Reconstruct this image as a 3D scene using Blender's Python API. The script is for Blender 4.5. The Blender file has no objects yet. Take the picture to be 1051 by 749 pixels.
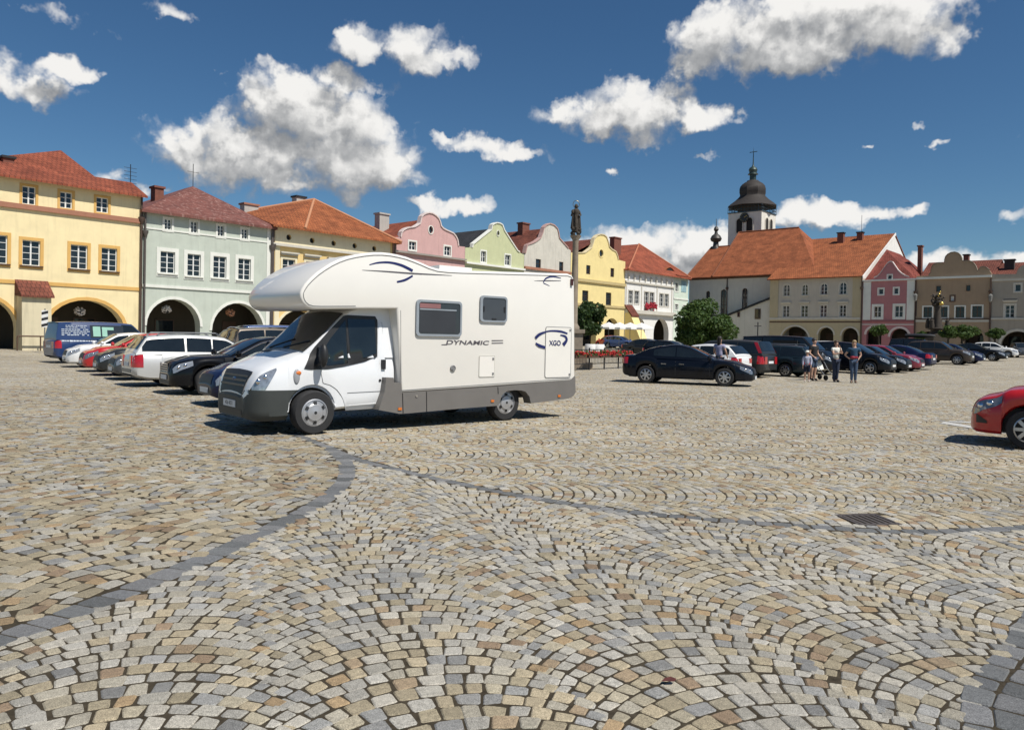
import bpy, bmesh, math, random
import numpy as np
from mathutils import Vector, Matrix
from mathutils.geometry import tessellate_polygon
R_ = math.radians
random.seed(7)
scene = bpy.context.scene
COL = scene.collection

# ------------------------------------------------------------------ camera
F, CX, CY, H = 775.0, 525.5, 355.0, 1.57
_th, _rho = math.atan(8/775), R_(1.1)
_fw = Vector((0, math.cos(_th), -math.sin(_th))); _u0 = Vector((0, math.sin(_th), math.cos(_th))); _r0 = Vector((1, 0, 0))
_r = _r0*math.cos(_rho) + _u0*math.sin(_rho); _u = _u0*math.cos(_rho) - _r0*math.sin(_rho)
EYE = Vector((0, 0, H))
cam = bpy.data.cameras.new('camera'); camo = bpy.data.objects.new('camera', cam); COL.objects.link(camo)
m = Matrix.Identity(4)
for i in range(3):
    m[i][0] = _r[i]; m[i][1] = _u[i]; m[i][2] = -_fw[i]; m[i][3] = EYE[i]
camo.matrix_world = m
cam.sensor_fit = 'HORIZONTAL'; cam.sensor_width = 36.0; cam.lens = 36.0*F/1051.0
cam.shift_y = -(374.5 - CY)/1051.0; cam.clip_start = 0.05; cam.clip_end = 4000
scene.camera = camo

# ------------------------------------------------------------------ light
SUN = Vector((0.425, -0.363, 0.829)).normalized()
w = bpy.data.worlds.new('World'); scene.world = w; w.use_nodes = True
SKY_STRENGTH, SUN_STRENGTH, EXPOSURE = 0.085, 4.4, 0.29
sl = bpy.data.lights.new('sun', 'SUN'); sl.energy = SUN_STRENGTH; sl.angle = R_(0.53); sl.color = (1.0, 0.955, 0.88)
so = bpy.data.objects.new('sun', sl); COL.objects.link(so); so.rotation_euler = SUN.to_track_quat('Z', 'Y').to_euler(); so.location = (20, -10, 60)
vs = scene.view_settings
vs.view_transform = 'Standard'; vs.look = 'None'; vs.exposure = EXPOSURE; vs.gamma = 1; vs.use_curve_mapping = False

def ray(x, y): return _r*((x-CX)/F) - _u*((y-CY)/F) + _fw
def G(x, y, z=0.0):
    d = ray(x, y); return EYE + d*((z-H)/d.z)
def at_depth(x, y, dep):                 # point on the sight line of a photo pixel, at a real distance
    d = ray(x, y); return EYE + d*(dep/d.y)
def gz(x, y):                            # the square rises gently away from the camera
    return 0.0125*max(0.0, math.hypot(x, y) - 42.0)

# ------------------------------------------------------------------ node helpers
class NT:
    def __init__(s, nt): s.t = nt
    def n(s, typ, **kw):
        nd = s.t.nodes.new(typ)
        for k, v in kw.items():
            if k == 'ins':
                for kk, vv in v.items():
                    if isinstance(vv, bpy.types.NodeSocket): s.t.links.new(vv, nd.inputs[kk])
                    else: nd.inputs[kk].default_value = vv
            else: setattr(nd, k, v)
        return nd
    def m(s, op, a, b=None, c=None):
        nd = s.t.nodes.new('ShaderNodeMath'); nd.operation = op
        for i, v in enumerate((a, b, c)):
            if v is None: continue
            if isinstance(v, bpy.types.NodeSocket): s.t.links.new(v, nd.inputs[i])
            else: nd.inputs[i].default_value = v
        return nd.outputs[0]
    def mix(s, f, a, b, mode='MIX'):
        nd = s.t.nodes.new('ShaderNodeMix'); nd.data_type = 'RGBA'; nd.blend_type = mode
        for k, v in ((0, f), (6, a), (7, b)):
            if isinstance(v, bpy.types.NodeSocket): s.t.links.new(v, nd.inputs[k])
            elif k == 0: nd.inputs[0].default_value = v
            else: nd.inputs[k].default_value = (*v, 1) if len(v) == 3 else v
        return nd.outputs[2]
    def ramp(s, f, stops, interp='LINEAR'):
        nd = s.t.nodes.new('ShaderNodeValToRGB'); e = nd.color_ramp.elements; nd.color_ramp.interpolation = interp
        while len(e) < len(stops): e.new(0.5)
        for i, (p, c) in enumerate(stops):
            e[i].position = p; e[i].color = (*c, 1) if len(c) == 3 else c
        s.t.links.new(f, nd.inputs[0]); return nd.outputs[0]
    def noise(s, vec, scale, detail=4, rough=0.55, dim='3D'):
        nd = s.t.nodes.new('ShaderNodeTexNoise'); nd.noise_dimensions = dim
        nd.inputs['Scale'].default_value = scale; nd.inputs['Detail'].default_value = detail; nd.inputs['Roughness'].default_value = rough
        if vec is not None: s.t.links.new(vec, nd.inputs['Vector'])
        return nd.outputs[0]
    def l(s, a, b): s.t.links.new(a, b)

# ------------------------------------------------------------------ sky with clouds (directions, infinitely far)
def build_world():
    nt = w.node_tree; nt.nodes.clear(); N = NT(nt)
    sky = N.n('ShaderNodeTexSky', sky_type='NISHITA', sun_disc=False)
    sky.sun_elevation = math.asin(SUN.z); sky.sun_rotation = math.atan2(SUN.x, SUN.y)
    sky.altitude = 450; sky.air_density = 1.0; sky.dust_density = 0.25; sky.ozone_density = 2.0
    # cloud field group
    g = bpy.data.node_groups.new('cloud_field', 'ShaderNodeTree')
    g.interface.new_socket('az', in_out='INPUT', socket_type='NodeSocketFloat')
    g.interface.new_socket('el', in_out='INPUT', socket_type='NodeSocketFloat')
    g.interface.new_socket('field', in_out='OUTPUT', socket_type='NodeSocketFloat')
    K = NT(g); gi = g.nodes.new('NodeGroupInput'); go = g.nodes.new('NodeGroupOutput')
    vec = K.n('ShaderNodeCombineXYZ', ins={0: gi.outputs[0], 1: gi.outputs[1], 2: 0.37}).outputs[0]
    def fbm(sc, det, rough, off):
        v = K.n('ShaderNodeVectorMath', operation='ADD', ins={0: vec, 1: (off, off*1.7, off*.3)}).outputs[0]
        return K.noise(v, sc, det, rough, '2D')
    wx = K.m('MULTIPLY', K.m('SUBTRACT', fbm(22, 4, .6, 3.1), .5), .05)
    wy = K.m('MULTIPLY', K.m('SUBTRACT', fbm(22, 4, .6, 9.4), .5), .045)
    az = K.m('ADD', gi.outputs[0], wx); el = K.m('ADD', gi.outputs[1], wy)
    # (px, py, rx, ry_up, ry_down, weight)
    blobs = [(300,160,118,36,40,1.1),(225,158,62,30,34,1.05),(340,140,82,48,40,1),(300,105,60,38,40,1),(390,165,50,28,32,.95),(205,152,38,22,22,.9),(350,83,50,18,16,.8),
             (425,52,58,26,26,.85),(380,48,38,26,22,.85),(455,55,32,18,16,.75),
             (640,116,72,28,34,1),(655,108,52,28,38,1),(720,122,40,18,18,.9),(592,120,30,16,16,.75),
             (830,42,130,48,36,1.05),(728,50,48,32,26,1),(790,20,85,36,34,1),(920,25,95,40,40,1),(970,22,42,22,24,.8),(860,10,110,36,40,1),
             (18,85,62,22,22,.8),(60,70,38,16,14,.8),(15,65,24,16,14,.6),
             (500,150,52,12,13,.75),(535,158,40,9,11,.7),(465,143,24,10,10,.65),
             (462,214,40,13,10,.85),(430,210,20,9,8,.6),
             (850,220,56,17,15,.95),(830,215,34,14,14,.9),(890,222,28,11,10,.8),(932,217,24,10,10,.75),
             (660,252,72,22,30,.95),(715,250,62,20,30,1),(610,255,60,18,26,.85),(700,275,60,20,22,.85),
             (962,146,16,6,6,.3),(941,127,11,7,6,.45),(626,180,14,7,6,.35),(722,160,26,6,6,.1),(890,150,16,5,5,.1),
             (1045,146,16,12,9,.2),(1040,220,26,10,10,.45),(60,18,50,20,18,.02),(165,8,45,18,18,.1),(100,28,40,16,16,.0),
             (110,183,40,14,14,.75),(0,170,40,14,14,.75),(150,190,30,10,10,.7),(985,268,70,14,18,.8),(1040,268,40,10,14,.6),(185,12,18,12,12,.05),(205,150,50,16,14,.5)]
    field = None
    for (px, py, rx, ru, rd, wt) in blobs:
        d = ray(px, py).normalized(); a = math.atan2(d.x, d.y); e = math.asin(d.z)
        d2 = ray(px+rx, py).normalized(); ra = abs(math.atan2(d2.x, d2.y)-a)
        d3 = ray(px, py-ru).normalized(); re = abs(math.asin(d3.z)-e); rdn = re*rd/ru
        dx = K.m('DIVIDE', K.m('SUBTRACT', az, a), ra)
        dy0 = K.m('SUBTRACT', el, e)
        dy = K.m('MAXIMUM', K.m('DIVIDE', dy0, re), K.m('DIVIDE', dy0, -rdn))
        v = K.m('SUBTRACT', wt, K.m('ADD', K.m('MULTIPLY', dx, dx), K.m('MULTIPLY', dy, dy)))
        if field is None: field = v
        else:
            sm = g.nodes.new('ShaderNodeMath'); sm.operation = 'SMOOTH_MAX'; sm.inputs[2].default_value = .25
            K.l(field, sm.inputs[0]); K.l(v, sm.inputs[1]); field = sm.outputs[0]
    field = K.m('MAXIMUM', field, -2.0)
    vw = K.n('ShaderNodeCombineXYZ', ins={0: K.m('ADD', az, wx), 1: K.m('MULTIPLY', el, 1.25), 2: .2}).outputs[0]
    vn = K.n('ShaderNodeTexVoronoi', feature='SMOOTH_F1', voronoi_dimensions='2D', ins={'Vector': vw, 'Scale': 22.0, 'Detail': 1.4, 'Roughness': .42, 'Smoothness': .5})
    BIL = vn.outputs['Distance']
    det = K.m('ADD', K.m('MULTIPLY', K.m('SUBTRACT', fbm(20, 5, .50, 0), .5), 1.5), K.m('MULTIPLY', K.m('SUBTRACT', .60, BIL), 1.0))
    K.l(K.m('ADD', field, det), go.inputs[0])
    tc = N.n('ShaderNodeTexCoord'); sp = N.n('ShaderNodeSeparateXYZ', ins={0: tc.outputs['Generated']})
    x, y, z = sp.outputs
    azs = N.m('ARCTAN2', x, y); els = N.m('ARCSINE', N.m('MINIMUM', N.m('MAXIMUM', z, -1.0), 1.0))
    def fld(da, de):
        nd = nt.nodes.new('ShaderNodeGroup'); nd.node_tree = g
        N.l(N.m('ADD', azs, da) if da else azs, nd.inputs[0]); N.l(N.m('ADD', els, de) if de else els, nd.inputs[1]); return nd.outputs[0]
    f0 = fld(0, 0); f1 = fld(.012, .030)
    ms = N.n('ShaderNodeMapRange', interpolation_type='SMOOTHSTEP', ins={0: f0, 1: -.30, 2: .72, 3: 0.0, 4: 1.0}).outputs[0]
    sh = N.n('ShaderNodeMapRange', interpolation_type='SMOOTHSTEP', ins={0: N.m('SUBTRACT', f0, f1), 1: -1.15, 2: 1.15, 3: 0.0, 4: 1.0}).outputs[0]  # lit tops and shaded undersides of the clouds, put into their colour
    thick = N.n('ShaderNodeMapRange', ins={0: f1, 1: 0.2, 2: 1.7, 3: 1.0, 4: .72}).outputs[0]
    sh2 = N.m('MULTIPLY', sh, thick)
    cc = N.ramp(sh2, [(0, (.20, .21, .225)), (.45, (.38, .385, .39)), (1, (.74, .73, .71))])
    # deepen the blue of the clear sky overall
    hs = N.n('ShaderNodeHueSaturation', ins={'Saturation': 1.12, 'Value': 1.0, 'Color': sky.outputs[0]})
    skyc = N.mix(1.0, hs.outputs[0], (.47, .62, .70), 'MULTIPLY')
    skys = N.n('ShaderNodeVectorMath', operation='SCALE', ins={0: skyc, 'Scale': SKY_STRENGTH}).outputs[0]
    colr = N.mix(ms, skys, cc)
    bg = N.n('ShaderNodeBackground', ins={'Color': colr, 'Strength': 1.0})
    out = N.n('ShaderNodeOutputWorld'); N.l(bg.outputs[0], out.inputs[0])
    w.cycles.sampling_method = 'MANUAL'; w.cycles.sample_map_resolution = 256
build_world()
# ------------------------------------------------------------------ materials
MATS = {}
def mat(name, col, rough=.6, metal=0.0, var=.12, vscale=3.0, bump=0.0, bscale=40.0, coat=0.0, emit=None, spec=.5, streak=0.0, dirt=None, split=None):
    if name in MATS: return MATS[name]
    M = bpy.data.materials.new(name); M.use_nodes = True; nt = M.node_tree; N = NT(nt); b = nt.nodes['Principled BSDF']
    b.inputs['Roughness'].default_value = rough; b.inputs['Metallic'].default_value = metal
    b.inputs['Specular IOR Level'].default_value = spec
    if coat: b.inputs['Coat Weight'].default_value = coat; b.inputs['Coat Roughness'].default_value = .03
    tc = N.n('ShaderNodeTexCoord')
    if var:
        n = N.noise(tc.outputs['Object'], vscale, 6, .6)
        f = N.n('ShaderNodeMapRange', ins={0: n, 1: .25, 2: .75}).outputs[0]
        lo = tuple(c*(1-var) for c in col); hi = tuple(min(1, c*(1+var*.6)) for c in col)
        c = N.mix(f, lo, hi)
        if split:
            sz = N.n('ShaderNodeSeparateXYZ', ins={0: tc.outputs['Object']}).outputs[2]
            c = N.mix(N.m('GREATER_THAN', sz, split[0]), N.mix(f, tuple(v*(1-var) for v in split[1]), split[1]), c)
        if streak:
            mp = N.n('ShaderNodeMapping', ins={0: tc.outputs['Object'], 3: (1.6, 1.6, .12)})
            s = N.n('ShaderNodeMapRange', ins={0: N.noise(mp.outputs[0], 2.2, 6, .65), 1: .52, 2: .8}).outputs[0]
            c = N.mix(N.m('MULTIPLY', s, streak), c, dirt or tuple(v*.55 for v in col))
        N.l(c, b.inputs['Base Color'])
    else: b.inputs['Base Color'].default_value = (*col, 1)
    if bump:
        bn = N.n('ShaderNodeBump', ins={'Strength': bump, 'Distance': .02, 'Height': N.noise(tc.outputs['Object'], bscale, 5, .6)})
        N.l(bn.outputs[0], b.inputs['Normal'])
    if emit: b.inputs['Emission Color'].default_value = (*emit, 1); b.inputs['Emission Strength'].default_value = 1
    MATS[name] = M; return M
def plaster(name, col, streak=.35, var=.1): return mat(name, col, .9, 0, var, .9, .25, 14, spec=.25, streak=streak)
def paint(name, col, metal=0.0): return mat(name, col, .4, metal, .03, 2, coat=.5 if max(col) < .1 else .85, spec=.06 if max(col) < .1 else .4)
def tiles(name, col, col2, joint, tw=.22, th=.32, bumpd=.03):
    M = bpy.data.materials.new(name); M.use_nodes = True; nt = M.node_tree; N = NT(nt); b = nt.nodes['Principled BSDF']
    b.inputs['Roughness'].default_value = .85; b.inputs['Specular IOR Level'].default_value = .25
    tc = N.n('ShaderNodeTexCoord')
    br = N.n('ShaderNodeTexBrick', offset=.5, ins={'Vector': tc.outputs['UV'], 'Color1': (*col, 1), 'Color2': (*col2, 1), 'Mortar': (*joint, 1), 'Scale': 1.0, 'Mortar Size': .022, 'Mortar Smooth': .6, 'Bias': 0.0, 'Brick Width': tw, 'Row Height': th})
    n = N.n('ShaderNodeMapRange', ins={0: N.noise(tc.outputs['Object'], .8, 7, .65), 1: .3, 2: .72, 3: .55, 4: 1.25}).outputs[0]
    n2 = N.n('ShaderNodeMapRange', ins={0: N.noise(tc.outputs['Object'], 7, 4, .7), 1: .3, 2: .7, 3: .8, 4: 1.15}).outputs[0]
    c = N.n('ShaderNodeVectorMath', operation='SCALE', ins={0: br.outputs['Color'], 'Scale': N.m('MULTIPLY', n, n2)}).outputs[0]
    N.l(c, b.inputs['Base Color'])
    uv = N.n('ShaderNodeSeparateXYZ', ins={0: tc.outputs['UV']})
    saw = N.m('FRACT', N.m('DIVIDE', uv.outputs[1], th))
    wav = N.m('ABSOLUTE', N.m('SINE', N.m('MULTIPLY', uv.outputs[0], math.pi/tw)))
    h = N.m('ADD', N.m('MULTIPLY', saw, -.8), N.m('MULTIPLY', wav, .5))
    bp = N.n('ShaderNodeBump', ins={'Strength': .8, 'Distance': bumpd, 'Height': h}); N.l(bp.outputs[0], b.inputs['Normal'])
    return M
GLASS = mat('window_glass', (.018, .024, .03), .04, 0, .5, 1.2, spec=.6)
CARGLASS = mat('tinted_car_glass', (.012, .016, .018), .03, 0, .4, 2, spec=.7)
WHITEF = mat('white_window_paint', (.72, .72, .69), .5, var=.08)
BROWNF = mat('brown_window_paint', (.09, .05, .03), .5)
BLACKP = mat('black_plastic', (.018, .018, .019), .5, var=.2, vscale=9)
TYRE = mat('tyre_rubber', (.022, .022, .023), .85, var=.2, vscale=8)
ALLOY = mat('alloy_rim', (.50, .51, .53), .3, .85, .08)
STEEL = mat('grey_steel', (.22, .23, .24), .45, .7)
IRON = mat('dark_iron', (.03, .03, .032), .6, .4)
ZINC = mat('zinc_pipe', (.13, .11, .10), .55, .5)
COPPER = mat('brown_pipe', (.10, .065, .05), .6, .4)
CHROME = mat('chrome_trim', (.7, .7, .72), .12, 1.0, .03)
LAMP = mat('clear_lamp_glass', (.36, .38, .40), .08, .35, .3, 14, coat=1)
LAMPD = mat('smoked_lamp_glass', (.20, .22, .25), .08, .3, .5, 16, coat=1)
RED = mat('red_lamp_glass', (.42, .012, .015), .12, 0, .25, 12, coat=1)
ORANGE = mat('orange_lamp_glass', (.65, .17, .02), .2, 0, .15, 12, coat=1)
PLATE = mat('number_plate_white', (.72, .73, .74), .45, var=.05)
DARKIN = mat('dark_interior', (.02, .019, .018), .8)
SKIN = mat('skin', (.50, .30, .21), .55, var=.08, vscale=12)
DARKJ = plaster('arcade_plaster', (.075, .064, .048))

# ------------------------------------------------------------------ mesh helpers
class MB:
    def __init__(s): s.v = []; s.f = []; s.mi = []; s.uv = {}
    def add(s, verts, faces, mi=0):
        o = len(s.v); s.v += [tuple(v) for v in verts]
        for f in faces: s.f.append([o+i for i in f]); s.mi.append(mi)
        return s
    def quad(s, a, b, c, d, mi=0): return s.add([a, b, c, d], [(0, 1, 2, 3)], mi)
    def box(s, x0, x1, y0, y1, z0, z1, mi=0):
        return s.add([(x0,y0,z0),(x1,y0,z0),(x1,y1,z0),(x0,y1,z0),(x0,y0,z1),(x1,y0,z1),(x1,y1,z1),(x0,y1,z1)],
                     [(3,2,1,0),(4,5,6,7),(0,1,5,4),(1,2,6,5),(2,3,7,6),(3,0,4,7)], mi)
    def tube(s, pts, r, n=8, mi=0, cap=True):
        pts = [Vector(p) for p in pts]; rs = r if isinstance(r, (list, tuple)) else [r]*len(pts)
        o = len(s.v); prev = None
        for i, p in enumerate(pts):
            d = (pts[min(i+1, len(pts)-1)] - pts[max(i-1, 0)]).normalized()
            if prev is None:
                a = d.orthogonal().normalized()
            else:
                a = (prev - d*prev.dot(d)); a = a.normalized() if a.length > 1e-6 else d.orthogonal().normalized()
            prev = a; b = d.cross(a)
            for k in range(n):
                t = 2*math.pi*k/n; s.v.append(tuple(p + (a*math.cos(t) + b*math.sin(t))*rs[i]))
        for i in range(len(pts)-1):
            for k in range(n):
                s.f.append([o+i*n+k, o+i*n+(k+1) % n, o+(i+1)*n+(k+1) % n, o+(i+1)*n+k]); s.mi.append(mi)
        if cap:
            s.f.append([o+k for k in range(n)][::-1]); s.mi.append(mi)
            s.f.append([o+(len(pts)-1)*n+k for k in range(n)]); s.mi.append(mi)
        return s
    def lathe(s, prof, c=(0, 0, 0), axis='z', n=24, mi=0, squash=1.0):
        o = len(s.v)
        for (r, h) in prof:
            for k in range(n):
                t = 2*math.pi*k/n; a, b = r*math.cos(t), r*math.sin(t)*squash
                if axis == 'z': s.v.append((c[0]+a, c[1]+b, c[2]+h))
                elif axis == 'y': s.v.append((c[0]+a, c[1]+h, c[2]+b))
                else: s.v.append((c[0]+h, c[1]+a, c[2]+b))
        for i in range(len(prof)-1):
            for k in range(n):
                f = [o+i*n+k, o+i*n+(k+1) % n, o+(i+1)*n+(k+1) % n, o+(i+1)*n+k]
                s.f.append(f if axis != 'y' else f[::-1]); s.mi.append(mi)
        return s
    def ball(s, c, rx, ry=None, rz=None, n=12, mi=0):
        ry = ry or rx; rz = rz or rx; o = len(s.v); m_ = max(6, n//2+2)
        for i in range(m_+1):
            p = math.pi*i/m_
            for k in range(n):
                t = 2*math.pi*k/n; s.v.append((c[0]+rx*math.sin(p)*math.cos(t), c[1]+ry*math.sin(p)*math.sin(t), c[2]-rz*math.cos(p)))
        for i in range(m_):
            for k in range(n):
                s.f.append([o+i*n+k, o+i*n+(k+1) % n, o+(i+1)*n+(k+1) % n, o+(i+1)*n+k]); s.mi.append(mi)
        return s
    def prism(s, poly, y0, y1, mi=0, flip=False):      # polygon in (x,z) extruded along y
        n = len(poly); a = sum(poly[i][0]*poly[(i+1) % n][1]-poly[(i+1) % n][0]*poly[i][1] for i in range(n))
        if a < 0: poly = poly[::-1]
        vs_ = [(x, y0, z) for x, z in poly] + [(x, y1, z) for x, z in poly]
        fs = [tuple(range(n)), tuple(range(2*n-1, n-1, -1))] + [((i+1) % n, i, n+i, n+(i+1) % n) for i in range(n)]
        return s.add(vs_, fs, mi)
    def build(s, name, mats, parent=None, smooth=None, uvf=None, loc=None):
        me = bpy.data.meshes.new(name); me.from_pydata(s.v, [], s.f)
        if not isinstance(mats, (list, tuple)): mats = [mats]
        for M in mats: me.materials.append(M)
        if len(mats) > 1: me.polygons.foreach_set('material_index', s.mi)
        if uvf is not None:
            ul = me.uv_layers.new(name='UVMap')
            for p in me.polygons:
                vl = uvf(p, [me.vertices[i].co for i in p.vertices])
                for li, uvv in zip(p.loop_indices, vl): ul.data[li].uv = uvv
        if smooth is not None:
            me.shade_smooth(); me.set_sharp_from_angle(angle=R_(smooth))
        me.update()
        o = bpy.data.objects.new(name, me); COL.objects.link(o)
        if parent is not None: o.parent = parent
        if loc is not None: o.location = loc
        return o
def thing(name, label, cat, loc=(0, 0, 0), rz=0.0, group=None):
    o = bpy.data.objects.new(name, None); COL.objects.link(o); o.location = loc; o.rotation_euler = (0, 0, rz); o.empty_display_size = .3
    return tag(o, label, cat, group)
def tag(o, label, cat, group=None):
    o['label'] = label; o['category'] = cat
    if group: o['group'] = group
    return o
def struct(o): o['kind'] = 'structure'; return o
def roof_uv(p, co):
    n = p.normal; t = Vector((0, 0, 1)).cross(n)
    t = t.normalized() if t.length > 1e-4 else Vector((1, 0, 0)); sdir = n.cross(t).normalized()
    return [(c.dot(t), c.dot(sdir)) for c in co]
def copy_tree(o, parent=None):
    c = o.copy(); COL.objects.link(c)
    if parent: c.parent = parent
    for ch in list(o.children): copy_tree(ch, c)
    return c
def pchip(xs, ys, x):
    n = len(xs); h = [xs[i+1]-xs[i] for i in range(n-1)]; d = [(ys[i+1]-ys[i])/h[i] for i in range(n-1)]
    mm = [d[0]] + [0 if d[i-1]*d[i] <= 0 else 2*d[i-1]*d[i]/(d[i-1]+d[i]) for i in range(1, n-1)] + [d[-1]]
    if x <= xs[0]: return ys[0]
    if x >= xs[-1]: return ys[-1]
    i = 0
    while x > xs[i+1]: i += 1
    t = (x-xs[i])/h[i]
    return ((1+2*t)*(1-t)**2*ys[i] + t*(1-t)**2*h[i]*mm[i] + t*t*(3-2*t)*ys[i+1] + t*t*(t-1)*h[i]*mm[i+1])
def interp(keys): 
    keys = sorted(keys); xs = [k[0] for k in keys]; ys = [k[1] for k in keys]
    return lambda x: pchip(xs, ys, x)
def text(name, body, size, M, parent, mtx, sx=1.0, shear=0.0, ext=.002, bold=.0):
    c = bpy.data.curves.new(name, 'FONT'); c.body = body; c.size = size; c.extrude = ext; c.shear = shear; c.align_x = 'CENTER'; c.align_y = 'CENTER'
    c.offset = bold; tmp = bpy.data.objects.new('tmp', c); COL.objects.link(tmp); dg = bpy.context.evaluated_depsgraph_get(); me = bpy.data.meshes.new_from_object(tmp.evaluated_get(dg))
    bpy.data.objects.remove(tmp); bpy.data.curves.remove(c); me.name = name; me.materials.clear(); me.materials.append(M); o = bpy.data.objects.new(name, me); COL.objects.link(o); o.parent = parent
    o.matrix_local = mtx @ Matrix.Diagonal((sx, 1, 1, 1)); return o
def side_mtx(x, y, z, flip=False):       # text standing in the local xz plane, facing -y
    return Matrix(((1, 0, 0, x), (0, 0, -1, y), (0, 1, 0, z), (0, 0, 0, 1)))
# ------------------------------------------------------------------ ground
LIGHT = [(.50,.47,.40),(.54,.51,.445),(.46,.435,.38),(.51,.465,.37),(.55,.51,.43)]
BLUE = [(.31,.305,.29),(.36,.355,.335),(.41,.40,.375)]
TAN = [(.48,.405,.275),(.52,.435,.295),(.44,.375,.255),(.50,.44,.32)]
OCH = [(.46,.33,.19),(.41,.31,.20),(.36,.26,.17)]
DGREY = [(.17,.175,.175),(.21,.215,.22),(.26,.26,.26),(.19,.195,.195)]
def stone_colour(reg):
    q = random.random()
    if reg == 'near': P = LIGHT if q < .56 else BLUE if q < .68 else TAN if q < .93 else OCH
    elif reg == 'far': P = LIGHT if q < .36 else BLUE if q < .43 else TAN if q < .90 else OCH
    elif reg == 'left': P = LIGHT if q < .26 else BLUE if q < .33 else TAN if q < .88 else OCH
    else: P = DGREY
    c = random.choice(P); k = random.uniform(.80, 1.12)*(.78 if reg != 'left' else .70)
    return (c[0]*k, c[1]*k, c[2]*k, 1)
def stone_material():
    M = bpy.data.materials.new('granite_setts'); M.use_nodes = True; nt = M.node_tree; N = NT(nt); b = nt.nodes['Principled BSDF']
    b.inputs['Roughness'].default_value = .8; b.inputs['Specular IOR Level'].default_value = .3
    at = N.n('ShaderNodeAttribute', attribute_name='stone_colour'); tc = N.n('ShaderNodeTexCoord')
    n1 = N.n('ShaderNodeMapRange', ins={0: N.noise(tc.outputs['Object'], 210, 3, .7), 1: .33, 2: .67, 3: .50, 4: 1.48}).outputs[0]
    n2 = N.n('ShaderNodeMapRange', ins={0: N.noise(tc.outputs['Object'], 34, 6, .75), 1: .3, 2: .72, 3: .70, 4: 1.18}).outputs[0]
    n3 = N.n('ShaderNodeMapRange', ins={0: N.noise(tc.outputs['Object'], .45, 5, .6), 1: .3, 2: .7, 3: .84, 4: 1.1}).outputs[0]
    c = N.n('ShaderNodeVectorMath', operation='SCALE', ins={0: at.outputs['Color'], 'Scale': N.m('MULTIPLY', n1, N.m('MULTIPLY', n2, n3))}).outputs[0]
    st = N.n('ShaderNodeMapRange', ins={0: N.noise(tc.outputs['Object'], 1.3, 7, .7), 1: .60, 2: .74, 3: 0.0, 4: .35}).outputs[0]
    c = N.mix(st, c, (.20, .17, .13)); N.l(c, b.inputs['Base Color'])
    bp = N.n('ShaderNodeBump', ins={'Strength': .8, 'Distance': .007, 'Height': N.m('ADD', N.noise(tc.outputs['Object'], 60, 5, .65), N.m('MULTIPLY', N.noise(tc.outputs['Object'], 260, 2, .6), .4))})
    N.l(bp.outputs[0], b.inputs['Normal']); return M
STONE = stone_material()
def far_ground_material():
    M = bpy.data.materials.new('distant_cobbles'); M.use_nodes = True; nt = M.node_tree; N = NT(nt); b = nt.nodes['Principled BSDF']
    b.inputs['Roughness'].default_value = .85; b.inputs['Specular IOR Level'].default_value = .25
    tc = N.n('ShaderNodeTexCoord')
    nw = N.n('ShaderNodeTexNoise', ins={'Vector': tc.outputs['Object'], 'Scale': .7, 'Detail': 3.0})
    v0 = N.n('ShaderNodeVectorMath', operation='ADD', ins={0: tc.outputs['Object'], 1: N.n('ShaderNodeVectorMath', operation='SCALE', ins={0: nw.outputs[1], 'Scale': .35}).outputs[0]}).outputs[0]
    vo = N.n('ShaderNodeTexVoronoi', feature='F1', ins={'Vector': v0, 'Scale': 7.6, 'Randomness': .75})
    ve = N.n('ShaderNodeTexVoronoi', feature='DISTANCE_TO_EDGE', ins={'Vector': v0, 'Scale': 7.6, 'Randomness': .75})
    sep = N.n('ShaderNodeSeparateColor', ins={0: vo.outputs['Color']})
    c = N.ramp(sep.outputs[0], [(0, (.42,.39,.33)), (.3, (.37,.35,.31)), (.40, (.31,.31,.29)), (.46, (.39,.34,.24)), (.84, (.42,.36,.26)), (.94, (.33,.245,.15))], 'CONSTANT')
    j = N.n('ShaderNodeMapRange', ins={0: ve.outputs['Distance'], 1: .02, 2: .09, 3: 0.0, 4: 1.0}).outputs[0]
    c = N.mix(j, (.15, .125, .09), c)
    n3 = N.n('ShaderNodeMapRange', ins={0: N.noise(tc.outputs['Object'], .22, 6, .65), 1: .3, 2: .7, 3: .84, 4: 1.12}).outputs[0]
    c = N.n('ShaderNodeVectorMath', operation='SCALE', ins={0: c, 'Scale': n3}).outputs[0]; N.l(c, b.inputs['Base Color'])
    bp = N.n('ShaderNodeBump', ins={'Strength': .6, 'Distance': .015, 'Height': j}); N.l(bp.outputs[0], b.inputs['Normal']); return M
SAND = mat('joint_sand', (.062, .051, .036), .95, 0, .45, 25, .5, 120, spec=.05)
# one sheet to the horizon, rising gently
mb = MB(); rings = [0, 6, 12, 20, 28, 36, 42, 48, 56, 66, 80, 100, 130, 180, 300, 700, 2200]; NS = 72
for r in rings:
    for k in range(NS):
        t = 2*math.pi*k/NS; x, y = r*math.sin(t), r*math.cos(t); z = gz(x, y) if r < 140 else gz(0, 140)
        mb.v.append((x, y, z - (.022 if r < 24 else .0)))
for i in range(len(rings)-1):
    for k in range(NS):
        mb.f.append([i*NS+k, (i+1)*NS+k, (i+1)*NS+(k+1) % NS, i*NS+(k+1) % NS][::-1]); mb.mi.append(0)
struct(mb.build('ground', far_ground_material()))

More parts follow.
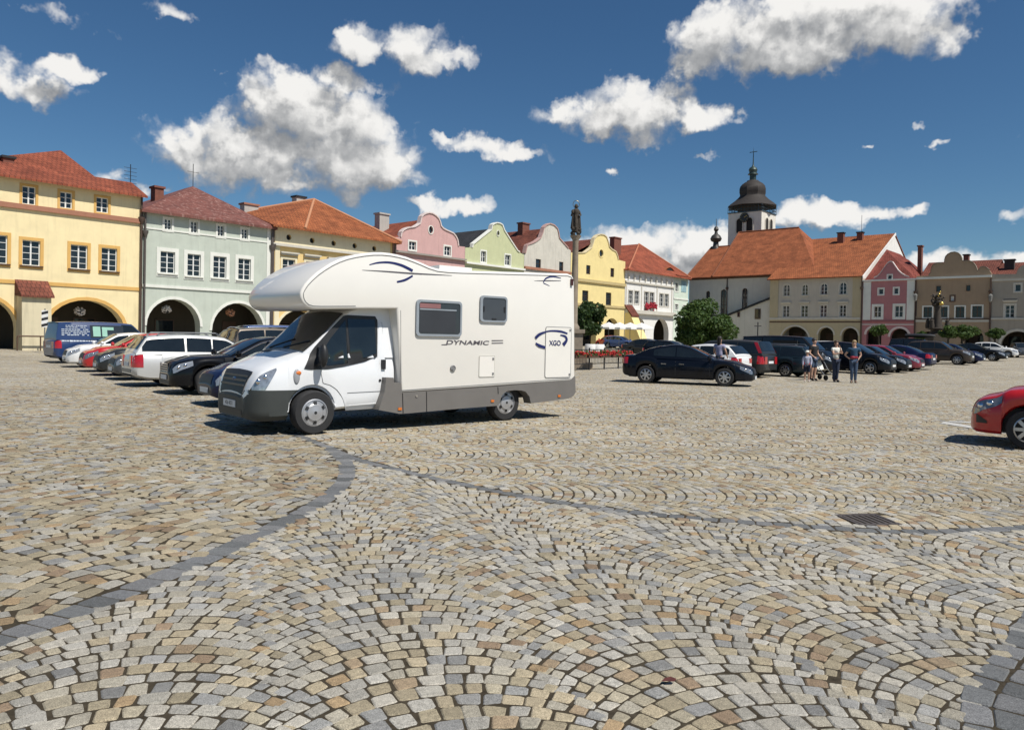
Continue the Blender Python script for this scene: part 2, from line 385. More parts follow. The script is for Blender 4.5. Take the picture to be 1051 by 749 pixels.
def XY(x, y): p = G(x, y); return (p.x, p.y)
LB = [(-3.4, 1.55)] + [XY(*p) for p in [(-120,700),(0,655),(100,618),(200,577),(260,550),(320,520),(345,502),(356,487),(353,472),(338,459)]]
J = LB[-1]
SB = [XY(300,444), J] + [XY(*p) for p in [(370,472),(450,491),(550,511),(650,525),(750,534),(850,541),(940,545),(1051,541),(1200,530)]]
BB = [(1.80, 2.0)] + [XY(*p) for p in [(1040,745),(1074,670),(1122,590),(1200,520)]]
polyA_left = LB; far = 60
polyC = LB + [XY(300,444), (J[0]-16, J[1]+20), (-40, 40), (-40, 0)]
polyB = SB + [(60, 20), (60, 60), (J[0]-16, J[1]+20)]
def inside(poly, x, y):
    c = False; n = len(poly); j = n-1
    for i in range(n):
        xi, yi = poly[i]; xj, yj = poly[j]
        if (yi > y) != (yj > y) and x < (xj-xi)*(y-yi)/(yj-yi)+xi: c = not c
        j = i
    return c
def pdist(line, x, y):
    best = 9e9
    for (ax, ay), (bx, by) in zip(line, line[1:]):
        dx, dy = bx-ax, by-ay; t = max(0, min(1, ((x-ax)*dx+(y-ay)*dy)/(dx*dx+dy*dy)))
        best = min(best, math.hypot(ax+dx*t-x, ay+dy*t-y))
    return best
WL, WS, WB = .21, .15, .40
STOP = 24.5
DRAIN = [XY(861,527.5), XY(878,538.5), XY(921,538.3), XY(903,527)]
dcx = sum(p[0] for p in DRAIN)/4; dcy = sum(p[1] for p in DRAIN)/4
def smooth_line(line, step=.3):
    pts = [Vector((p[0], p[1])) for p in line]; sm = []
    for i in range(len(pts)-1):
        p0, p1, p2, p3 = pts[max(i-1, 0)], pts[i], pts[i+1], pts[min(i+2, len(pts)-1)]; nn = max(1, int((p2-p1).length/step))
        for k in range(nn): t = k/nn; v = .5*((2*p1)+(p2-p0)*t+(2*p0-5*p1+4*p2-p3)*t*t+(3*p1-p0-3*p2+p3)*t**3); sm.append((v.x, v.y))
    return sm + [tuple(pts[-1])]
LBs, SBs, BBs = smooth_line(LB), smooth_line(SB), smooth_line(BB)
def region(x, y):
    if y < 1.6 or math.hypot(x, y) > STOP or abs(x) > .80*y+2.2: return None
    if pdist(LBs, x, y) < WL/2-.015 or pdist(SBs, x, y) < WS/2 or pdist(BBs, x, y) < WB/2-.045: return 'band'
    if inside(DRAIN, x, y): return None
    if inside(polyC, x, y): return 'left'
    if inside(polyB, x, y): return 'far'
    return 'near'
SV, SF, SC = [], [], []
def stone(q, colr, gap=.010, rnd=.006, lift=.0):
    """one worn sett: an eight-cornered top, a rounded shoulder and sides down into the joint"""
    c = [sum(p[0] for p in q)/4, sum(p[1] for p in q)/4]; o = len(SV)
    z = random.uniform(-.003, .002) + lift; tx, ty = random.gauss(0, .011), random.gauss(0, .011)
    P = []
    for (x, y) in q:
        dx, dy = c[0]-x, c[1]-y; L = math.hypot(dx, dy) or 1
        P.append((x+dx/L*gap*.75+random.gauss(0, rnd), y+dy/L*gap*.75+random.gauss(0, rnd)))
    lo = []
    for k in range(4):
        a, b, d = P[k-1], P[k], P[(k+1) % 4]; f, g = random.uniform(.05, .15), random.uniform(.05, .15)
        lo.append((b[0]+(a[0]-b[0])*f, b[1]+(a[1]-b[1])*f)); lo.append((b[0]+(d[0]-b[0])*g, b[1]+(d[1]-b[1])*g))
    hi = []; mid = []
    for (x, y) in lo:
        dx, dy = c[0]-x, c[1]-y; L = math.hypot(dx, dy) or 1; ix, iy = x+dx/L*.011, y+dy/L*.011
        h = z+(ix-c[0])*tx+(iy-c[1])*ty; hi.append((ix, iy, h)); mid.append((x+dx/L*.003, y+dy/L*.003, h-.005))
    SV.extend([(x, y, -.022) for x, y in lo] + mid + hi)
    SF.append(tuple(range(o+16, o+24))); SC.append(colr)
    for k in range(8):
        k2 = (k+1) % 8
        SF.append((o+k, o+k2, o+8+k2, o+8+k)); SC.append(colr)
        SF.append((o+8+k, o+8+k2, o+16+k2, o+16+k)); SC.append(colr)
def arcs(reg, org, ang, W, sag, row, sw, ext, rnd, gap=.010):
    a = R_(ang); d = (math.sin(a), math.cos(a)); p = (math.cos(a), -math.sin(a))
    nb = int(ext/W)+1; nr = int(ext/row)+1; RR = (W*W/4+sag*sag)/(2*sag); ph_m = math.asin(W/2/RR)*1.16
    def Wd(pp, aa): return (org[0]+p[0]*pp+d[0]*aa, org[1]+p[1]*pp+d[1]*aa)
    def edge(i, aa): return (i-.5)*W + .035*math.sin(aa*5.3+i*3.1) + .025*math.sin(aa*13+i*1.7)
    for b in range(-nb, nb+1):
        ph = random.random()*row; pc = b*W
        for r in range(-nr, nr+1):
            a0 = r*row+ph
            mx, my = Wd(pc, a0)
            if math.hypot(mx, my) > STOP+W or my < 0.6 - W or abs(mx) > .8*my+2.2+W: continue
            n = max(8, int(round(2*ph_m*RR/sw))); ts = [0]
            for k in range(n):
                f = abs((k+.5)/n*2-1); ts.append(ts[-1]+random.uniform(.78, 1.25)*(1-.25*f*f))
            fs = [(t/ts[-1]*2-1)*ph_m for t in ts]; wob = random.uniform(-.006, .006)
            lo = [(RR*math.sin(f), a0 + RR*math.cos(f)-RR + sag + wob) for f in fs]
            hi = [(q[0]+math.sin(f)*row*math.cos(f), q[1]+math.cos(f)*row*math.cos(f)-wob) for q, f in zip(lo, fs)]
            for k in range(n):
                q4 = [lo[k], lo[k+1], hi[k+1], hi[k]]; cp = sum(v[0] for v in q4)/4+pc; ca = sum(v[1] for v in q4)/4
                if not (edge(b, ca)-.020 <= cp < edge(b+1, ca)+.014): continue
                q = [Wd(pc+v[0], v[1]) for v in q4]
                cx_, cy_ = sum(v[0] for v in q)/4, sum(v[1] for v in q)/4
                if region(cx_, cy_) != reg: continue
                stone(q[::-1], stone_colour(reg), gap, rnd)
arcs('near', (-.25, 3.0), -20, 1.25, .29, .106, .093, 26, .0055, .0045)
arcs('far', (0, 9.0), 84, 1.25, .29, .106, .094, 40, .005, .0045)
arcs('left', (-6, 8.0), -62, 1.2, .20, .125, .125, 40, .010, .006)
def band(line, rows, wid, sl_, colr='band', flip=1):
    pts = [Vector((p[0], p[1], 0)) for p in line]; sm = []
    for i in range(len(pts)-1):                                   # catmull-rom resample
        p0, p1, p2, p3 = pts[max(i-1, 0)], pts[i], pts[i+1], pts[min(i+2, len(pts)-1)]
        nn = max(2, int((p2-p1).length/.05))
        for k in range(nn):
            t = k/nn; sm.append(.5*((2*p1)+(p2-p0)*t+(2*p0-5*p1+4*p2-p3)*t*t+(3*p1-p0-3*p2+p3)*t**3))
    sm.append(pts[-1])
    for r in range(rows):
        o0, o1 = -wid/2+wid*r/rows, -wid/2+wid*(r+1)/rows; i = random.randint(0, 2)
        while i < len(sm)-4:
            L = random.uniform(.8, 1.25)*sl_; j = i; acc = 0
            while j < len(sm)-2 and acc < L: acc += (sm[j+1]-sm[j]).length; j += 1
            q = []
            for idx, o in ((i, o0), (j, o0), (j, o1), (i, o1)):
                t = (sm[min(idx+1, len(sm)-1)]-sm[max(idx-1, 0)]).normalized(); nrm = Vector((-t.y, t.x, 0)); v = sm[idx]+nrm*o; q.append((v.x, v.y))
            if math.hypot(*q[0]) < STOP+2 and not inside(DRAIN, *q[0]) and not inside(DRAIN, *q[2]): stone(q, stone_colour(colr), .009, .004)
            i = j
band(LB, 1, WL, .15); band(SB, 1, WS, .13); band(BB, 3, WB, .15)
def stones_object():
    me = bpy.data.meshes.new('pavement'); me.from_pydata(SV, [], SF); me.materials.append(STONE)
    at = me.attributes.new('stone_colour', 'FLOAT_COLOR', 'FACE'); at.data.foreach_set('color', np.array(SC, dtype=np.float32).ravel())
    o = bpy.data.objects.new('pavement', me); COL.objects.link(o); struct(o); print('stones', len(SF)//17)
stones_object()
mb = MB(); ring = []
for k in range(25):
    t = -42+84*k/24; ring.append((STOP*math.sin(R_(t)), STOP*math.cos(R_(t)), -.0055))
mb.add([(-4, 1.2, -.0055), (4, 1.2, -.0055)] + ring[::-1], [tuple(range(27))]); struct(mb.build('joint_sand', SAND))
# drain grate
dd = Vector((DRAIN[3][0]-DRAIN[0][0], DRAIN[3][1]-DRAIN[0][1], 0)); da = math.atan2(dd.y, dd.x); dl = dd.length
dn = Vector((-math.sin(da), math.cos(da), 0)); dw = abs(Vector((DRAIN[1][0]-DRAIN[0][0], DRAIN[1][1]-DRAIN[0][1], 0)).dot(dn))
gr = thing('drain_grate', 'rusty iron drain grate sunk in the cobbles beside the dark paving line', 'drain', (dcx, dcy, -.004), da)
RUST = mat('rusty_iron', (.10, .085, .08), .75, .3, .35, 20, .3, 60)
mb = MB()
for (x0, x1, y0, y1) in [(-dl/2, dl/2, -dw/2, -dw/2+.04), (-dl/2, dl/2, dw/2-.04, dw/2), (-dl/2, -dl/2+.03, -dw/2+.04, dw/2-.04), (dl/2-.03, dl/2, -dw/2+.04, dw/2-.04)]: mb.box(x0, x1, y0, y1, -.02, .006)
mb.build('frame', RUST, gr)
mb = MB(); nb = 6; bw_ = (dl-.06)/nb*.27
for k in range(nb):
    x = -dl/2+.03+(dl-.06)*(k+.5)/nb; mb.box(x-bw_, x+bw_, -dw/2+.041, dw/2-.041, -.02, .004)
mb.build('bars', RUST, gr)
MB().box(-dl/2+.01, dl/2-.01, -dw/2+.01, dw/2-.01, -.03, -.0045).build('slot_shade', mat('slot_shade_black', (.003,.003,.003), 1, spec=0), gr)  # black slab: the shade inside the drain, put in as colour
# worn white paint marks beside the red car
WP = mat('worn_road_paint', (.50, .49, .46), .8, 0, .45, 30)
mk = MB()
for (a, b, c, d) in [((965,434.5),(1000,440.2),(1000,437.6),(969,432.8)), ((972,433),(1000,434.4),(1000,433.2),(975,432.3)), ((963,447),(972,447.4),(972,446.6),(964,446.4))]:
    mk.quad(*[Vector(G(*q)) + Vector((0, 0, .007)) for q in (a, b, c, d)])
mk.build('road_marking', WP)['kind'] = 'structure'
# ------------------------------------------------------------------ houses round the square
class Row:                                # a street front: a vertical plane through p, running along t, body of the houses behind it
    def __init__(s, p, ang):
        a = R_(ang); s.p = Vector((p[0], p[1], 0)); s.t = Vector((math.sin(a), math.cos(a), 0)); s.b = Vector((-s.t.y, s.t.x, 0)); s.rz = math.atan2(s.t.y, s.t.x)
    def uz(s, x, y, v=0.0):
        d = ray(x, y); k = ((s.p + s.b*v - EYE).dot(s.b))/d.dot(s.b); q = EYE + d*k
        return (q - s.p).dot(s.t), q.z
LEFT = Row((-.613*50, 50), 41.2)
RIGHT = Row((.403*105, 105), 131.2)

def tess(loops, y, flip=False):
    L = [[Vector((x, z, 0)) for x, z in lp] for lp in loops]; tr = tessellate_polygon(L)
    P = [(x, y, z) for lp in loops for x, z in lp]; out = []
    for t in tr:
        a, b, c = [P[i] for i in t]
        ar = (b[0]-a[0])*(c[2]-a[2])-(b[2]-a[2])*(c[0]-a[0])
        if abs(ar) < 1e-9: continue
        out.append(tuple(t) if (ar > 0) != flip else tuple(t[::-1]))
    return P, out
def arch_pts(ul, ur, zt, zb, n=14):
    hw = (ur-ul)/2; rise = min(hw, (zt-zb)*.62); sp = zt-rise
    return [(ul, zb), (ul, sp)] + [((ul+ur)/2-hw*math.cos(math.pi*k/n), sp+rise*math.sin(math.pi*k/n)) for k in range(1, n)] + [(ur, sp), (ur, zb)]
def ring_prism(mb, inner, outer, y0, y1, mi=0):      # closed band between two loops with the same count
    n = len(inner)
    for i in range(n):
        j = (i+1) % n; a, b, c, d = inner[i], inner[j], outer[j], outer[i]
        P = [(a[0],y0,a[1]),(b[0],y0,b[1]),(c[0],y0,c[1]),(d[0],y0,d[1]),(a[0],y1,a[1]),(b[0],y1,b[1]),(c[0],y1,c[1]),(d[0],y1,d[1])]
        mb.add(P, [(0,1,2,3),(3,2,6,7),(1,0,4,5)], mi)

class House:
    def __init__(s, row, name, label, xl, xr, base_px_y=None, v=0.0, cat='house', zdrop=.4):
        s.row, s.v = row, v
        s.u0 = row.uz(xl, 300, v)[0]; s.w = row.uz(xr, 300, v)[0]-s.u0
        o = row.p + row.t*s.u0 + row.b*v
        mid = o + row.t*(s.w/2); s.zb = gz(mid.x, mid.y) - .05
        s.e = thing(name, label, cat, (o.x, o.y, 0), row.rz)
        s.arches = []; s.holes = []
    def P(s, x, y, dv=0.0):
        u, z = s.row.uz(x, y, s.v+dv); return u-s.u0, z
    def rect(s, x0, y0, x1, y1):
        a = s.P(x0, y0); b = s.P(x1, y1); return min(a[0], b[0]), min(a[1], b[1]), max(a[0], b[0]), max(a[1], b[1])
    def arch(s, xl, xr, yt):
        ul = s.P(xl, 330)[0]; ur = s.P(xr, 330)[0]; zt = s.P((xl+xr)/2, yt)[1]
        ul = max(ul, .35); ur = min(ur, s.w-.35)
        s.arches.append((ul, ur, zt))
    def zat(s, pts): return sum(s.P(*p)[1] for p in pts)/len(pts)
    def wall(s, top, M, name='wall', depth=14.0, side_z=None, arch_depth=.8):
        """top: polyline (u,z) from left to right"""
        bot = []
        for (ul, ur, zt) in sorted(s.arches): bot += arch_pts(ul, ur, zt, s.zb)
        outline = [(.006, s.zb)] + bot + [(s.w-.006, s.zb)] + list(top)[::-1]
        mb = MB(); P, T = tess([outline]+s.holes, 0.0, flip=False); mb.add(P, T)
        for lp in s.holes:
            n = len(lp)
            for i in range(n):
                a, b = lp[i], lp[(i+1) % n]; mb.quad((a[0],0,a[1]), (b[0],0,b[1]), (b[0],.2,b[1]), (a[0],.2,a[1]))
        for (ul, ur, zt) in s.arches:
            lp = arch_pts(ul, ur, zt, s.zb)
            for a, b in zip(lp, lp[1:]): mb.quad((a[0],0,a[1]), (b[0],0,b[1]), (b[0],arch_depth,b[1]), (a[0],arch_depth,a[1]))
        top = list(top); T_ = .38
        for a, b in zip(top, top[1:]): mb.quad((a[0],0,a[1]), (b[0],0,b[1]), (b[0],T_,b[1]), (a[0],T_,a[1]))
        zl = side_z or top[0][1]; zr = side_z or top[-1][1]; u0, u1 = .006, s.w-.006
        # back of a tall front (gables stand free above the roof)
        P, Tr = tess([[(u0, min(zl, zr)-.3)] + [(u1, min(zl, zr)-.3)] + top[::-1]], T_, flip=True); mb.add(P, Tr)
        mb.quad((u0,0,s.zb), (u0,0,zl), (u0,depth,zl), (u0,depth,s.zb)); mb.quad((u1,0,s.zb), (u1,0,zr), (u1,depth,zr), (u1,depth,s.zb))
        mb.quad((u0,depth,s.zb), (u1,depth,s.zb), (u1,depth,zr), (u0,depth,zl))
        o = mb.build(name, M, s.e)
        if s.arches: s.arcade()
        return o
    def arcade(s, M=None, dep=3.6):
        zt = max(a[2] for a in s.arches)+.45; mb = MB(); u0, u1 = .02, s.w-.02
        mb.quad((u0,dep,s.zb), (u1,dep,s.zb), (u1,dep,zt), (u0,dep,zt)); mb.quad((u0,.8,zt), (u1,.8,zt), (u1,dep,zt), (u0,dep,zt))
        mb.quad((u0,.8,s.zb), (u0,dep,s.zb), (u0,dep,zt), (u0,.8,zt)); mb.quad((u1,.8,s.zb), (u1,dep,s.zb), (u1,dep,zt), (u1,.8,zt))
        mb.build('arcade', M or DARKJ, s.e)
        for (ul, ur, z) in s.arches:             # shop doors and windows at the back of the arcade
            c = (ul+ur)/2+.25*(ur-ul)*(1 if (ul*7) % 2 > 1 else -1)
            MB().box(c-.6, c+.6, dep-.08, dep-.01, s.zb, s.zb+2.3).build('door', BROWNF, s.e)
            c2 = (ul+ur)/2-.22*(ur-ul)*(1 if (ul*7) % 2 > 1 else -1)
            sw = MB().box(c2-.75, c2+.75, dep-.06, dep-.012, s.zb+.8, s.zb+2.3).build('shop_window', BROWNF, s.e)
            MB().box(c2-.66, c2+.66, dep-.08, dep-.061, s.zb+.89, s.zb+2.21).build('pane', GLASS, sw)
    def window(s, px, frame=WHITEF, surround=None, sw=.16, cols=2, rows=3, sill=None, hood=None, arched=False, blind=None, proud=.04):
        a, b, c, d = s.rect(*px)
        if c-a < .3: c = a+.3
        if arched:
            lp = arch_pts(a, c, d, b, 10) if arched == 'round' else [(a, b), (a, d-(c-a)*.9)] + [(a+(c-a)*t, d-(c-a)*.9*(1-math.sin(math.pi*(.5-abs(t-.5))))**1.0) for t in (.12,.3,.5,.7,.88)] + [(c, d-(c-a)*.9), (c, b)]
        else: lp = [(a, b), (c, b), (c, d), (a, d)][::-1]
        s.holes.append(lp)
        fw = .055 if (c-a) < 1.4 else .07
        ctr = ((a+c)/2, (b+d)/2)
        mb = MB()
        inner = [(ctr[0]+(x-ctr[0])*(1-2*fw/(c-a)), ctr[1]+(z-ctr[1])*(1-2*fw/(d-b))) for x, z in lp]
        ring_prism(mb, inner, lp, .10, .17)
        ia, ib, ic, id_ = a+fw, b+fw, c-fw, d-fw
        for k in range(1, cols):
            x = a+(c-a)*k/cols; t = .045 if k*2 == cols else .022; mb.box(x-t, x+t, .105, .16, ib-.02, (id_+.02) if not arched else d-fw)
        for k in range(1, rows):
            z = b+(d-b)*k/rows; mb.box(ia-.02, ic+.02, .112, .155, z-.018, z+.018)
        wo = mb.build('window', frame, s.e)
        mb = MB(); P, T = tess([inner], .145); mb.add(P, T); mb.build('pane', blind or GLASS, wo)
        if surround:
            mb = MB(); outer = [(ctr[0]+(x-ctr[0])*(1+2*sw/(c-a)), ctr[1]+(z-ctr[1])*(1+2*sw/(d-b))) for x, z in lp]
            ring_prism(mb, lp, outer, -proud, .004); mb.build('surround', surround, wo)
        if sill: MB().box(a-sw*.8, c+sw*.8, -.14, .1, b-.09, b-.004).build('sill', sill, wo)
        if hood:
            hz = d+sw+.12; mb = MB(); mb.box(a-.28, c+.28, -.28, -.002, hz+.14, hz+.26); mb.box(a-.2, c+.2, -.16, -.002, hz, hz+.137); mb.build('hood', hood, wo)
        return wo
    def band(s, pts, h, out, M, name='cornice', u=None):
        z = s.zat(pts); u0, u1 = u or (.008, s.w-.008)
        mb = MB(); mb.box(u0, u1, -out, -.003, z-h/2, z+h/2); return mb.build(name, M, s.e)
    def pipe(s, x, z1, z0=None, M=ZINC, hopper=True):
        u = x; z0 = s.zb if z0 is None else z0
        mb = MB(); mb.tube([(u, -.14, z1), (u, -.14, z0)], .075, 8)
        if hopper: mb.lathe([(.08, 0), (.22, .35), (.22, .5), (.0, .5)], (u, -.14, z1-2.0), n=10)
        return mb.build('drainpipe', M, s.e, smooth=40)
    def archivolt(s, M, wd=.22):
        for (ul, ur, zt) in s.arches:
            inn = arch_pts(ul, ur, zt, s.zb)[1:-1]; out = arch_pts(ul-wd, ur+wd, zt+wd, s.zb)[1:-1]; out[0] = (ul-wd, inn[0][1]); out[-1] = (ur+wd, inn[-1][1])
            mb = MB()
            for i in range(len(inn)-1):
                a, b, c, d = inn[i], inn[i+1], out[i+1], out[i]
                P = [(q[0], yy, q[1]) for yy in (-.05, .004) for q in (a, b, c, d)]; mb.add(P, [(0,1,2,3),(3,2,6,7),(1,0,4,5)])
            mb.build('arch_trim', M, s.e)
    def roof(s, faces, M, name='roof', th=.14):
        mb = MB()
        allv = {}; ed = {}
        for f in faces:
            n = Vector((0,0,0))
            for i in range(len(f)): n += Vector(f[i]).cross(Vector(f[(i+1) % len(f)]))
            f = list(f) if n.z >= 0 else list(f)[::-1]
            mb.add(f, [tuple(range(len(f)))]); mb.add([(x, y, z-th) for x, y, z in f], [tuple(range(len(f)))[::-1]])
            for i in range(len(f)):
                k = frozenset((tuple(round(c, 3) for c in f[i]), tuple(round(c, 3) for c in f[(i+1) % len(f)])))
                ed.setdefault(k, []).append((f[i], f[(i+1) % len(f)]))
        for k, v in ed.items():
            if len(v) == 1:
                a, b = v[0]; mb.quad(b, a, (a[0], a[1], a[2]-th), (b[0], b[1], b[2]-th))
        return mb.build(name, M, s.e, uvf=roof_uv)
    def ridge_caps(s, lines, M):
        mb = MB()
        for a, b in lines: mb.tube([a, b], .13, 8)
        return mb.build('ridge_tiles', M, s.e, smooth=50)
    def chimney(s, px, dv, M, cap=None, hgt=None, bottom_extra=1.6, dep=.8):
        x0, y0, x1, y1 = px; a = s.P(x0, y1, dv); b = s.P(x1, y0, dv)
        mb = MB(); mb.box(a[0], b[0], dv-dep/2, dv+dep/2, a[1]-bottom_extra, b[1]-.16)
        o = mb.build('chimney', M, s.e)
        MB().box(a[0]-.1, b[0]+.1, dv-dep/2-.1, dv+dep/2+.1, b[1]-.157, b[1]).build('cap', cap or M, o); return o
    def gable_roof(s, ridge_u, ridge_z, zl, zr, M, depth=14.0, y0=.3, name='roof'):
        return s.roof([[(-.15, y0, zl), (ridge_u, y0, ridge_z), (ridge_u, depth, ridge_z), (-.15, depth, zl)],
                       [(s.w+.15, y0, zr), (ridge_u, y0, ridge_z), (ridge_u, depth, ridge_z), (s.w+.15, depth, zr)]], M, name)
    def lantern_basket(s, i, label, M):
        ul, ur, zt = sorted(s.arches)[i]; q = Vector(((ul+ur)/2, 1.3, zt-.75))
        wq = s.row.p + s.row.t*(s.u0+q.x) + s.row.b*(s.v+q.y)
        o = thing('hanging_basket', label, 'flower basket', (wq.x, wq.y, q.z), s.row.rz, 'flower baskets hanging in the arcades')
        mb = MB(); rnd = random.Random(i+5)
        for k in range(70):
            a, b, c = [rnd.gauss(0, 1) for _ in range(3)]; L = math.sqrt(a*a+b*b+c*c); r = .32*rnd.uniform(.7, 1.1)
            mb.ball((a/L*r, b/L*r, c/L*r*.8), .075, n=6)
        mb.build('flowers', M, o); mb = MB(); mb.lathe([(.05, -.3), (.22, -.2), (.24, -.02)], n=12); mb.tube([(0, 0, 0), (0, 0, .95)], .012, 5); mb.build('pot', IRON, o)

TILE_OR = tiles('orange_clay_tiles', (.36, .118, .045), (.29, .09, .034), (.09, .03, .016), .28, .42, .05)
TILE_RED = tiles('red_clay_tiles', (.30, .085, .045), (.24, .065, .035), (.05, .018, .012), .30, .50, .07)
TILE_DK = tiles('brown_red_tiles', (.20, .065, .042), (.155, .05, .034), (.04, .016, .012), .26, .42, .06)
TILE_CH = tiles('church_clay_tiles', (.35, .112, .045), (.29, .09, .036), (.16, .055, .03), .2, .3, .02)
SLATE = tiles('dark_slate', (.035, .036, .04), (.045, .046, .05), (.015, .015, .016), .3, .3, .01)
RUSTM = mat('rusty_sheet_metal', (.16, .055, .04), .7, 0, .45, 1.6, .3, 6, streak=1.0, dirt=(.42, .26, .22))
BRICK = mat('chimney_brick', (.20, .075, .05), .9, 0, .3, 5, .4, 30)
CHPL = plaster('chimney_plaster', (.46, .44, .40))
STONEP = plaster('pale_stone_trim', (.56, .53, .46), .3)

# --- yellow house at the left edge
h = House(LEFT, 'arcaded_house', 'large butter-yellow arcaded house with orange window surrounds, at the left edge', -95, 145.2)
YEL = plaster('butter_yellow_plaster', (.82, .69, .41), .4, .12); ORT = plaster('ochre_trim', (.66, .40, .13), .2); REDC = plaster('red_tile_cornice', (.36, .17, .11), .4)
h.arch(-60, 18, 304); h.arch(47, 128, 308)
for px in [(22.9,190.5,36.4,210.8),(61.6,196.4,74,214.6),(98.9,202,111,219),(-42,181,-26,204)]: h.window(px, surround=ORT, sw=.15, cols=2, rows=3, frame=WHITEF)
for px in [(-13,240,7.3,271),(22.9,246,41,273.3),(72.5,250.7,89.5,276.8),(104.2,254,119.8,279),(-60,232,-42,266)]: h.window(px, surround=ORT, sw=.2, cols=2, rows=4, sill=BROWNF)
zt = h.zat([(5,181),(140,198)]); h.wall([(.006, zt), (h.w-.006, zt)], YEL)
h.archivolt(ORT, .22); h.band([(0,210.5),(142,226)], .32, .16, REDC, 'tiled_cornice'); h.band([(0,290),(142,295.3)], .24, .06, ORT, 'string_course')
w_ = h.w; pk = h.P(58.7, 156, 9.0); zr = zt+.95
h.roof([[(-.3,-.55,zt-.1),(w_+.12,-.55,zt-.1),(w_+.12,2.2,zr+.25),(-.3,2.2,zr+.25)], [(-.3,2.2,zr+.25),(w_+.12,2.2,zr+.25),(w_+.12,14,zr+.2),(-.3,14,zr+.2)]], TILE_RED)
py0 = h.P(25, 170.5, 4.0)[0]-3.5; py1 = h.P(94, 181, 4.0)[0]+.3
h.roof([[(py0,3.2,zr+.2),(py1,3.2,zr+.2),(pk[0],8.2,pk[1])], [(py1,3.2,zr+.2),(pk[0],8.2,pk[1]),(py1,13.4,zr+.2)], [(py1,13.4,zr+.2),(pk[0],8.2,pk[1]),(py0,13.4,zr+.2)], [(py0,13.4,zr+.2),(pk[0],8.2,pk[1]),(py0,3.2,zr+.2)]], TILE_RED, 'attic_roof')
h.chimney((1.5,162,13,172), 4.0, BRICK, IRON); h.pipe(w_-.12, zt-.1, M=COPPER)
# sloping buttress between its arches
b0 = h.P(16.5, 340)[0]; b1 = h.P(46.5, 340)[0]; bz = h.zat([(20,303),(45,304)])
bo = MB(); bo.add([(b0,-1.25,h.zb),(b1,-1.25,h.zb),(b1,-.002,h.zb),(b0,-.002,h.zb),(b0,-1.05,bz),(b1,-1.05,bz),(b1,-.002,bz+.02),(b0,-.002,bz+.02)], [(4,5,6,7),(0,1,5,4),(1,2,6,5),(3,0,4,7)])
bu = bo.build('buttress', plaster('weathered_buttress', (.62, .55, .38), .75), h.e)
MB().add([(b0-.12,-1.3,bz-.02),(b1+.12,-1.3,bz-.02),(b1+.12,-.003,bz+1.0),(b0-.12,-.003,bz+1.0),(b0-.12,-1.3,bz-.14),(b1+.12,-1.3,bz-.14),(b1+.12,-.003,bz-.02),(b0-.12,-.003,bz-.02)], [(0,1,2,3),(4,5,1,0),(5,6,2,1),(7,4,0,3),(7,6,5,4)]).build('tiled_cap', TILE_DK, bu, uvf=roof_uv)
h.lantern_basket(1, 'white flower basket hanging in the arch of the butter-yellow house', mat('white_petals', (.75,.70,.68), .6))
# low rail round the buttress foot
def wpt(hh, u, y, z): q = hh.row.p + hh.row.t*(hh.u0+u) + hh.row.b*(hh.v+y); return (q.x, q.y, z)
o = thing('low_railing', 'low brown handrail around the foot of the yellow house buttress', 'railing', wpt(h, b0-.4, -1.7, h.zb), h.row.rz)
mb = MB(); L = b1-b0+.9; mb.tube([(0,0,.95),(L,0,.95)], .05, 6); mb.build('rail', BROWNF, o)
for u in (0, L*.5, L): MB().tube([(u,0,0),(u,0,.94)], .04, 6).build('post', BROWNF, o)
# --- mint house
h = House(LEFT, 'arcaded_house', 'mint-green arcaded house under a rusty hipped metal roof', 145.6, 277.8)
MINT = plaster('mint_plaster', (.49, .53, .46), .45, .12); OFFW = plaster('offwhite_trim', (.72, .72, .66), .2)
h.arch(148.5, 205.4, 307); h.arch(217.4, 270.7, 311)
for px in [(169,224.5,176,236.3),(196,227,202.6,239.5),(223.5,231,229.9,243),(248.2,234.7,254.2,245.8)]: h.window(px, surround=OFFW, sw=.17, cols=2, rows=3)
for px in [(164.7,257.6,179.3,281),(192.4,260.3,205.6,284),(219,262.6,232,285.8),(244.6,265,257,287.8)]: h.window(px, surround=OFFW, sw=.27, cols=2, rows=4, sill=OFFW)
zt = h.zat([(147,214.5),(277,233.3)]); h.wall([(.006, zt), (h.w-.006, zt)], MINT); w_ = h.w
h.archivolt(OFFW, .2); h.band([(147,233.3),(276,249)], .12, .05, OFFW, 'string_course'); h.band([(147,294),(259.4,299)], .2, .09, OFFW, 'cornice')
mb = MB(); mb.box(w_-.42, w_-.06, -.045, -.003, h.zb, zt-.02); mb.build('pilaster', OFFW, h.e)
ap = h.P(198, 191.3, 7.0)
E4 = [(-.25,-.5,zt-.06),(w_+.25,-.5,zt-.06),(w_+.25,14,zt-.06),(-.25,14,zt-.06)]; A = (ap[0], 7.0, ap[1]); A2 = (ap[0], 8.2, ap[1])
h.roof([[E4[0],E4[1],A],[E4[1],E4[2],A2,A],[E4[2],E4[3],A2],[E4[3],E4[0],A,A2]], RUSTM, th=.18)
h.chimney((156.8,192.5,166,206), 5.5, BRICK, BRICK); h.pipe(w_-.02, zt, M=ZINC); h.pipe(.12, zt, M=ZINC)
mb = MB(); mb.tube([(A[0],A[1],A[2]-.1),(A[0],A[1],A[2]+1.9)], .03, 5); mb.tube([(A[0]-.5,A[1],A[2]+1.2),(A[0]+.5,A[1],A[2]+1.2)], .02, 4); mb.build('aerial', IRON, h.e)
mb = MB(); ax = .3; az_ = zt+.3; mb.tube([(ax,3,az_),(ax,3,az_+3.4)], .03, 5)
for k in range(5): mb.tube([(ax-.45,3,az_+2+k*.28),(ax+.45,3,az_+2+k*.28)], .018, 4)
mb.build('aerial', IRON, h.e)
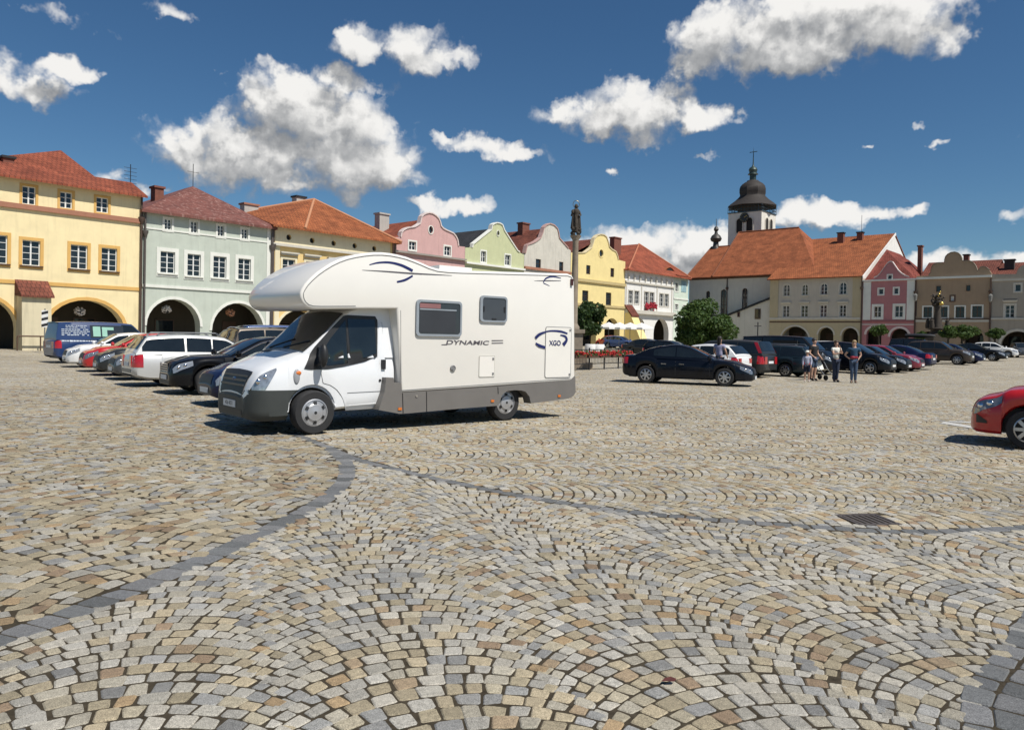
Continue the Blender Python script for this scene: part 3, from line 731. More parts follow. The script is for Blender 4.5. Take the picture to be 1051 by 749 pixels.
h.lantern_basket(0, 'white flower basket hanging in the left arch of the mint house', MATS['white_petals']); h.lantern_basket(1, 'orange-pink flower basket hanging in the right arch of the mint house', mat('orange_petals', (.62,.30,.18), .6))
# --- cream and ochre house
h = House(LEFT, 'arcaded_house', 'cream and ochre house with round attic holes and an orange hipped roof', 278, 402)
CRM = plaster('cream_plaster', (.74, .66, .46), .35, .1); OCW = plaster('ochre_plaster', (.72, .53, .24), .35, .1)
h.arch(284, 331, 318); h.arch(342, 392, 320)
for px in [(290,265.5,302.5,285),(314,268,325,287),(338,271,349,290),(362,273.5,372,292)]: h.window(px, surround=CRM, sw=.2, cols=2, rows=3, hood=STONEP)
for (cx_, cy_) in [(296.3,243.7),(320.2,247),(342.3,249.8),(363.8,252.4),(383.9,255.2)]:
    u, z = h.P(cx_, cy_); h.holes.append([(u+.24*math.cos(t*math.pi/6), z+.24*math.sin(t*math.pi/6)) for t in range(12)][::-1])
zt = h.zat([(281,233.5),(399,247)]); h.wall([(.006, zt), (h.w-.006, zt)], OCW); w_ = h.w
mb = MB()
for (cx_, cy_) in [(296.3,243.7),(320.2,247),(342.3,249.8),(363.8,252.4),(383.9,255.2)]:
    u, z = h.P(cx_, cy_); mb.box(u-.3, u+.3, .201, .22, z-.3, z+.3)
mb.build('attic_holes', DARKIN, h.e)
zc = h.zat([(285,251.3),(371,261)])
fr = MB(); P, T = tess([[(.3,zc+.1),(w_-.3,zc+.1),(w_-.3,zt-.05),(.3,zt-.05)][::-1]]+[hl for hl in h.holes if len(hl) == 12], -.03); fr.add(P, T); fr.build('frieze', CRM, h.e)
h.band([(285,251.3),(371,261)], .22, .3, STONEP); 
for u in (.3, w_-.75): MB().box(u, u+.45, -.06, -.003, h.zb, zc-.12).build('pilaster', CRM, h.e)
h.archivolt(CRM, .2)
ap = h.P(322.2, 204.8, 6.5); rl = h.P(250, 216.8, 9.0); em = h.P(308, 237)[0]; ez = zt-.02
h.roof([[(em,-.75,ez),(w_+.5,-.75,ez),(ap[0],6.5,ap[1])], [(-.3,-.75,ez),(em,-.75,ez),(ap[0],6.5,ap[1]),(rl[0],9,rl[1])], [(w_+.5,-.75,ez),(w_+.5,15,ez),(ap[0],12,ap[1]-.5),(ap[0],6.5,ap[1])], [(rl[0],9,rl[1]),(ap[0],6.5,ap[1]),(ap[0],12,ap[1]-.5)]], TILE_OR)
h.ridge_caps([((em,-.75,ez+.05),(ap[0],6.5,ap[1])), ((ap[0],6.5,ap[1]),(w_+.5,-.75,ez+.05)), ((rl[0],9,rl[1]),(ap[0],6.5,ap[1]))], plaster('ridge_clay', (.46,.22,.12)))
h.chimney((302,202.5,311.5,208), 7.5, CHPL, IRON); h.chimney((248.5,210.5,263,218), 8.5, CHPL, REDC); h.pipe(.1, zt, M=ZINC)
# --- gabled houses of the left row
def gable_house(label, xl, xr, outline, M, capM, windows, oval, ridge, tileM, wtrim, bands, arches, wframe=WHITEF, rz_drop=.35, slope_drop=2.4, extra=None):
    h = House(LEFT, 'gabled_house', label, xl, xr)
    for a in arches: h.arch(*a)
    for px in windows: h.window(px, surround=wtrim, sw=.14, cols=2 if wframe is WHITEF else 1, rows=2, frame=wframe)
    if oval:
        a, b, c, d = h.rect(*oval); lp = [((a+c)/2+(c-a)/2*math.cos(t*math.pi/8), (b+d)/2+(d-b)/2*math.sin(t*math.pi/8)) for t in range(16)][::-1]; h.holes.append(lp)
    top = [h.P(*p) for p in outline]; top = [(max(.006, min(h.w-.006, u)), z) for u, z in top]
    top[0] = (.006, top[0][1]); top[-1] = (h.w-.006, top[-1][1])
    for i in range(1, len(top)):
        if top[i][0] <= top[i-1][0]: top[i] = (top[i-1][0]+.004, top[i][1])
    h.wall(top, M, side_z=min(top[0][1], top[-1][1])-.2)
    if oval:
        mb = MB(); inner = [((a+c)/2+(x-(a+c)/2)*.999, z) for x, z in lp]; outer = [((a+c)/2+(x-(a+c)/2)*1.35, (b+d)/2+(z-(b+d)/2)*1.2) for x, z in lp]
        ring_prism(mb, lp, outer, -.05, .004); wo = mb.build('oval_window', wtrim or M, h.e)
        mb = MB(); P, T = tess([lp], .14); mb.add(P, T); mb.build('pane', GLASS, wo)
    # coping along the gable
    mb = MB()
    for i in range(1, len(top)-2):
        a_, b_ = top[i], top[i+1]; dx, dz = b_[0]-a_[0], b_[1]-a_[1]; L = math.hypot(dx, dz)
        if L < .02: continue
        nx, nz = -dz/L*.12, dx/L*.12
        P = [(q[0], yy, q[1]) for yy in (-.1, .45) for q in ((a_[0], a_[1]+.002), (b_[0], b_[1]+.002), (b_[0]+nx, b_[1]+nz), (a_[0]+nx, a_[1]+nz))]
        mb.add(P, [(0,1,2,3),(7,6,5,4),(3,2,6,7),(1,0,4,5),(0,3,7,4),(2,1,5,6)])
    mb.build('coping', capM, h.e)
    rt = max(top, key=lambda q: q[1]); ru = h.P(*ridge[0])[0]; rz = h.P(*ridge[0])[1]-rz_drop
    e = min(top[0][1], top[-1][1])
    h.gable_roof(ru, rz, e-.25, e-.25, tileM)
    for (pts, hh_, out, bm_) in bands: h.band(pts, hh_, out, bm_)
    return h
PINK = plaster('dusty_pink_plaster', (.56, .35, .33), .55); PINKT = plaster('pale_pink_trim', (.66, .56, .53), .4)
h = gable_house('dusty pink gabled house with an oval attic window and curved gable', 403.4, 476.5,
    [(403.4,243.4),(411.7,243.4),(412.5,238.8),(414.5,236.5),(417.1,235),(421,233.9),(425.4,233.5),(429,231.5),(431.5,229.7),(432.3,226),(433,222.8),(435,220.7),(437.6,219.5),(440.6,218.9),(443.7,219.5),(447,221.5),(449.8,224.4),(451.3,228),(452.1,232),(454.5,234.8),(457.4,236.5),(461.5,238.3),(465,239.9),(467.3,242.8),(468.8,245.7),(469.5,249),(469.9,252.5),(476.5,253.3)],
    PINK, PINKT, [(419.7,247.5,426.7,257),(456,252.5,462.3,262.7),(415,282,422,297),(436,285,443,299),(457,288,464,302)], (440,231.7,444.2,240.3), [(440.6,219.5)], TILE_RED, OFFW, [([(404,257.5),(476,267)], .18, .3, plaster('grey_cornice', (.30,.27,.24))), ([(404,276),(476,284)], .5, .06, PINKT)], [(410,438,322),(446,472,325)], rz_drop=.5)
h.chimney((387,220,397,232), 5.0, CHPL, CHPL); h.pipe(.05, h.P(404,245)[1], M=ZINC)
LIME = plaster('pale_lime_plaster', (.51, .53, .32), .4)
h = gable_house('pale lime-green gabled house with a black slate roof', 476.6, 537.2,
    [(476.6,254),(484.8,254.2),(485.6,251),(495,243.5),(504.6,236),(505.4,231.5),(507.5,230),(510,229.2),(513,229.7),(515.3,231.2),(517.2,236.5),(523.5,246.5),(530.9,257.7),(533,259),(536.9,261.3)],
    LIME, OFFW, [(493.7,257.5,498.5,269.3),(518.4,261.3,523.6,272.6),(492,288,498,302),(516,291,522,304)], (510,236.5,512.4,242.5), [(510,231)], SLATE, OFFW, [([(478,269.3),(537,277)], .2, .28, OFFW)], [(480,504,325),(510,533,327)])
GREYP = plaster('stained_grey_plaster', (.57, .54, .47), .9, .15); CAPR = plaster('pinkish_coping', (.46, .30, .27), .4)
h = gable_house('stained grey-white gabled house with pink coping on its rounded top', 537.4, 585,
    [(537.4,262.5),(539.3,260.1),(541,253),(541.8,251.5),(546.5,250),(550.5,248),(555,244.5),(557.2,239),(558.5,234),(561,231.4),(564.5,230),(568.5,231.5),(571.8,234.9),(573,239.5),(573.7,244.5),(578,249.5),(583,255),(585,257)],
    GREYP, CAPR, [(550,265.6,555,275.7),(574,268.5,578,278.8),(549,292,555,306),(571,295,577,308)], None, [(564.5,231)], TILE_DK, None, [([(538,275.7),(585,279.3)], .28, .2, REDC)], [(541,560,327),(564,582,328)], wframe=BROWNF)
h.chimney((533.8,229.6,541,236), 4.0, BRICK, BRICK)
YELB = plaster('bright_yellow_plaster', (.78, .64, .30), .35, .1)
h = gable_house('bright yellow gabled house with an oval window beneath its bell-shaped top', 585.2, 641.2,
    [(585.2,259),(592,260),(600.5,259.6),(604,257),(607.3,254.5),(609,249.5),(610.2,245),(613,242),(616.2,240.9),(619.5,241.3),(622.2,243.3),(624,248.5),(625,253.5),(628,256.3),(631.8,258.6),(633.4,262.5),(634.2,266.5),(641.2,268.5)],
    YELB, plaster('cream_coping', (.66,.56,.36)), [(601.8,272,605.8,281.7),(626.7,275,630.2,284.6),(597.7,297.8,603.7,309.3),(622,300,627.2,313.7)], (615,255.8,619,264.4), [(616.5,242)], TILE_DK, None, [([(591,287),(641,292.5)], .38, .22, plaster('tan_cornice', (.50,.40,.20))), ([(610,312.5),(639.5,316.5)], .3, .14, MATS['tan_cornice'])], [(590,612,326),(620.5,635.6,326.5)], wframe=BROWNF)
# --- white house and its pale green neighbour
h = House(LEFT, 'corner_house', 'white house with dentilled frieze, red hipped roof and flower boxes under its middle window', 641.4, 691.4)
WHT = plaster('white_plaster', (.74, .73, .70), .3, .07)
h.arch(651, 662, 326.5); h.arch(671, 686.5, 327)
for i, px in enumerate([(645.2,298,649.2,311.6),(651.3,298.5,655.6,312),(661.3,299.3,665.4,313),(667,300,671,313.5),(676.9,301.2,680.6,314.5),(682.2,301.7,685.9,314.8)]): h.window(px, surround=STONEP, sw=.12, cols=2, rows=3)
zt = h.zat([(643,277.5),(690,283.5)]); h.wall([(.006, zt), (h.w-.006, zt)], WHT); w_ = h.w
h.band([(643,289.3),(690,294.5)], .22, .2, STONEP); h.band([(648,319.5),(690,323)], .5, .5, STONEP)
mb = MB(); zd = h.zat([(643,284.2),(690,289.5)])
for k in range(9): u = w_*(k+.5)/9; mb.box(u-.14, u+.14, -.2, -.003, zd-.3, zd+.3)
mb.build('dentils', STONEP, h.e)
for xs in (642.6, 658.4, 674.3, 689.5): u = h.P(xs, 300)[0]; MB().box(max(.01,u-.12), u+.12, -.06, -.003, h.zat([(648,319.5),(690,323)])+.3, h.zat([(643,289.3),(690,294.5)])-.13).build('pilaster', STONEP, h.e)
ap = h.P(655.8, 250.5, 7.0); ap2 = h.P(637, 252, 9.0)
h.roof([[(-.3,-.7,zt),(w_+4.2,-.7,zt),(ap[0],7,ap[1])], [(-.3,-.7,zt),(ap[0],7,ap[1]),(ap2[0],11,ap2[1]),(-3,11,zt+1)], [(w_+4.2,-.7,zt),(w_+4.2,15,zt),(ap[0],9,ap[1]),(ap[0],7,ap[1])], [(ap[0],7,ap[1]),(ap[0],9,ap[1]),(ap2[0],11,ap2[1])]], tiles('rust_red_tiles', (.34,.09,.045), (.28,.075,.04), (.12,.035,.022)))
h.ridge_caps([((-.3,-.7,zt+.05),(ap[0],7,ap[1])), ((ap[0],7,ap[1]),(w_+4.2,-.7,zt+.05))], plaster('ridge_red', (.42,.16,.09)))
h.chimney((628,244.5,635.4,257), 6.0, BRICK, BRICK)
du, dz = h.P(684, 277.5, 1.2); mb = MB(); n = 10
pr = [(du-2.2+4.4*k/n, dz-.55+.95*math.sin(math.pi*k/n)**1.4) for k in range(n+1)]
for a, b in zip(pr, pr[1:]): mb.quad((a[0],.55,a[1]), (b[0],.55,b[1]), (b[0],4.0,b[1]+.35), (a[0],4.0,a[1]+.35))
dm = mb.build('eyelid_dormer', TILE_OR, h.e, uvf=roof_uv); mb = MB(); P, T = tess([[(x*.9+du*.1, z-.12) for x, z in pr][::-1]], .6); mb.add(P, T); mb.build('louvre', DARKIN, dm)
b0, b1 = h.P(642.2, 330)[0], h.P(649.5, 330)[0]; bz = h.zat([(643,313),(649,318)])
mb = MB(); mb.add([(.05,-3.0,h.zb),(b1-b0,-3.0,h.zb),(b1-b0,-.003,h.zb),(.05,-.003,h.zb),(.05,-1.0,bz-1.2),(b1-b0,-1.0,bz-1.2),(b1-b0,-.003,bz),(.05,-.003,bz)], [(4,5,6,7),(0,1,5,4),(1,2,6,5),(3,0,4,7)])
bu = mb.build('buttress', YELB, h.e); MB().add([(0,-1.15,bz-1.3),(b1-b0+.1,-1.15,bz-1.3),(b1-b0+.1,-.004,bz+.12),(0,-.004,bz+.12),(0,-1.15,bz-1.1),(b1-b0+.1,-1.15,bz-1.1),(b1-b0+.1,-.004,bz+.36),(0,-.004,bz+.36)], [(4,5,6,7),(0,1,5,4),(1,2,6,5),(3,0,4,7)]).build('tiled_cap', TILE_DK, bu, uvf=roof_uv)
fl = mat('crimson_petals', (.36, .012, .03), .6, 0, .4, 20)
for px in (663.4, 669.2):
    u, z = h.P(px, 314.6); q = wpt(h, u, -.3, z); rnd = random.Random(int(px))
    o = thing('flower_box', 'box of crimson flowers under the %s middle window of the white house' % ('first pane of the' if px < 665 else 'second pane of the'), 'flower box', q, h.row.rz, 'crimson flower boxes on the white house')
    mb = MB()
    for k in range(60): mb.ball((rnd.uniform(-.6,.6), rnd.uniform(-.2,.15), rnd.gauss(0,.22)), .12, n=6)
    mb.build('flowers', fl, o); MB().box(-.55,.55,-.12,.2,-.3,-.1).build('trough', BROWNF, o)
h = House(LEFT, 'townhouse', 'narrow pale mint townhouse with a painted wall sign, last in the left row', 691.6, 706.3)
for px in [(693,289.7,696,299.3),(692.8,312,695.8,318),(701,313,703.5,319)]: h.window(px, surround=OFFW, sw=.15, cols=2, rows=3)
zt = h.zat([(693,282),(705,284.5)]); h.wall([(.006, zt), (h.w-.006, zt)], plaster('pale_mint_plaster', (.60,.68,.58), .2)); a = h.rect(699.3,288,704,300)
MB().box(a[0], a[2], -.05, -.004, a[1], a[3]).build('painted_sign', mat('mural_blue_green', (.30,.46,.50), .8, 0, .5, 1.2), h.e)
h.band([(692,306),(706,308)], .2, .08, OFFW)
h.roof([[(-.1,-.6,zt),(h.w+.4,-.6,zt),(h.w+.4,6,zt+1.2),(-.1,6,zt+1.2)]], TILE_RED)

# ------------------------------------------------------------------ right-hand row
CRG = plaster('warm_grey_plaster', (.50, .46, .39), .35); BEI = plaster('beige_quoin', (.48, .41, .27), .35); 
h = House(RIGHT, 'arcaded_house', 'long cream house with eight pedimented windows under a plain orange roof', 790.3, 885.2)
h.arch(802,830.5,335); h.arch(840,855.7,336); h.arch(864,881,336.5)
for px in [(804.4,291.9,810.4,303.7),(823.5,291.9,829,303),(842.5,291,849,302.2),(862,289.8,868.7,302)]: h.window(px, surround=STONEP, sw=.16, cols=2, rows=3, arched='round', sill=STONEP)
for px in [(803.6,313.8,810,325.3),(822.4,313.6,829,325.2),(842,313.2,848.4,325.2),(861.8,313.2,868.2,324.8)]: h.window(px, surround=STONEP, sw=.14, cols=2, rows=3, hood=STONEP)
zt = h.zat([(791,286.5),(884,283.3)]); w_ = h.w; h.wall([(.006, zt), (w_-.006, zt)], mat('two_tone_plaster', (.50, .46, .39), .9, 0, .1, .9, .25, 14, spec=.25, streak=.35, split=(h.zat([(790,328),(884,328)]), (.50, .43, .28))), depth=15)
for u in (.02, w_-1.25): MB().box(u, u+1.22, -.07, -.003, h.zat([(790,328),(884,328)])+.3, zt-.02).build('pilaster', BEI, h.e)
MB().box(.008, w_-.008, -.03, -.004, h.zat([(790,330),(884,330)])-.15, h.zat([(790,330),(884,330)])+.05).build('string_course', BROWNF, h.e)
h.band([(790,327),(884,327)], .3, .14, STONEP); h.archivolt(STONEP, .22)
uR = w_+.12
# ridge height from the gable tip on the right
d_ = ray(919, 239.5); nrm = h.row.t; o_ = h.row.p + h.row.t*(h.u0+uR); k = (o_-EYE).dot(nrm)/d_.dot(nrm); q = EYE+d_*k; ry, rzz = (q-o_).dot(h.row.b), q.z
print('ridge', ry, rzz); ry = max(6, min(17, ry)); 
h.roof([[(-.25,-.6,zt-.05),(uR,-.6,zt-.05),(uR,ry,rzz),(-.25,ry,rzz)], [(-.25,ry*2,zt-.05),(uR,ry*2,zt-.05),(uR,ry,rzz),(-.25,ry,rzz)]], TILE_OR)
mb = MB(); WG = plaster('white_gable', (.76,.74,.70), .2)
for u in (.0, w_-.02): mb.add([(u,-.3,zt-.3),(u,ry*2-.3,zt-.3),(u,ry,rzz-.2),(u+.02,-.3,zt-.3),(u+.02,ry*2-.3,zt-.3),(u+.02,ry,rzz-.2)], [(0,1,2),(3,4,5)])
mb.build('gable_wall', WG, h.e)
mb = MB(); mb.add([(uR,-.62,zt-.07),(uR+.1,-.62,zt-.07),(uR+.1,ry,rzz+.05),(uR,ry,rzz+.05),(uR,-.62,zt-.4),(uR+.1,-.62,zt-.4),(uR+.1,ry,rzz-.3),(uR,ry,rzz-.3)], [(0,1,2,3),(1,5,6,2),(4,5,1,0)]); mb.build('verge', WG, h.e)
h.chimney((860,238.5,866.5,251), ry-2.2, BRICK, IRON); h.chimney((880,238,886,247), ry-1.6, BRICK, IRON)
mb = MB(); a = h.P(884, 247, ry); mb.tube([(a[0], ry, a[1]-.5), (a[0], ry, h.P(883.6, 221, ry)[1])], .03, 5); mb.build('aerial', IRON, h.e); h.pipe(w_-.06, zt, M=COPPER)
# pink
h = House(RIGHT, 'gabled_house', 'rose-pink house with white pilasters and a bell gable, beside the long cream house', 885.4, 940.2)
ROSE = plaster('rose_plaster', (.44, .195, .20), .3); 
h.arch(889.5,905,336); h.arch(914,933,337)
for px in [(902,296.5,906.5,302),(917.8,295.7,922,301.7)]: h.window(px, surround=OFFW, sw=.16, cols=1, rows=1)
for px in [(897.3,314.5,904.2,325.6),(918.8,314,926.6,325.4)]: h.window(px, surround=OFFW, sw=.3, cols=2, rows=2)
px = (911.2,282.3,915.4,286.5); h.window(px, surround=OFFW, sw=.12, cols=1, rows=1)
gz_ = [(885.4,287.6),(894,287),(897,285.5),(900.5,284),(903,281.5),(905.2,278.6),(908,274.5),(911.2,270.3),(913.8,268.8),(916,269.6),(919,274),(922,278.3),(925,281),(928.5,283.2),(933,284.6),(935,285),(940,285.2)]
top = [h.P(*p) for p in gz_]; top[0] = (.006, top[0][1]); top[-1] = (h.w-.006, top[-1][1]); h.wall(top, ROSE, side_z=top[-1][1]-.1); w_ = h.w
h.band([(889,288.6),(938,286.2)], .2, .22, OFFW); h.band([(886,329.5),(939,329.5)], .2, .1, plaster('dark_rose', (.30,.12,.13))); h.band([(886,333),(939,333)], .1, .05, OFFW, 'string_course')
zz = h.zat([(889,288.6),(938,286.2)])-.15
for u in (.1, w_-1.05): MB().box(u, u+.95, -.07, -.003, h.zat([(886,329.5),(939,329.5)])+.15, zz).build('pilaster', OFFW, h.e)
h.archivolt(PINKT, .28)
mb = MB()
for i in range(2, len(top)-3):
    a_, b_ = top[i], top[i+1]; mb.add([(q[0], yy, q[1]) for yy in (-.08,.42) for q in (a_, b_, (b_[0], b_[1]+.16), (a_[0], a_[1]+.16))], [(0,1,2,3),(3,2,6,7),(7,6,5,4)])
mb.build('coping', PINKT, h.e)
rp = h.P(910, 256, 6.0); e = top[-1][1]-.2
h.roof([[(-.05,.45,e),(w_+.1,.45,e),(w_-2.4,6,rp[1]-1.6),(rp[0],6,rp[1])], [(-.05,.45,e),(rp[0],6,rp[1]),(rp[0],13,rp[1]),(-.05,13,e)], [(w_+.1,.45,e),(w_+.1,13,e),(w_-2.4,6,rp[1]-1.6)], [(rp[0],6,rp[1]),(w_-2.4,6,rp[1]-1.6),(w_+.1,13,e),(rp[0],13,rp[1])]], tiles('old_red_tiles', (.27,.07,.05), (.22,.055,.04), (.1,.03,.025)))
h.chimney((942.3,252,946.8,272), 5.0, BRICK, BRICK); h.pipe(w_-.05, e, M=COPPER)
# brown
h = House(RIGHT, 'gabled_house', 'tan-brown house with a scalloped three-lobed gable behind the gilded column', 940.4, 1017.6)
TANP = plaster('tan_brown_plaster', (.36, .265, .18), .3)
h.arch(946,960,340); h.arch(990,1010,338.5)
for px in [(961,293.5,965.7,299.5),(991.7,292.7,996,298.7)]: h.window(px, surround=TANP, sw=.05, cols=1, rows=1, frame=BROWNF)
for px in [(948,315,956.5,325.7),(964,314.8,972.5,325.7),(981,314.7,989.7,326),(998,314,1007.7,325.7)]: h.window(px, surround=OFFW, sw=.16, cols=2, rows=2, frame=BROWNF)
h.window((976,304,979.2,308.6), surround=BROWNF, sw=.16, cols=1, rows=1, blind=WHITEF)
gz_ = [(940.4,283.4),(953,283),(955,280.5),(955,278),(956,275),(957.5,272.5),(960,271),(963,270.2),(967,270.2),(968.8,271),(969.3,267),(970.2,264),(972.5,261.5),(976,259.7),(980,259.2),(983.5,260.2),(986,262.6),(987.3,265.5),(987.6,268.4),(991.5,268),(996,268.4),(999,270.2),(1001.2,273),(1002.6,276),(1003.1,278.6),(1006,275),(1009,274),(1012.5,275),(1015.5,277.5),(1017.6,281.3)]
top = [h.P(*p) for p in gz_]; top[0] = (.006, top[0][1]); top[-1] = (h.w-.006, top[-1][1])
for i in range(1, len(top)):
    if top[i][0] <= top[i-1][0]: top[i] = (top[i-1][0]+.01, top[i][1])
h.wall(top, TANP, side_z=top[-1][1]-.4); w_ = h.w
h.band([(941,285.8),(1016,283.6)], .26, .24, OFFW); h.band([(941,327.3),(1016,327.3)], .14, .12, BROWNF); h.band([(941,329.3),(1016,329.3)], .28, .06, STONEP, 'string_course'); h.archivolt(TANP, .2)
mb = MB()
for a_, b_ in zip(top[1:], top[2:-1]):
    mb.add([(q[0], yy, q[1]) for yy in (-.08,.46) for q in (a_, b_, (b_[0], b_[1]+.12), (a_[0], a_[1]+.12))], [(0,1,2,3),(3,2,6,7),(7,6,5,4)])
mb.build('coping', plaster('grey_coping', (.26,.22,.17)), h.e)
rp = h.P(1000, 267.5, 6.5); e = top[-1][1]-.5
h.roof([[(-.05,.5,e),(w_+.1,.5,e),(w_+.1,6.5,rp[1]),(-.05,6.5,rp[1])], [(-.05,13,e),(w_+.1,13,e),(w_+.1,6.5,rp[1]),(-.05,6.5,rp[1])]], TILE_DK)
h.chimney((989.3,261,994.8,268), 6.0, BRICK, IRON); h.pipe(w_-.08, e, M=COPPER)
# grey
h = House(RIGHT, 'arcaded_house', 'grey-beige house with a low parapet at the right edge', 1017.8, 1110)
GRB = plaster('grey_beige_plaster', (.36, .32, .265), .4)
h.arch(1028,1062,340); h.arch(1072,1102,341)
for px in [(1041.8,291.7,1047.8,299),(1066,291,1072,298.6),(1090,290,1096,298)]: h.window(px, surround=STONEP, sw=.16, cols=1, rows=1)
for px in [(1032,313.2,1041,326),(1058,313,1066,326),(1083,312.6,1092,326)]: h.window(px, surround=STONEP, sw=.22, cols=2, rows=3, hood=STONEP)
zt = h.zat([(1019,281.5),(1050,281)]); w_ = h.w
gz_ = [(1017.8,281.5),(1043,281.2),(1045,276),(1049,272.5),(1060,271.5),(1064,262),(1070,260),(1076,262),(1080,271),(1090,273),(1094,280),(1110,280.5)]
top = [h.P(*p) for p in gz_]; top[0] = (.006, top[0][1]); top[-1] = (w_-.006, top[-1][1]); h.wall(top, GRB, side_z=zt-.3)
h.band([(1018,287),(1108,286)], .2, .15, STONEP); h.band([(1018,327),(1108,327)], .2, .12, STONEP); h.archivolt(STONEP, .3)
rp = h.P(1030, 270, 7); h.roof([[(-.05,.5,zt-.3),(w_,.5,zt-.3),(w_,7,rp[1]),(-.05,7,rp[1])], [(-.05,14,zt-.3),(w_,14,zt-.3),(w_,7,rp[1]),(-.05,7,rp[1])]], TILE_DK)
c_ = h.chimney((1031,266,1041.5,281), 4.0, mat('dark_brick', (.06,.045,.04), .9, 0, .3, 5), IRON)
h.band([(1034,307.5),(1043,307.5)], .1, .1, BROWNF, 'ledge', u=h.rect(1030,306,1044,308)[0::2])

# ------------------------------------------------------------------ church
CHW = plaster('church_plaster', (.58, .56, .50), .4)
h = House(RIGHT, 'church', 'white church with tall orange roof and a dark onion-domed bell tower', 707.2, 797, v=3.0, cat='church')
for px in [(724.9,298.6,728.5,313),(740,297,745,323),(762,295.8,767,317)]: h.window(px, frame=BROWNF, cols=2, rows=4, arched='round', surround=CHW, sw=.1)
zt = h.zat([(709,287),(729,284.6),(746,283),(795,280)]); w_ = h.w; h.wall([(.006, zt), (w_+6, zt)], CHW, 'nave_wall', depth=16, side_z=zt)
un = h.P(733.3, 283.2)[0]
rc1 = h.P(730.5, 253.7, 8.0); rc2 = h.P(753, 248.7, 8.0)
h.roof([[(-.4,-.5,zt-.05),(un+2,-.5,zt-.05),(rc2[0]+2,8,rc1[1]),(rc1[0],8,rc1[1])], [(-.4,-.5,zt-.05),(rc1[0],8,rc1[1]),(-.4,16.5,zt-.05)], [(-.4,16.5,zt-.05),(rc1[0],8,rc1[1]),(rc2[0]+2,8,rc1[1]),(un+2,16.5,zt-.05)]], TILE_CH, 'chancel_roof')
rn1 = h.P(758.5, 240.3, 9.0); rn2 = h.P(820.2, 232.1, 9.0); zr = (rn1[1]+rn2[1])/2; ue = w_+6
h.roof([[(un,-.8,zt-.05),(ue,-.8,zt-.05),(rn2[0],9,zr),(rn1[0],9,zr)], [(un,18.8,zt-.05),(ue,18.8,zt-.05),(rn2[0],9,zr),(rn1[0],9,zr)], [(un,-.8,zt-.05),(rn1[0],9,zr),(un,18.8,zt-.05)], [(ue,-.8,zt-.05),(rn2[0],9,zr),(ue,18.8,zt-.05)]], TILE_CH, 'nave_roof')
h.ridge_caps([((un,-.8,zt+.02),(rn1[0],9,zr+.03)), ((rn1[0],9,zr+.03),(rn2[0],9,zr+.03)), ((-.4,-.5,zt),(rc1[0],8,rc1[1])), ((rc1[0],8,rc1[1]),(rc2[0]+2,8,rc1[1]))], plaster('church_ridge', (.20,.075,.04)))
h.band([(709,288.3),(795,281.5)], .3, .2, BROWNF, 'eaves_moulding', u=(.01, w_+6)); h.pipe(h.P(746.5, 300)[0], zt-.2, M=COPPER)
# lean-to
l0 = h.P(747.3, 326)[0]; zl0 = h.P(747.3, 326)[1]; l1 = w_+2; zl1 = h.P(790, 304.2)[1]+.4
mb = MB(); mb.add([(l0,-2.6,h.zb),(l1,-2.6,h.zb),(l1,-2.6,zl1),(l0,-2.6,zl0),(l0,-.003,h.zb),(l1,-.003,h.zb),(l1,-.003,zl1),(l0,-.003,zl0)], [(0,1,2,3),(4,0,3,7),(1,5,6,2)]); lo = mb.build('lean_to', CHW, h.e)
mb = MB(); mb.add([(l0-.5,-2.9,zl0-.2),(l1,-2.9,zl1),(l1,-.004,zl1+.15),(l0-.5,-.004,zl0-.05),(l0-.5,-2.9,zl0-.5),(l1,-2.9,zl1-.3),(l1,-.004,zl1-.15),(l0-.5,-.004,zl0-.35)], [(0,1,2,3),(4,5,1,0),(7,4,0,3),(7,6,5,4)]); mb.build('lean_to_roof', SLATE, h.e, uvf=roof_uv)
for px in [(782.3,317.6,788,328),(764.5,321,767,326)]:
    a = h.rect(*px); wo = MB().box(a[0], a[2], -2.66, -2.603, a[1], a[3]).build('window', BROWNF, h.e); MB().box(a[0]+.12, a[2]-.12, -2.68, -2.661, a[1]+.12, a[3]-.12).build('pane', GLASS, wo)
# apse buttress
mb = MB(); mb.add([(.3,-2.2,h.zb),(1.5,-2.2,h.zb),(1.5,-.003,h.zb),(.3,-.003,h.zb),(.3,-.9,6.0),(1.5,-.9,6.0),(1.5,-.003,7.2),(.3,-.003,7.2)], [(4,5,6,7),(0,1,5,4),(1,2,6,5),(3,0,4,7)]); mb.build('buttress', CHW, h.e)
# fleche
fu, fz = h.P(734.7, 253, 8.0)
mb = MB(); mb.lathe([(.75,-.8),(.7,.3),(.5,.55),(.42,1.3),(.8,1.5),(.95,1.9),(.7,2.4),(.3,2.7),(.22,3.1),(.42,3.4),(.3,3.8),(.06,4.0),(.04,5.2),(0,5.25)], (fu, 8.0, fz-.6), n=14); mb.build('fleche', mat('dark_copper', (.055,.05,.045), .5, .3), h.e, smooth=40)
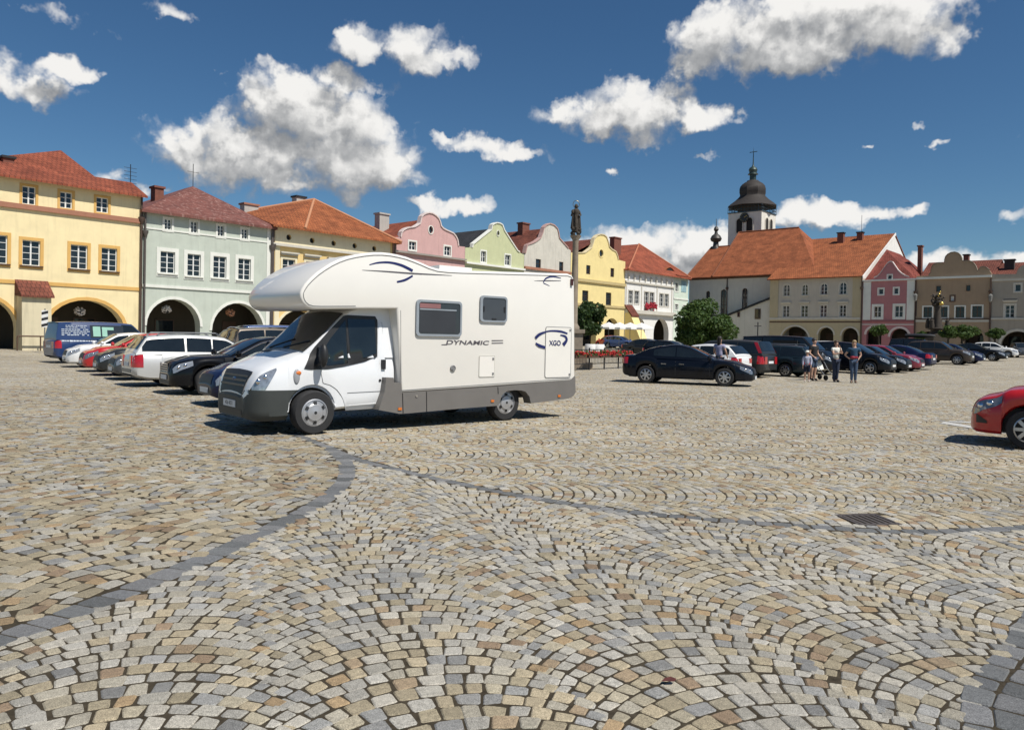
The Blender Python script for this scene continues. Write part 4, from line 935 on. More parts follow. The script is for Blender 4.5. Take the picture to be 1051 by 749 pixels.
# tower
TV = 20.0
def TP(x, y): return h.P(x, y, TV)
cxu = TP(771.5, 240)[0]; hw = (TP(793.5, 230)[0]-TP(745.5, 230)[0])/2*.70
ztw = TP(772, 220.5)[1]; TW = plaster('tower_plaster', (.70,.67,.60), .3)
def TZ(y): return TP(771, y)[1]
tf = TV-hw
s2 = 1/math.cos(math.pi/4)
mb = MB(); mb.box(cxu-hw, cxu+hw, TV-hw, TV+hw, 0, ztw); tw = mb.build('tower', TW, h.e)
DKW = mat('belfry_dark', (.02,.018,.016), .9)
for face in range(4):
    for sgn in (-1, 1):
        c = sgn*hw*.30; wd = hw*.18; z0, z1 = ztw-hw*1.15, ztw-hw*.32
        lp = arch_pts(c-wd, c+wd, z1, z0, 8); mb = MB()
        P, T = tess([lp], 0)
        rot = Matrix.Rotation(face*math.pi/2, 4, 'Z')
        off = Vector((cxu, TV, 0))
        outer = [(c+(x-c)*1.3, (z0+z1)/2+(z-(z0+z1)/2)*1.1) for x, z in lp]
        fr = MB(); ring_prism(fr, lp, outer, -hw-.12, -hw+.004); fr.v = [tuple(rot @ Vector(v) + off) for v in fr.v]
        wo = fr.build('belfry_opening', STONEP, h.e)
        mb.add([tuple(rot @ Vector((x, -hw-.02, z)) + off) for x, y, z in P], T); mb.build('louvre', DKW, wo)
ck = MB().lathe([(0,-.10),(hw*.26,-.10),(hw*.28,-.02),(hw*.28,.0)], (cxu, TV-hw-.16, ztw-hw*.30), 'y', 20).build('clock', mat('clock_black', (.02,.02,.022), .4), h.e)
mb = MB()
for k in range(12):
    t = k*math.pi/6; r0_, r1_ = hw*.19, hw*.24; mb.tube([(cxu+r0_*math.sin(t), TV-hw-.28, ztw-hw*.30+r0_*math.cos(t)), (cxu+r1_*math.sin(t), TV-hw-.28, ztw-hw*.30+r1_*math.cos(t))], .03, 4)
mb.tube([(cxu, TV-hw-.28, ztw-hw*.30), (cxu+.5, TV-hw-.28, ztw-hw*.30+.3)], .04, 4); mb.build('clock_marks', mat('gilding', (.55,.38,.12), .35, .8), ck)
mb = MB(); mb.box(cxu-hw-.12, cxu+hw+.12, TV-hw-.12, TV+hw+.12, ztw+.002, ztw+.18); zg = ztw+.18; rr = hw+.06
for k in range(4):
    a = [(-rr,-rr),(rr,-rr),(rr,rr),(-rr,rr)]; p, q = a[k], a[(k+1) % 4]
    for zz in (zg+.5, zg+1.0): mb.tube([(cxu+p[0], TV+p[1], zz), (cxu+q[0], TV+q[1], zz)], .05, 5)
    for j in range(10):
        t = j/10; x, y = p[0]+(q[0]-p[0])*t, p[1]+(q[1]-p[1])*t; mb.tube([(cxu+x, TV+y, zg), (cxu+x, TV+y, zg+1.0)], .04, 4)
mb.build('gallery', mat('gallery_iron', (.06,.09,.11), .5, .4), h.e)
DRK = mat('brown_shingle', (.026,.02,.017), .75, 0, .3, 2, .3, 8); zS = TZ(212.5); 
mb = MB(); mb.lathe([(hw*.86, ztw), (hw*.86, zS+.5)], (cxu, TV, 0), n=8); mb.build('drum', mat('drum_timber', (.10,.085,.07), .9, 0, .3, 2), h.e)
sc_ = hw*1.42/24.0     # px half-width of the skirt is about 24
prof = [(24.2,213.6),(24.4,212.9),(21.5,210.3),(17.5,207.2),(14.6,204.4),(13.0,202.6),(12.6,201.0),(13.3,198.6),(13.3,195),(12.4,192.2),(10.6,190),(8.3,188.3),(6.2,187),(5.4,185.8)]
mb = MB(); mb.lathe([(0, zS-.1)]+[(r*sc_, TZ(y)) for r, y in prof]+[(0, TZ(185.7))], (cxu, TV, 0), n=8); mb.build('dome', DRK, h.e, smooth=38)
mb = MB(); mb.lathe([(3.2,186.2),(3.2,179.2)] and [(3.3*sc_, TZ(186)), (3.3*sc_, TZ(179))], (cxu, TV, 0), n=8)
mb.lathe([(0,TZ(179.6)),(5.0*sc_,TZ(179.6)),(4.8*sc_,TZ(178.9)),(3.8*sc_,TZ(178.5)),(3.6*sc_,TZ(177)),(4.3*sc_,TZ(175)),(3.4*sc_,TZ(172.8)),(1.4*sc_,TZ(171.4)),(.7*sc_,TZ(170)),(.5*sc_,TZ(166)),(.3*sc_,TZ(157)),(0,TZ(151.5))], (cxu, TV, 0), n=12)
mb.tube([(cxu-.7,TV,TZ(156.5)),(cxu+.7,TV,TZ(156.5))], .07, 5); mb.build('lantern', mat('patina_dark', (.035,.06,.055), .5, .3), h.e, smooth=40)
# ------------------------------------------------------------------ vehicles
class Loft:
    """body skin: stations along x, each a half section of (y,z) points from the sill up to the centre line"""
    def __init__(s, xs, sec): s.xs = sorted(set(round(x, 4) for x in xs)); s.sec = sec
    def build(s, name, M, parent, smooth=38):
        mb = MB(); n = None
        for x in s.xs:
            pts = s.sec(x); full = [(-y, z) for y, z in pts] + [(y, z) for y, z in pts[:-1][::-1]]; n = len(full)
            mb.v += [(x, y, z) for y, z in full]
        for i in range(len(s.xs)-1):
            for k in range(n-1):
                mb.f.append([i*n+k, i*n+k+1, (i+1)*n+k+1, (i+1)*n+k][::-1]); mb.mi.append(0)
        mb.f.append(list(range(n))[::-1]); mb.mi.append(0)
        L = (len(s.xs)-1)*n; mb.f.append([L+k for k in range(n)]); mb.mi.append(0)
        return mb.build(name, M, parent, smooth=smooth)
    def y(s, x, z):
        p = s.sec(x)
        if z <= p[0][1]: return p[0][0]
        for a, b in zip(p, p[1:]):
            if a[1] <= z <= b[1] and b[1] > a[1]: return a[0]+(b[0]-a[0])*(z-a[1])/(b[1]-a[1])
        return p[-2][0]*.6
    def top(s, x, y):
        p = s.sec(x); y = abs(y); best = p[-1][1]
        for a, b in zip(p[::-1], p[::-1][1:]):
            if a[0] <= y <= b[0] and b[0] > a[0]: return a[1]+(b[1]-a[1])*(y-a[0])/(b[0]-a[0])
        return best
    def side_patch(s, mb, x0, x1, zf0, zf1, side, off=.006, nx=8, nz=4):
        o = len(mb.v)
        for i in range(nx+1):
            x = x0+(x1-x0)*i/nx; z0 = zf0(x) if callable(zf0) else zf0; z1 = zf1(x) if callable(zf1) else zf1
            for k in range(nz+1):
                z = z0+(z1-z0)*k/nz; mb.v.append((x, side*(s.y(x, z)+off), z))
        for i in range(nx):
            for k in range(nz):
                f = [o+i*(nz+1)+k, o+(i+1)*(nz+1)+k, o+(i+1)*(nz+1)+k+1, o+i*(nz+1)+k+1]
                mb.f.append(f if side < 0 else f[::-1]); mb.mi.append(0)
        return mb
def wheel(parent, x, y, r, wdt=.2, spokes=7, M=ALLOY, out=1, style='alloy', rim_r=.66):
    rr = r*rim_r; mb = MB()
    mb.lathe([(rr, -wdt/2), (r*.93, -wdt/2), (r*.99, -wdt*.36), (r, -wdt*.2), (r, wdt*.2), (r*.99, wdt*.36), (r*.93, wdt/2), (rr, wdt/2), (rr*.96, wdt*.30)][::out], (0, 0, 0), 'y', 28)
    o = mb.build('wheel', TYRE, parent, smooth=35, loc=(x, y, r))
    e = out*wdt/2; mb = MB()
    mb.lathe([(rr*.99, e*.95), (rr*.90, e*1.02), (rr*.86, e*.75)], (0,0,0), 'y', 28)
    if style == 'alloy':
        for k in range(spokes):
            t = 2*math.pi*k/spokes; c, s_ = math.cos(t), math.sin(t); w0, w1 = rr*.13, rr*.085
            P = []
            for rad, ww, yy in ((rr*.12, w0, e*.96), (rr*.9, w1*1.5, e*.9)):
                for sg in (-1, 1): P.append((c*rad - s_*sg*ww, yy, s_*rad + c*sg*ww))
            P += [(p[0], p[1]-e*.2, p[2]) for p in P]
            mb.add(P, [(0,1,3,2),(4,6,7,5),(0,2,6,4),(1,5,7,3)])
        mb.lathe([(0, e*1.02), (rr*.16, e*1.0), (rr*.19, e*.8)], (0,0,0), 'y', 14)
        mb.build('rim', M, o, smooth=30)
        MB().lathe([(0, e*.35), (rr*.93, e*.35)], (0,0,0), 'y', 20).build('brake_shadow_plate', BLACKP, o)
    else:
        # pressed hubcap with slots
        mb.lathe([(rr*.87, e*.92), (rr*.66, e*.98), (rr*.56, e*1.16), (rr*.3, e*1.2), (rr*.2, e*1.26), (0, e*1.27)], (0,0,0), 'y', 28)
        rim = mb.build('rim', M, o, smooth=30); mb = MB()
        for k in range(6):
            t = 2*math.pi*(k+.5)/6; pts = []
            for rad, da in ((rr*.60, -.20), (rr*.60, .20), (rr*.82, .16), (rr*.82, -.16)):
                yy = e*(1.10 if rad < rr*.7 else .985); pts.append((rad*math.cos(t+da), yy+out*.006, rad*math.sin(t+da)))
            mb.add(pts, [(0,1,2,3)])
        mb.build('slots', BLACKP, rim); MB().lathe([(0, e*1.29), (rr*.11, e*1.285), (rr*.12, e*1.2)], (0,0,0), 'y', 14).build('hub', BLACKP, rim)
    return o
KIND = dict(
 sedan=dict(L=4.75, W=1.82, H=1.46, wb=2.75, fo=.92, r=.325, nz=.74, tz=1.00, za=.96, dxa=-.42, sl=.95, xc=.40, xd=-.50, belt_r=1.00),
 limo=dict(L=4.87, W=1.85, H=1.47, wb=2.87, fo=.84, r=.335, nz=.82, tz=.98, za=.98, dxa=-.55, sl=.92, xc=.35, xd=-.55, belt_r=1.0),
 liftback=dict(L=4.75, W=1.79, H=1.45, wb=2.82, fo=.98, r=.325, nz=.70, tz=1.02, za=.94, dxa=-.40, sl=1.0, xc=.55, xd=-.55, belt_r=1.02),
 hatch=dict(L=4.1, W=1.74, H=1.48, wb=2.55, fo=.82, r=.31, nz=.76, tz=1.0, za=.97, dxa=-.32, sl=.85, xc=-.22, xd=-.66, belt_r=1.02),
 wagon=dict(L=4.6, W=1.77, H=1.48, wb=2.6, fo=.90, r=.315, nz=.76, tz=.98, za=.95, dxa=-.38, sl=.85, xc=-.70, xd=-1.02, belt_r=.98),
 mpv=dict(L=4.75, W=1.86, H=1.68, wb=2.85, fo=.94, r=.34, nz=.84, tz=1.05, za=1.08, dxa=-.12, sl=1.0, xc=-.62, xd=-.90, belt_r=1.08),
 suv=dict(L=4.35, W=1.84, H=1.68, wb=2.67, fo=.84, r=.355, nz=.98, tz=1.10, za=1.10, dxa=-.38, sl=.75, xc=-.40, xd=-.78, belt_r=1.13),
 bigsuv=dict(L=4.65, W=1.88, H=1.80, wb=2.75, fo=.88, r=.37, nz=1.02, tz=1.12, za=1.15, dxa=-.40, sl=.65, xc=-.75, xd=-.98, belt_r=1.15),
 minibus=dict(L=4.95, W=1.92, H=1.96, wb=3.05, fo=.92, r=.335, nz=.95, tz=1.12, za=1.22, dxa=.12, sl=.80, xc=-.85, xd=-.97, belt_r=1.15),
)
def car(kind, name, label, cat, paint_m, pos, hd, lamp=LAMP, rim=ALLOY, spokes=7, group=None, ref='front', trim=None, two_tone=None, rails=False, spoke_style='alloy', plates=True, wins=None, seam=True, ground=True):
    """pos: ground point of the nose (ref='front'), tail ('rear'), or centre; hd: heading vector"""
    p = KIND[kind]; L, W, H, wb, fo, r = p['L'], p['W'], p['H'], p['wb'], p['fo'], p['r']
    rz = math.atan2(hd[1], hd[0]); hx, hy = math.cos(rz), math.sin(rz)
    xf = wb/2+fo; xr = xf-L; off = {'front': xf, 'rear': xr, 'centre': 0, 'fw': wb/2}[ref]
    ox, oy = pos[0]-hx*off, pos[1]-hy*off
    if ref == 'fw':   # near front wheel contact: shift by half width on the camera side
        sd = 1 if (hx*(-pos[1]) - hy*(-pos[0])) > 0 else -1
        ox += hy*sd*(W/2-.1); oy -= hx*sd*(W/2-.1)
    e = thing(name, label, cat, (ox, oy, gz(ox, oy) if ground else 0), rz, group)
    hw = W/2; xw = (wb/2, -wb/2); ra = r+.055
    xa = wb/2+p['dxa']; xb = xa-p['sl']; za = p['za']; xc = -wb/2+p['xc']; xd = max(-wb/2+p['xd'], xr+.06); zr_ = p['belt_r']; nz, tz = p['nz'], p['tz']
    gc = .20 if kind not in ('suv', 'bigsuv') else .26
    deck = interp([(xr, tz-.24), (xr+.03, tz-.10), (xr+.10, tz-.02), (min(xr+.2, xd-.02) if xd > xr+.3 else xr+.16, tz)] + ([(xd, zr_)] if xd > xr+.3 else []) + [(-wb/2+.6, zr_-.0), (xa, za-.005), ((xa+xf)/2, (za+nz)/2+.045), (xf-.38, nz+.05), (xf-.17, nz-.01), (xf-.06, nz-.11), (xf, nz-.29)])
    wid = interp([(xr, hw*.70), (xr+.05, hw*.84), (xr+.16, hw*.93), (xr+.45, hw*.985), (0, hw), (xf-.75, hw*.985), (xf-.36, hw*.93), (xf-.15, hw*.80), (xf-.05, hw*.68), (xf, hw*.52)])
    bot = interp([(xr, .36), (xr+.12, .29), (xr+.5, gc+.02), (0, gc), (xf-.6, gc), (xf-.12, gc+.0), (xf, gc+.05)])
    def zb(x):
        z = bot(x)
        for c in xw:
            d = x-c
            if abs(d) < ra: z = max(z, r+math.sqrt(max(0, ra*ra-d*d)))
        return z
    def sec(x):
        w_, zd, z0 = wid(x), deck(x), zb(x); h = zd-z0
        return [(w_*.86, z0), (w_*.975, z0+min(.05, h*.12)), (w_, z0+h*.32), (w_*.998, z0+h*.55), (w_*.985, z0+h*.68), (w_*.955, z0+h*.82), (w_*.90, zd-h*.045), (w_*.82, zd), (w_*.45, zd+.022), (0, zd+.032)]
    xs = list(np.linspace(xr, xf, 34)) + [xr+.02, xr+.05, xr+.1, xr+.16, xf-.02, xf-.05, xf-.09, xf-.14, xf-.2, xf-.28]
    for c in xw:
        xs += [c+ra*math.cos(math.pi*k/12) for k in range(13)] + [c-ra-.002, c+ra+.002]
    body = Loft(xs, sec); bo = body.build('body', paint_m, e)
    # glasshouse
    ztop = interp([(xd, zr_-.01), ((xd*.45+xc*.55), zr_+(H-zr_)*.58 if xc-xd > .5 else zr_+(H-zr_)*.52), (xc, H-.065), ((xb+xc)/2+.1, H-.0), (xb, H-.055), (xa*.5+xb*.5, za+(H-.055-za)*.54), (xa, za-.01)])
    xm = (xa+xd)/2; hl = (xa-xd)/2
    def belt(x): t = (x-xd)/(xa-xd); return zr_*(1-t)+za*t
    def yb(x): return hw*.93*(1-.10*abs((x-xm)/hl)**3)
    def yr(x): return hw*.74*(1-.05*((x-xm)/hl)**2)
    def cy(x, z): t = (z-belt(x))/(H-belt(x)); return yb(x)+(yr(x)-yb(x))*max(-.2, t)*(1+.12*(max(0, t)-1)*-1)
    def csec(x):
        zt, b = ztop(x), belt(x)-.06
        if zt-.05 < b+.02: b = zt-.07
        ye = cy(x, zt-.045); zz = [b, b+(zt-.045-b)*.5, zt-.045]
        return [(cy(x, zz[0]), zz[0]), (cy(x, zz[1]), zz[1]), (ye, zz[2]), (ye*.955, zt-.018), (ye*.8, zt), (ye*.4, zt+.014), (0, zt+.018)]
    cab = Loft(list(np.linspace(xd, xa, 30))+[xb+.05, xb-.05, xc+.05, xc-.05], csec); cab.build('cabin', paint_m, e)
    # side glass
    spans = wins or [(xa-.18, xb-.30-.02), (xb-.36, xc+.02 if xc+.02 < -wb/2+.35 and kind in ('sedan','limo','liftback') else -wb/2+.32)]
    q0 = spans[-1][1]-.06
    if not wins and q0-.25 > xd+.12: spans.append((q0, max(xd+.16, xc-.12 if kind in ('sedan','limo','liftback','hatch') else xd+.16)))
    for sd in (1, -1):
        for (x1, x0) in spans:
            mb = MB(); n = 10; pts = []
            for i in range(n+1):
                x = x0+(x1-x0)*i/n; zt = ztop(x)-.085; z0 = belt(x)+.03
                if zt > z0+.02: pts.append((x, z0, zt))
            if len(pts) < 2: continue
            o = 0
            for x, z0, zt in pts:
                for k in range(4): z = z0+(zt-z0)*k/3; mb.v.append((x, sd*(cy(x, z)+.007), z))
            for i in range(len(pts)-1):
                for k in range(3):
                    f = [i*4+k, (i+1)*4+k, (i+1)*4+k+1, i*4+k+1]; mb.f.append(f if sd < 0 else f[::-1]); mb.mi.append(0)
            mb.build('side_window', CARGLASS, e, smooth=40)
    def screen(nm, x0, x1, M):
        mb = MB(); nx, ny = 8, 10
        for i in range(nx+1):
            x = x0+(x1-x0)*i/nx
            for k in range(ny+1):
                f = -.90+1.8*k/ny; ye = cab.y(x, ztop(x)-.045); y = ye*f; sl = .012
                mb.v.append((x+(sl*.7 if x0 > 0 else -sl*.7), y, cab.top(x, y)+sl))
        for i in range(nx):
            for k in range(ny): mb.f.append([i*(ny+1)+k, i*(ny+1)+k+1, (i+1)*(ny+1)+k+1, (i+1)*(ny+1)+k][::(-1 if x1 > x0 else 1)]); mb.mi.append(0)
        return mb.build(nm, M, e, smooth=40)
    screen('windscreen', xa-.03, xb+.08, CARGLASS)
    screen('rear_window', xd+.06, xc-.04 if xc-xd > .35 else xc+.0, CARGLASS)
    # underside, wheels
    MB().box(xr+.25, xf-.25, -hw*.70, hw*.70, gc+.02, .62).build('underbody', BLACKP, e)
    for x in xw:
        for sd in (1, -1): wheel(e, x, sd*(hw-.115), r, .205, spokes, rim, sd, spoke_style)
    # lamps: headlight wraps the front corner, tail light the rear corner
    z1h = lambda x: deck(x)-.035; z0h = lambda x: max(deck(x)-.035-.175*min(1, (xf+.05-x)/.16)*max(.45, 1-(xf-.1-x)*.9), .45)
    for sd in (1, -1):
        mb = MB(); body.side_patch(mb, xf-.46, xf-.05, z0h, z1h, sd, .007, 10, 3); hl_ = mb.build('headlight', lamp, e, smooth=50); 
        for xx in (xf-.30, xf-.17): zc_ = (z0h(xx)+z1h(xx))/2; MB().ball((xx, sd*(body.y(xx, zc_)-.004), zc_), .055, .025, .045, 10).build('reflector', CHROME, hl_, smooth=60)
        mb = MB(); tall = kind in ('wagon', 'mpv', 'minibus', 'bigsuv', 'suv')
        body.side_patch(mb, xr+.004, xr+.26, lambda x: tz-.30 if not tall else tz-.42, lambda x: min(deck(x)-.04, tz-.06), sd, .008, 8, 3)
        yy0, yy1 = wid(xr)*.62, wid(xr)*.99; zt0 = tz-.30 if not tall else tz-.42
        mb.box(xr-.012, xr+.03, *(sorted((sd*yy0, sd*yy1))), zt0, tz-.10); mb.build('tail_light', RED, e, smooth=50)
        # mirror
        mb = MB(); mx = xa-.12; mb.ball((mx, sd*(hw+.09), za+.06), .07, .11, .085, 10); mb.tube([(mx+.02, sd*(hw*.9), za+.01), (mx+.02, sd*(hw+.04), za+.03)], .025, 5); mb.build('mirror', paint_m, e, smooth=40)
    # grille, intakes, bumpers, plates
    gw = wid(xf)*.92
    mb = MB()
    for i in range(6):
        x = xf-.085+.078*i/5
        for k in range(9): y = (-.42+.84*k/8)*(1-.12*(1-i/5)); mb.v.append((x+.008, y, body.top(x, y)+.006))
    for i in range(5):
        for k in range(8): mb.f.append([i*9+k, (i+1)*9+k, (i+1)*9+k+1, i*9+k+1]); mb.mi.append(0)
    mb.build('grille', BLACKP, e, smooth=50)
    MB().box(xf-.08, xf+.004, -gw*.95, gw*.95, gc+.07, gc+.16).build('air_intake', BLACKP, e)
    if plates:
        MB().box(xf+.007, xf+.018, -.26, .26, nz-.44, nz-.33).build('number_plate', PLATE, e)
        MB().box(xr-.016, xr-.004, -.26, .26, tz-.40, tz-.29).build('number_plate', PLATE, e)
    MB().box(xr-.01, xr+.05, -wid(xr)*.9, wid(xr)*.9, .40, .50).build('bumper_strip', trim or paint_m, e)
    # doors
    if seam:
        for sd in (1, -1):
            ds = [(xa-.02-.10, xb-.33), (xb-.345, -wb/2+ra+.06)]
            for (x1, x0) in ds:
                if x1-x0 < .4: continue
                zl = lambda x: max(gc+.13, zb(x)+.06); zh = lambda x: deck(x)-.055
                mb = MB(); body.side_patch(mb, x0-.008, x1+.008, lambda x: zl(x)-.008, lambda x: zh(x)+.008, sd, .0015, 8, 5); mb.build('door_gap', BLACKP, e, smooth=50)
                mb = MB(); body.side_patch(mb, x0+.006, x1-.006, zl, zh, sd, .0045, 8, 5); d_ = mb.build('door', paint_m, e, smooth=50)
                hz = za-.20; hxx = x0+.12; yv = body.y(hxx, hz)
                MB().box(hxx-.0, hxx+.19, *sorted((sd*(yv-.0), sd*(yv+.035))), hz-.018, hz+.018).build('handle', trim or paint_m, d_)
    if rails:
        mb = MB()
        for sd in (1, -1): y_ = hw*.66*sd; mb.tube([(xc+.25, y_, H-.03), (xc+.35, y_, H+.05), (xb-.2, y_, H+.06), (xb-.05, y_, H-.02)], .022, 6)
        mb.build('roof_rails', STEEL, e)
    return e, dict(xf=xf, xr=xr, hw=hw, H=H, body=body, cab=cab, xa=xa, xb=xb, xc=xc, xd=xd, za=za, nz=nz, tz=tz, wid=wid, deck=deck, ztop=ztop, cy=cy, gc=gc)
P_WHITE = paint('white_car_paint', (.72, .72, .71)); P_RED = paint('red_car_paint', (.46, .010, .012)); P_GREY = paint('grey_car_paint', (.085, .09, .095), .3)
P_DGREY = paint('dark_grey_car_paint', (.035, .038, .04), .3); P_SILV = paint('silver_car_paint', (.60, .60, .58), .25); P_BLACK = paint('black_car_paint', (.006, .0065, .008))
P_NAVY = paint('navy_car_paint', (.008, .012, .045), .1); P_BLUE = paint('blue_car_paint', (.02, .06, .20)); P_VBLUE = paint('van_blue_paint', (.012, .035, .115)); P_CRIM = paint('crimson_car_paint', (.19, .012, .03)); P_BROWN = paint('brown_car_paint', (.055, .043, .036), .3)
P_TAN = paint('tan_car_paint', (.11, .085, .06), .2); P_NIGHT = paint('blue_black_car_paint', (.004, .0055, .010)); P_TEAL = paint('petrol_car_paint', (.02, .035, .045), .3)
ev, hv = (.62, -.78), (-.78, -.62)
def lrow(s, h=-5.0): return (ev[0]*s+hv[0]*h, ev[1]*s+hv[1]*h)
CL = 'cars parked side by side on the left'
car('hatch', 'parked_car', 'white car with its nose beside the blue van, left end of the parked row', 'car', P_WHITE, lrow(-36.5), hv, group=CL, rim=STEEL)
car('hatch', 'parked_car', 'bright red hatchback beside the white car in the left row', 'car', P_RED, lrow(-32.5), hv, group=CL, lamp=LAMPD)
car('hatch', 'parked_car', 'dark grey hatchback squeezed between the red hatchback and another grey car', 'car', P_DGREY, lrow(-29.6), hv, group=CL)
car('sedan', 'parked_car', 'mid-grey car beside the tail of the silver estate', 'car', P_GREY, lrow(-27.0), hv, group=CL)
car('wagon', 'parked_car', 'silver-white estate car backed in with red tail lights showing', 'car', P_SILV, lrow(-23.7, -4.8), (-hv[0], -hv[1]), group=CL, ref='rear', rails=True, rim=STEEL, trim=mat('bumper_taupe', (.30,.27,.22), .5))
e, d = car('limo', 'parked_car', 'black saloon with upright chrome grille and bright headlights, left of the motorhome', 'car', P_BLACK, lrow(-20.4, -5.0), hv, group=CL, spokes=9)
mb = MB()
for k in range(5): z = d['nz']-.06-k*.055; mb.box(d['xf']-.02, d['xf']+.012, -.34, .34, z-.009, z+.009)
mb.box(d['xf']-.02, d['xf']+.014, -.36, -.34, d['nz']-.32, d['nz']-.03); mb.box(d['xf']-.02, d['xf']+.014, .34, .36, d['nz']-.32, d['nz']-.03); mb.build('grille_bars', CHROME, e)
mb = MB()
for sd in (1, -1):
    pts = [(x, sd*(d['cy'](x, d['ztop'](x)-.07)+.012), d['ztop'](x)-.07) for x in np.linspace(d['xa']-.05, d['xc'], 14)]; mb.tube(pts, .013, 5)
mb.build('window_trim', CHROME, e)
car('sedan', 'parked_car', 'dark blue car half hidden behind the front of the motorhome', 'car', P_NAVY, lrow(-16.7, -4.9), hv, group=CL)
CB = 'cars parked in the second line on the left'
car('bigsuv', 'parked_car', 'tall black off-roader with a roof rack behind the silver estate', 'car', P_BLACK, lrow(-38.6, -10.6), hv, group=CB, rails=True)
car('minibus', 'parked_van', 'blue minivan behind the silver estate and black saloon', 'van', P_BLUE, lrow(-35.0, -10.4), hv, group=CB)
car('bigsuv', 'parked_car', 'brown off-roader with its tail lights towards the black saloon', 'car', P_TAN, lrow(-31.8, -10.2), (-hv[0], -hv[1]), group=CB, ref='rear')
# blue lettered van
e, d = car('minibus', 'delivery_van', 'blue panel van with white lettering and a pale green emblem, parked before the yellow house', 'van', P_VBLUE, (-21.6, 35.2), (.66, .75), ref='rear', rim=STEEL, wins=[(KIND['minibus']['wb']/2-.1, .42)], seam=False)
PGREEN = mat('pale_green_sign', (.28, .50, .40), .5); WLET = mat('white_lettering', (.40, .45, .52), .5); DKP = mat('van_dark_panel', (.012, .02, .03), .4)
Rr = random.Random(3); b_ = d['body']; c_ = d['cab']
MB().box(d['xr']-.012, d['xr']+.02, -.72, .72, .55, 1.02).build('rear_door', P_VBLUE, e)
def vside(x, z): return -(b_.y(x, z) if z < 1.13 else d['cy'](x, z))-.012
mb = MB(); 
for k in range(2): pass
def vpanel(nm, x0, x1, z0, z1, M, off=0.0, ext=.006):
    mb = MB(); nx, nz_ = 4, 3
    for i in range(nx+1):
        for k in range(nz_+1):
            x = x0+(x1-x0)*i/nx; z = z0+(z1-z0)*k/nz_; mb.v.append((x, vside(x, z)-off, z))
    for i in range(nx):
        for k in range(nz_): mb.f.append([i*(nz_+1)+k, (i+1)*(nz_+1)+k, (i+1)*(nz_+1)+k+1, i*(nz_+1)+k+1]); mb.mi.append(0)
    return mb.build(nm, M, e)
xr = d['xr']
vpanel('dark_panel', xr+1.5, xr+3.0, 1.20, 1.80, DKP)
vpanel('emblem', xr+1.62, xr+1.95, 1.27, 1.74, PGREEN, .006); vpanel('emblem', xr+2.02, xr+2.25, 1.27, 1.72, PGREEN, .006); vpanel('emblem', xr+2.25, xr+2.55, 1.58, 1.72, PGREEN, .0062)
lm = MB()
for row_, (z, h_) in enumerate([(1.74,.035),(1.66,.035),(1.56,.045),(1.47,.045),(1.38,.045),(1.30,.05),(1.02,.06)]):
    x = xr+.28+(.18 if row_ < 2 else 0); xe = xr+1.38 if row_ < 6 else xr+2.6
    while x < xe:
        L_ = Rr.uniform(.05, .14); lm.quad((x, vside(x, z)-.006, z), (x+L_, vside(x+L_, z)-.006, z), (x+L_, vside(x+L_, z+h_)-.006, z+h_), (x, vside(x, z+h_)-.006, z+h_)); x += L_+.025+(.1 if Rr.random() < .15 else 0)
lm.build('lettering', WLET, e)
# right-hand row
qv, fv = (.67, .74), (.74, -.67); S0 = (7.42, 27.07); rv = (-fv[0], -fv[1])
def rrow(s, h=.9): return (S0[0]+qv[0]*s+fv[0]*h, S0[1]+qv[1]*s+fv[1]*h)
CR_ = 'cars parked in a row on the right'
e, d = car('liftback', 'parked_car', 'blue-black liftback standing alone in profile beside the motorhome tail', 'car', P_NIGHT, (S0[0]+.17, S0[1]-.2), (.92, -.39), ref='fw', group=CR_, spokes=7, trim=CHROME, lamp=LAMPD)
car('hatch', 'parked_car', 'white hatchback with its tail just behind the nose of the blue-black liftback', 'car', P_WHITE, rrow(5.4, -1.5), rv, ref='rear', group=CR_)
mpv = car('mpv', 'parked_car', 'dark people carrier with tall red tail lights between white hatchback and grey estate', 'car', P_DGREY, rrow(8.0, -1.5), rv, ref='rear', group=CR_)
e, d = mpv
mb = MB()
for sd in (1, -1):
    for i in range(6):
        z0, z1 = 1.12+.08*i, 1.12+.08*(i+1); x0, x1 = d['xd']+.02+.045*i, d['xd']+.02+.045*(i+1)
        mb.quad((x0-.012, sd*(d['cy'](x0+.12, z0)+.004), z0), (x0+.16, sd*(d['cy'](x0+.12, z0)+.012), z0), (x1+.14, sd*(d['cy'](x1+.12, z1)+.012), z1), (x1-.012, sd*(d['cy'](x1+.12, z1)+.004), z1))
mb.build('tall_tail_light', RED, e)
car('wagon', 'parked_car', 'dark grey estate car with roof rails beside the boy in the white cap', 'car', P_TEAL, rrow(10.7, -.5), rv, ref='rear', group=CR_, rails=True)
e, d = car('minibus', 'parked_van', 'black van with its side door slid open behind the group of people', 'van', P_BLACK, rrow(15.0, -1.0), fv, group=CR_, seam=False)
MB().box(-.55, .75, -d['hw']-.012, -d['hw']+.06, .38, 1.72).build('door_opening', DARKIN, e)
car('mpv', 'parked_car', 'blue-black people carrier with clear headlights behind the woman with the red belt', 'car', P_NIGHT, rrow(18.0, .9), fv, group=CR_, spokes=5)
car('hatch', 'parked_car', 'black hatchback between the blue-black people carrier and a crimson hatchback', 'car', P_BLACK, rrow(20.8, .95), fv, group=CR_)
car('hatch', 'parked_car', 'dark crimson hatchback in the right row', 'car', P_CRIM, rrow(23.3, 1.0), fv, group=CR_)
car('sedan', 'parked_car', 'dark blue saloon backed in with red tail lights towards the brown off-roader', 'car', P_NAVY, rrow(26.2, .9), rv, ref='rear', group=CR_)
car('suv', 'parked_car', 'dark brown off-roader with pale headlights at the end of the right row', 'car', P_BROWN, rrow(37.3, .85), fv, group=CR_, spokes=6)
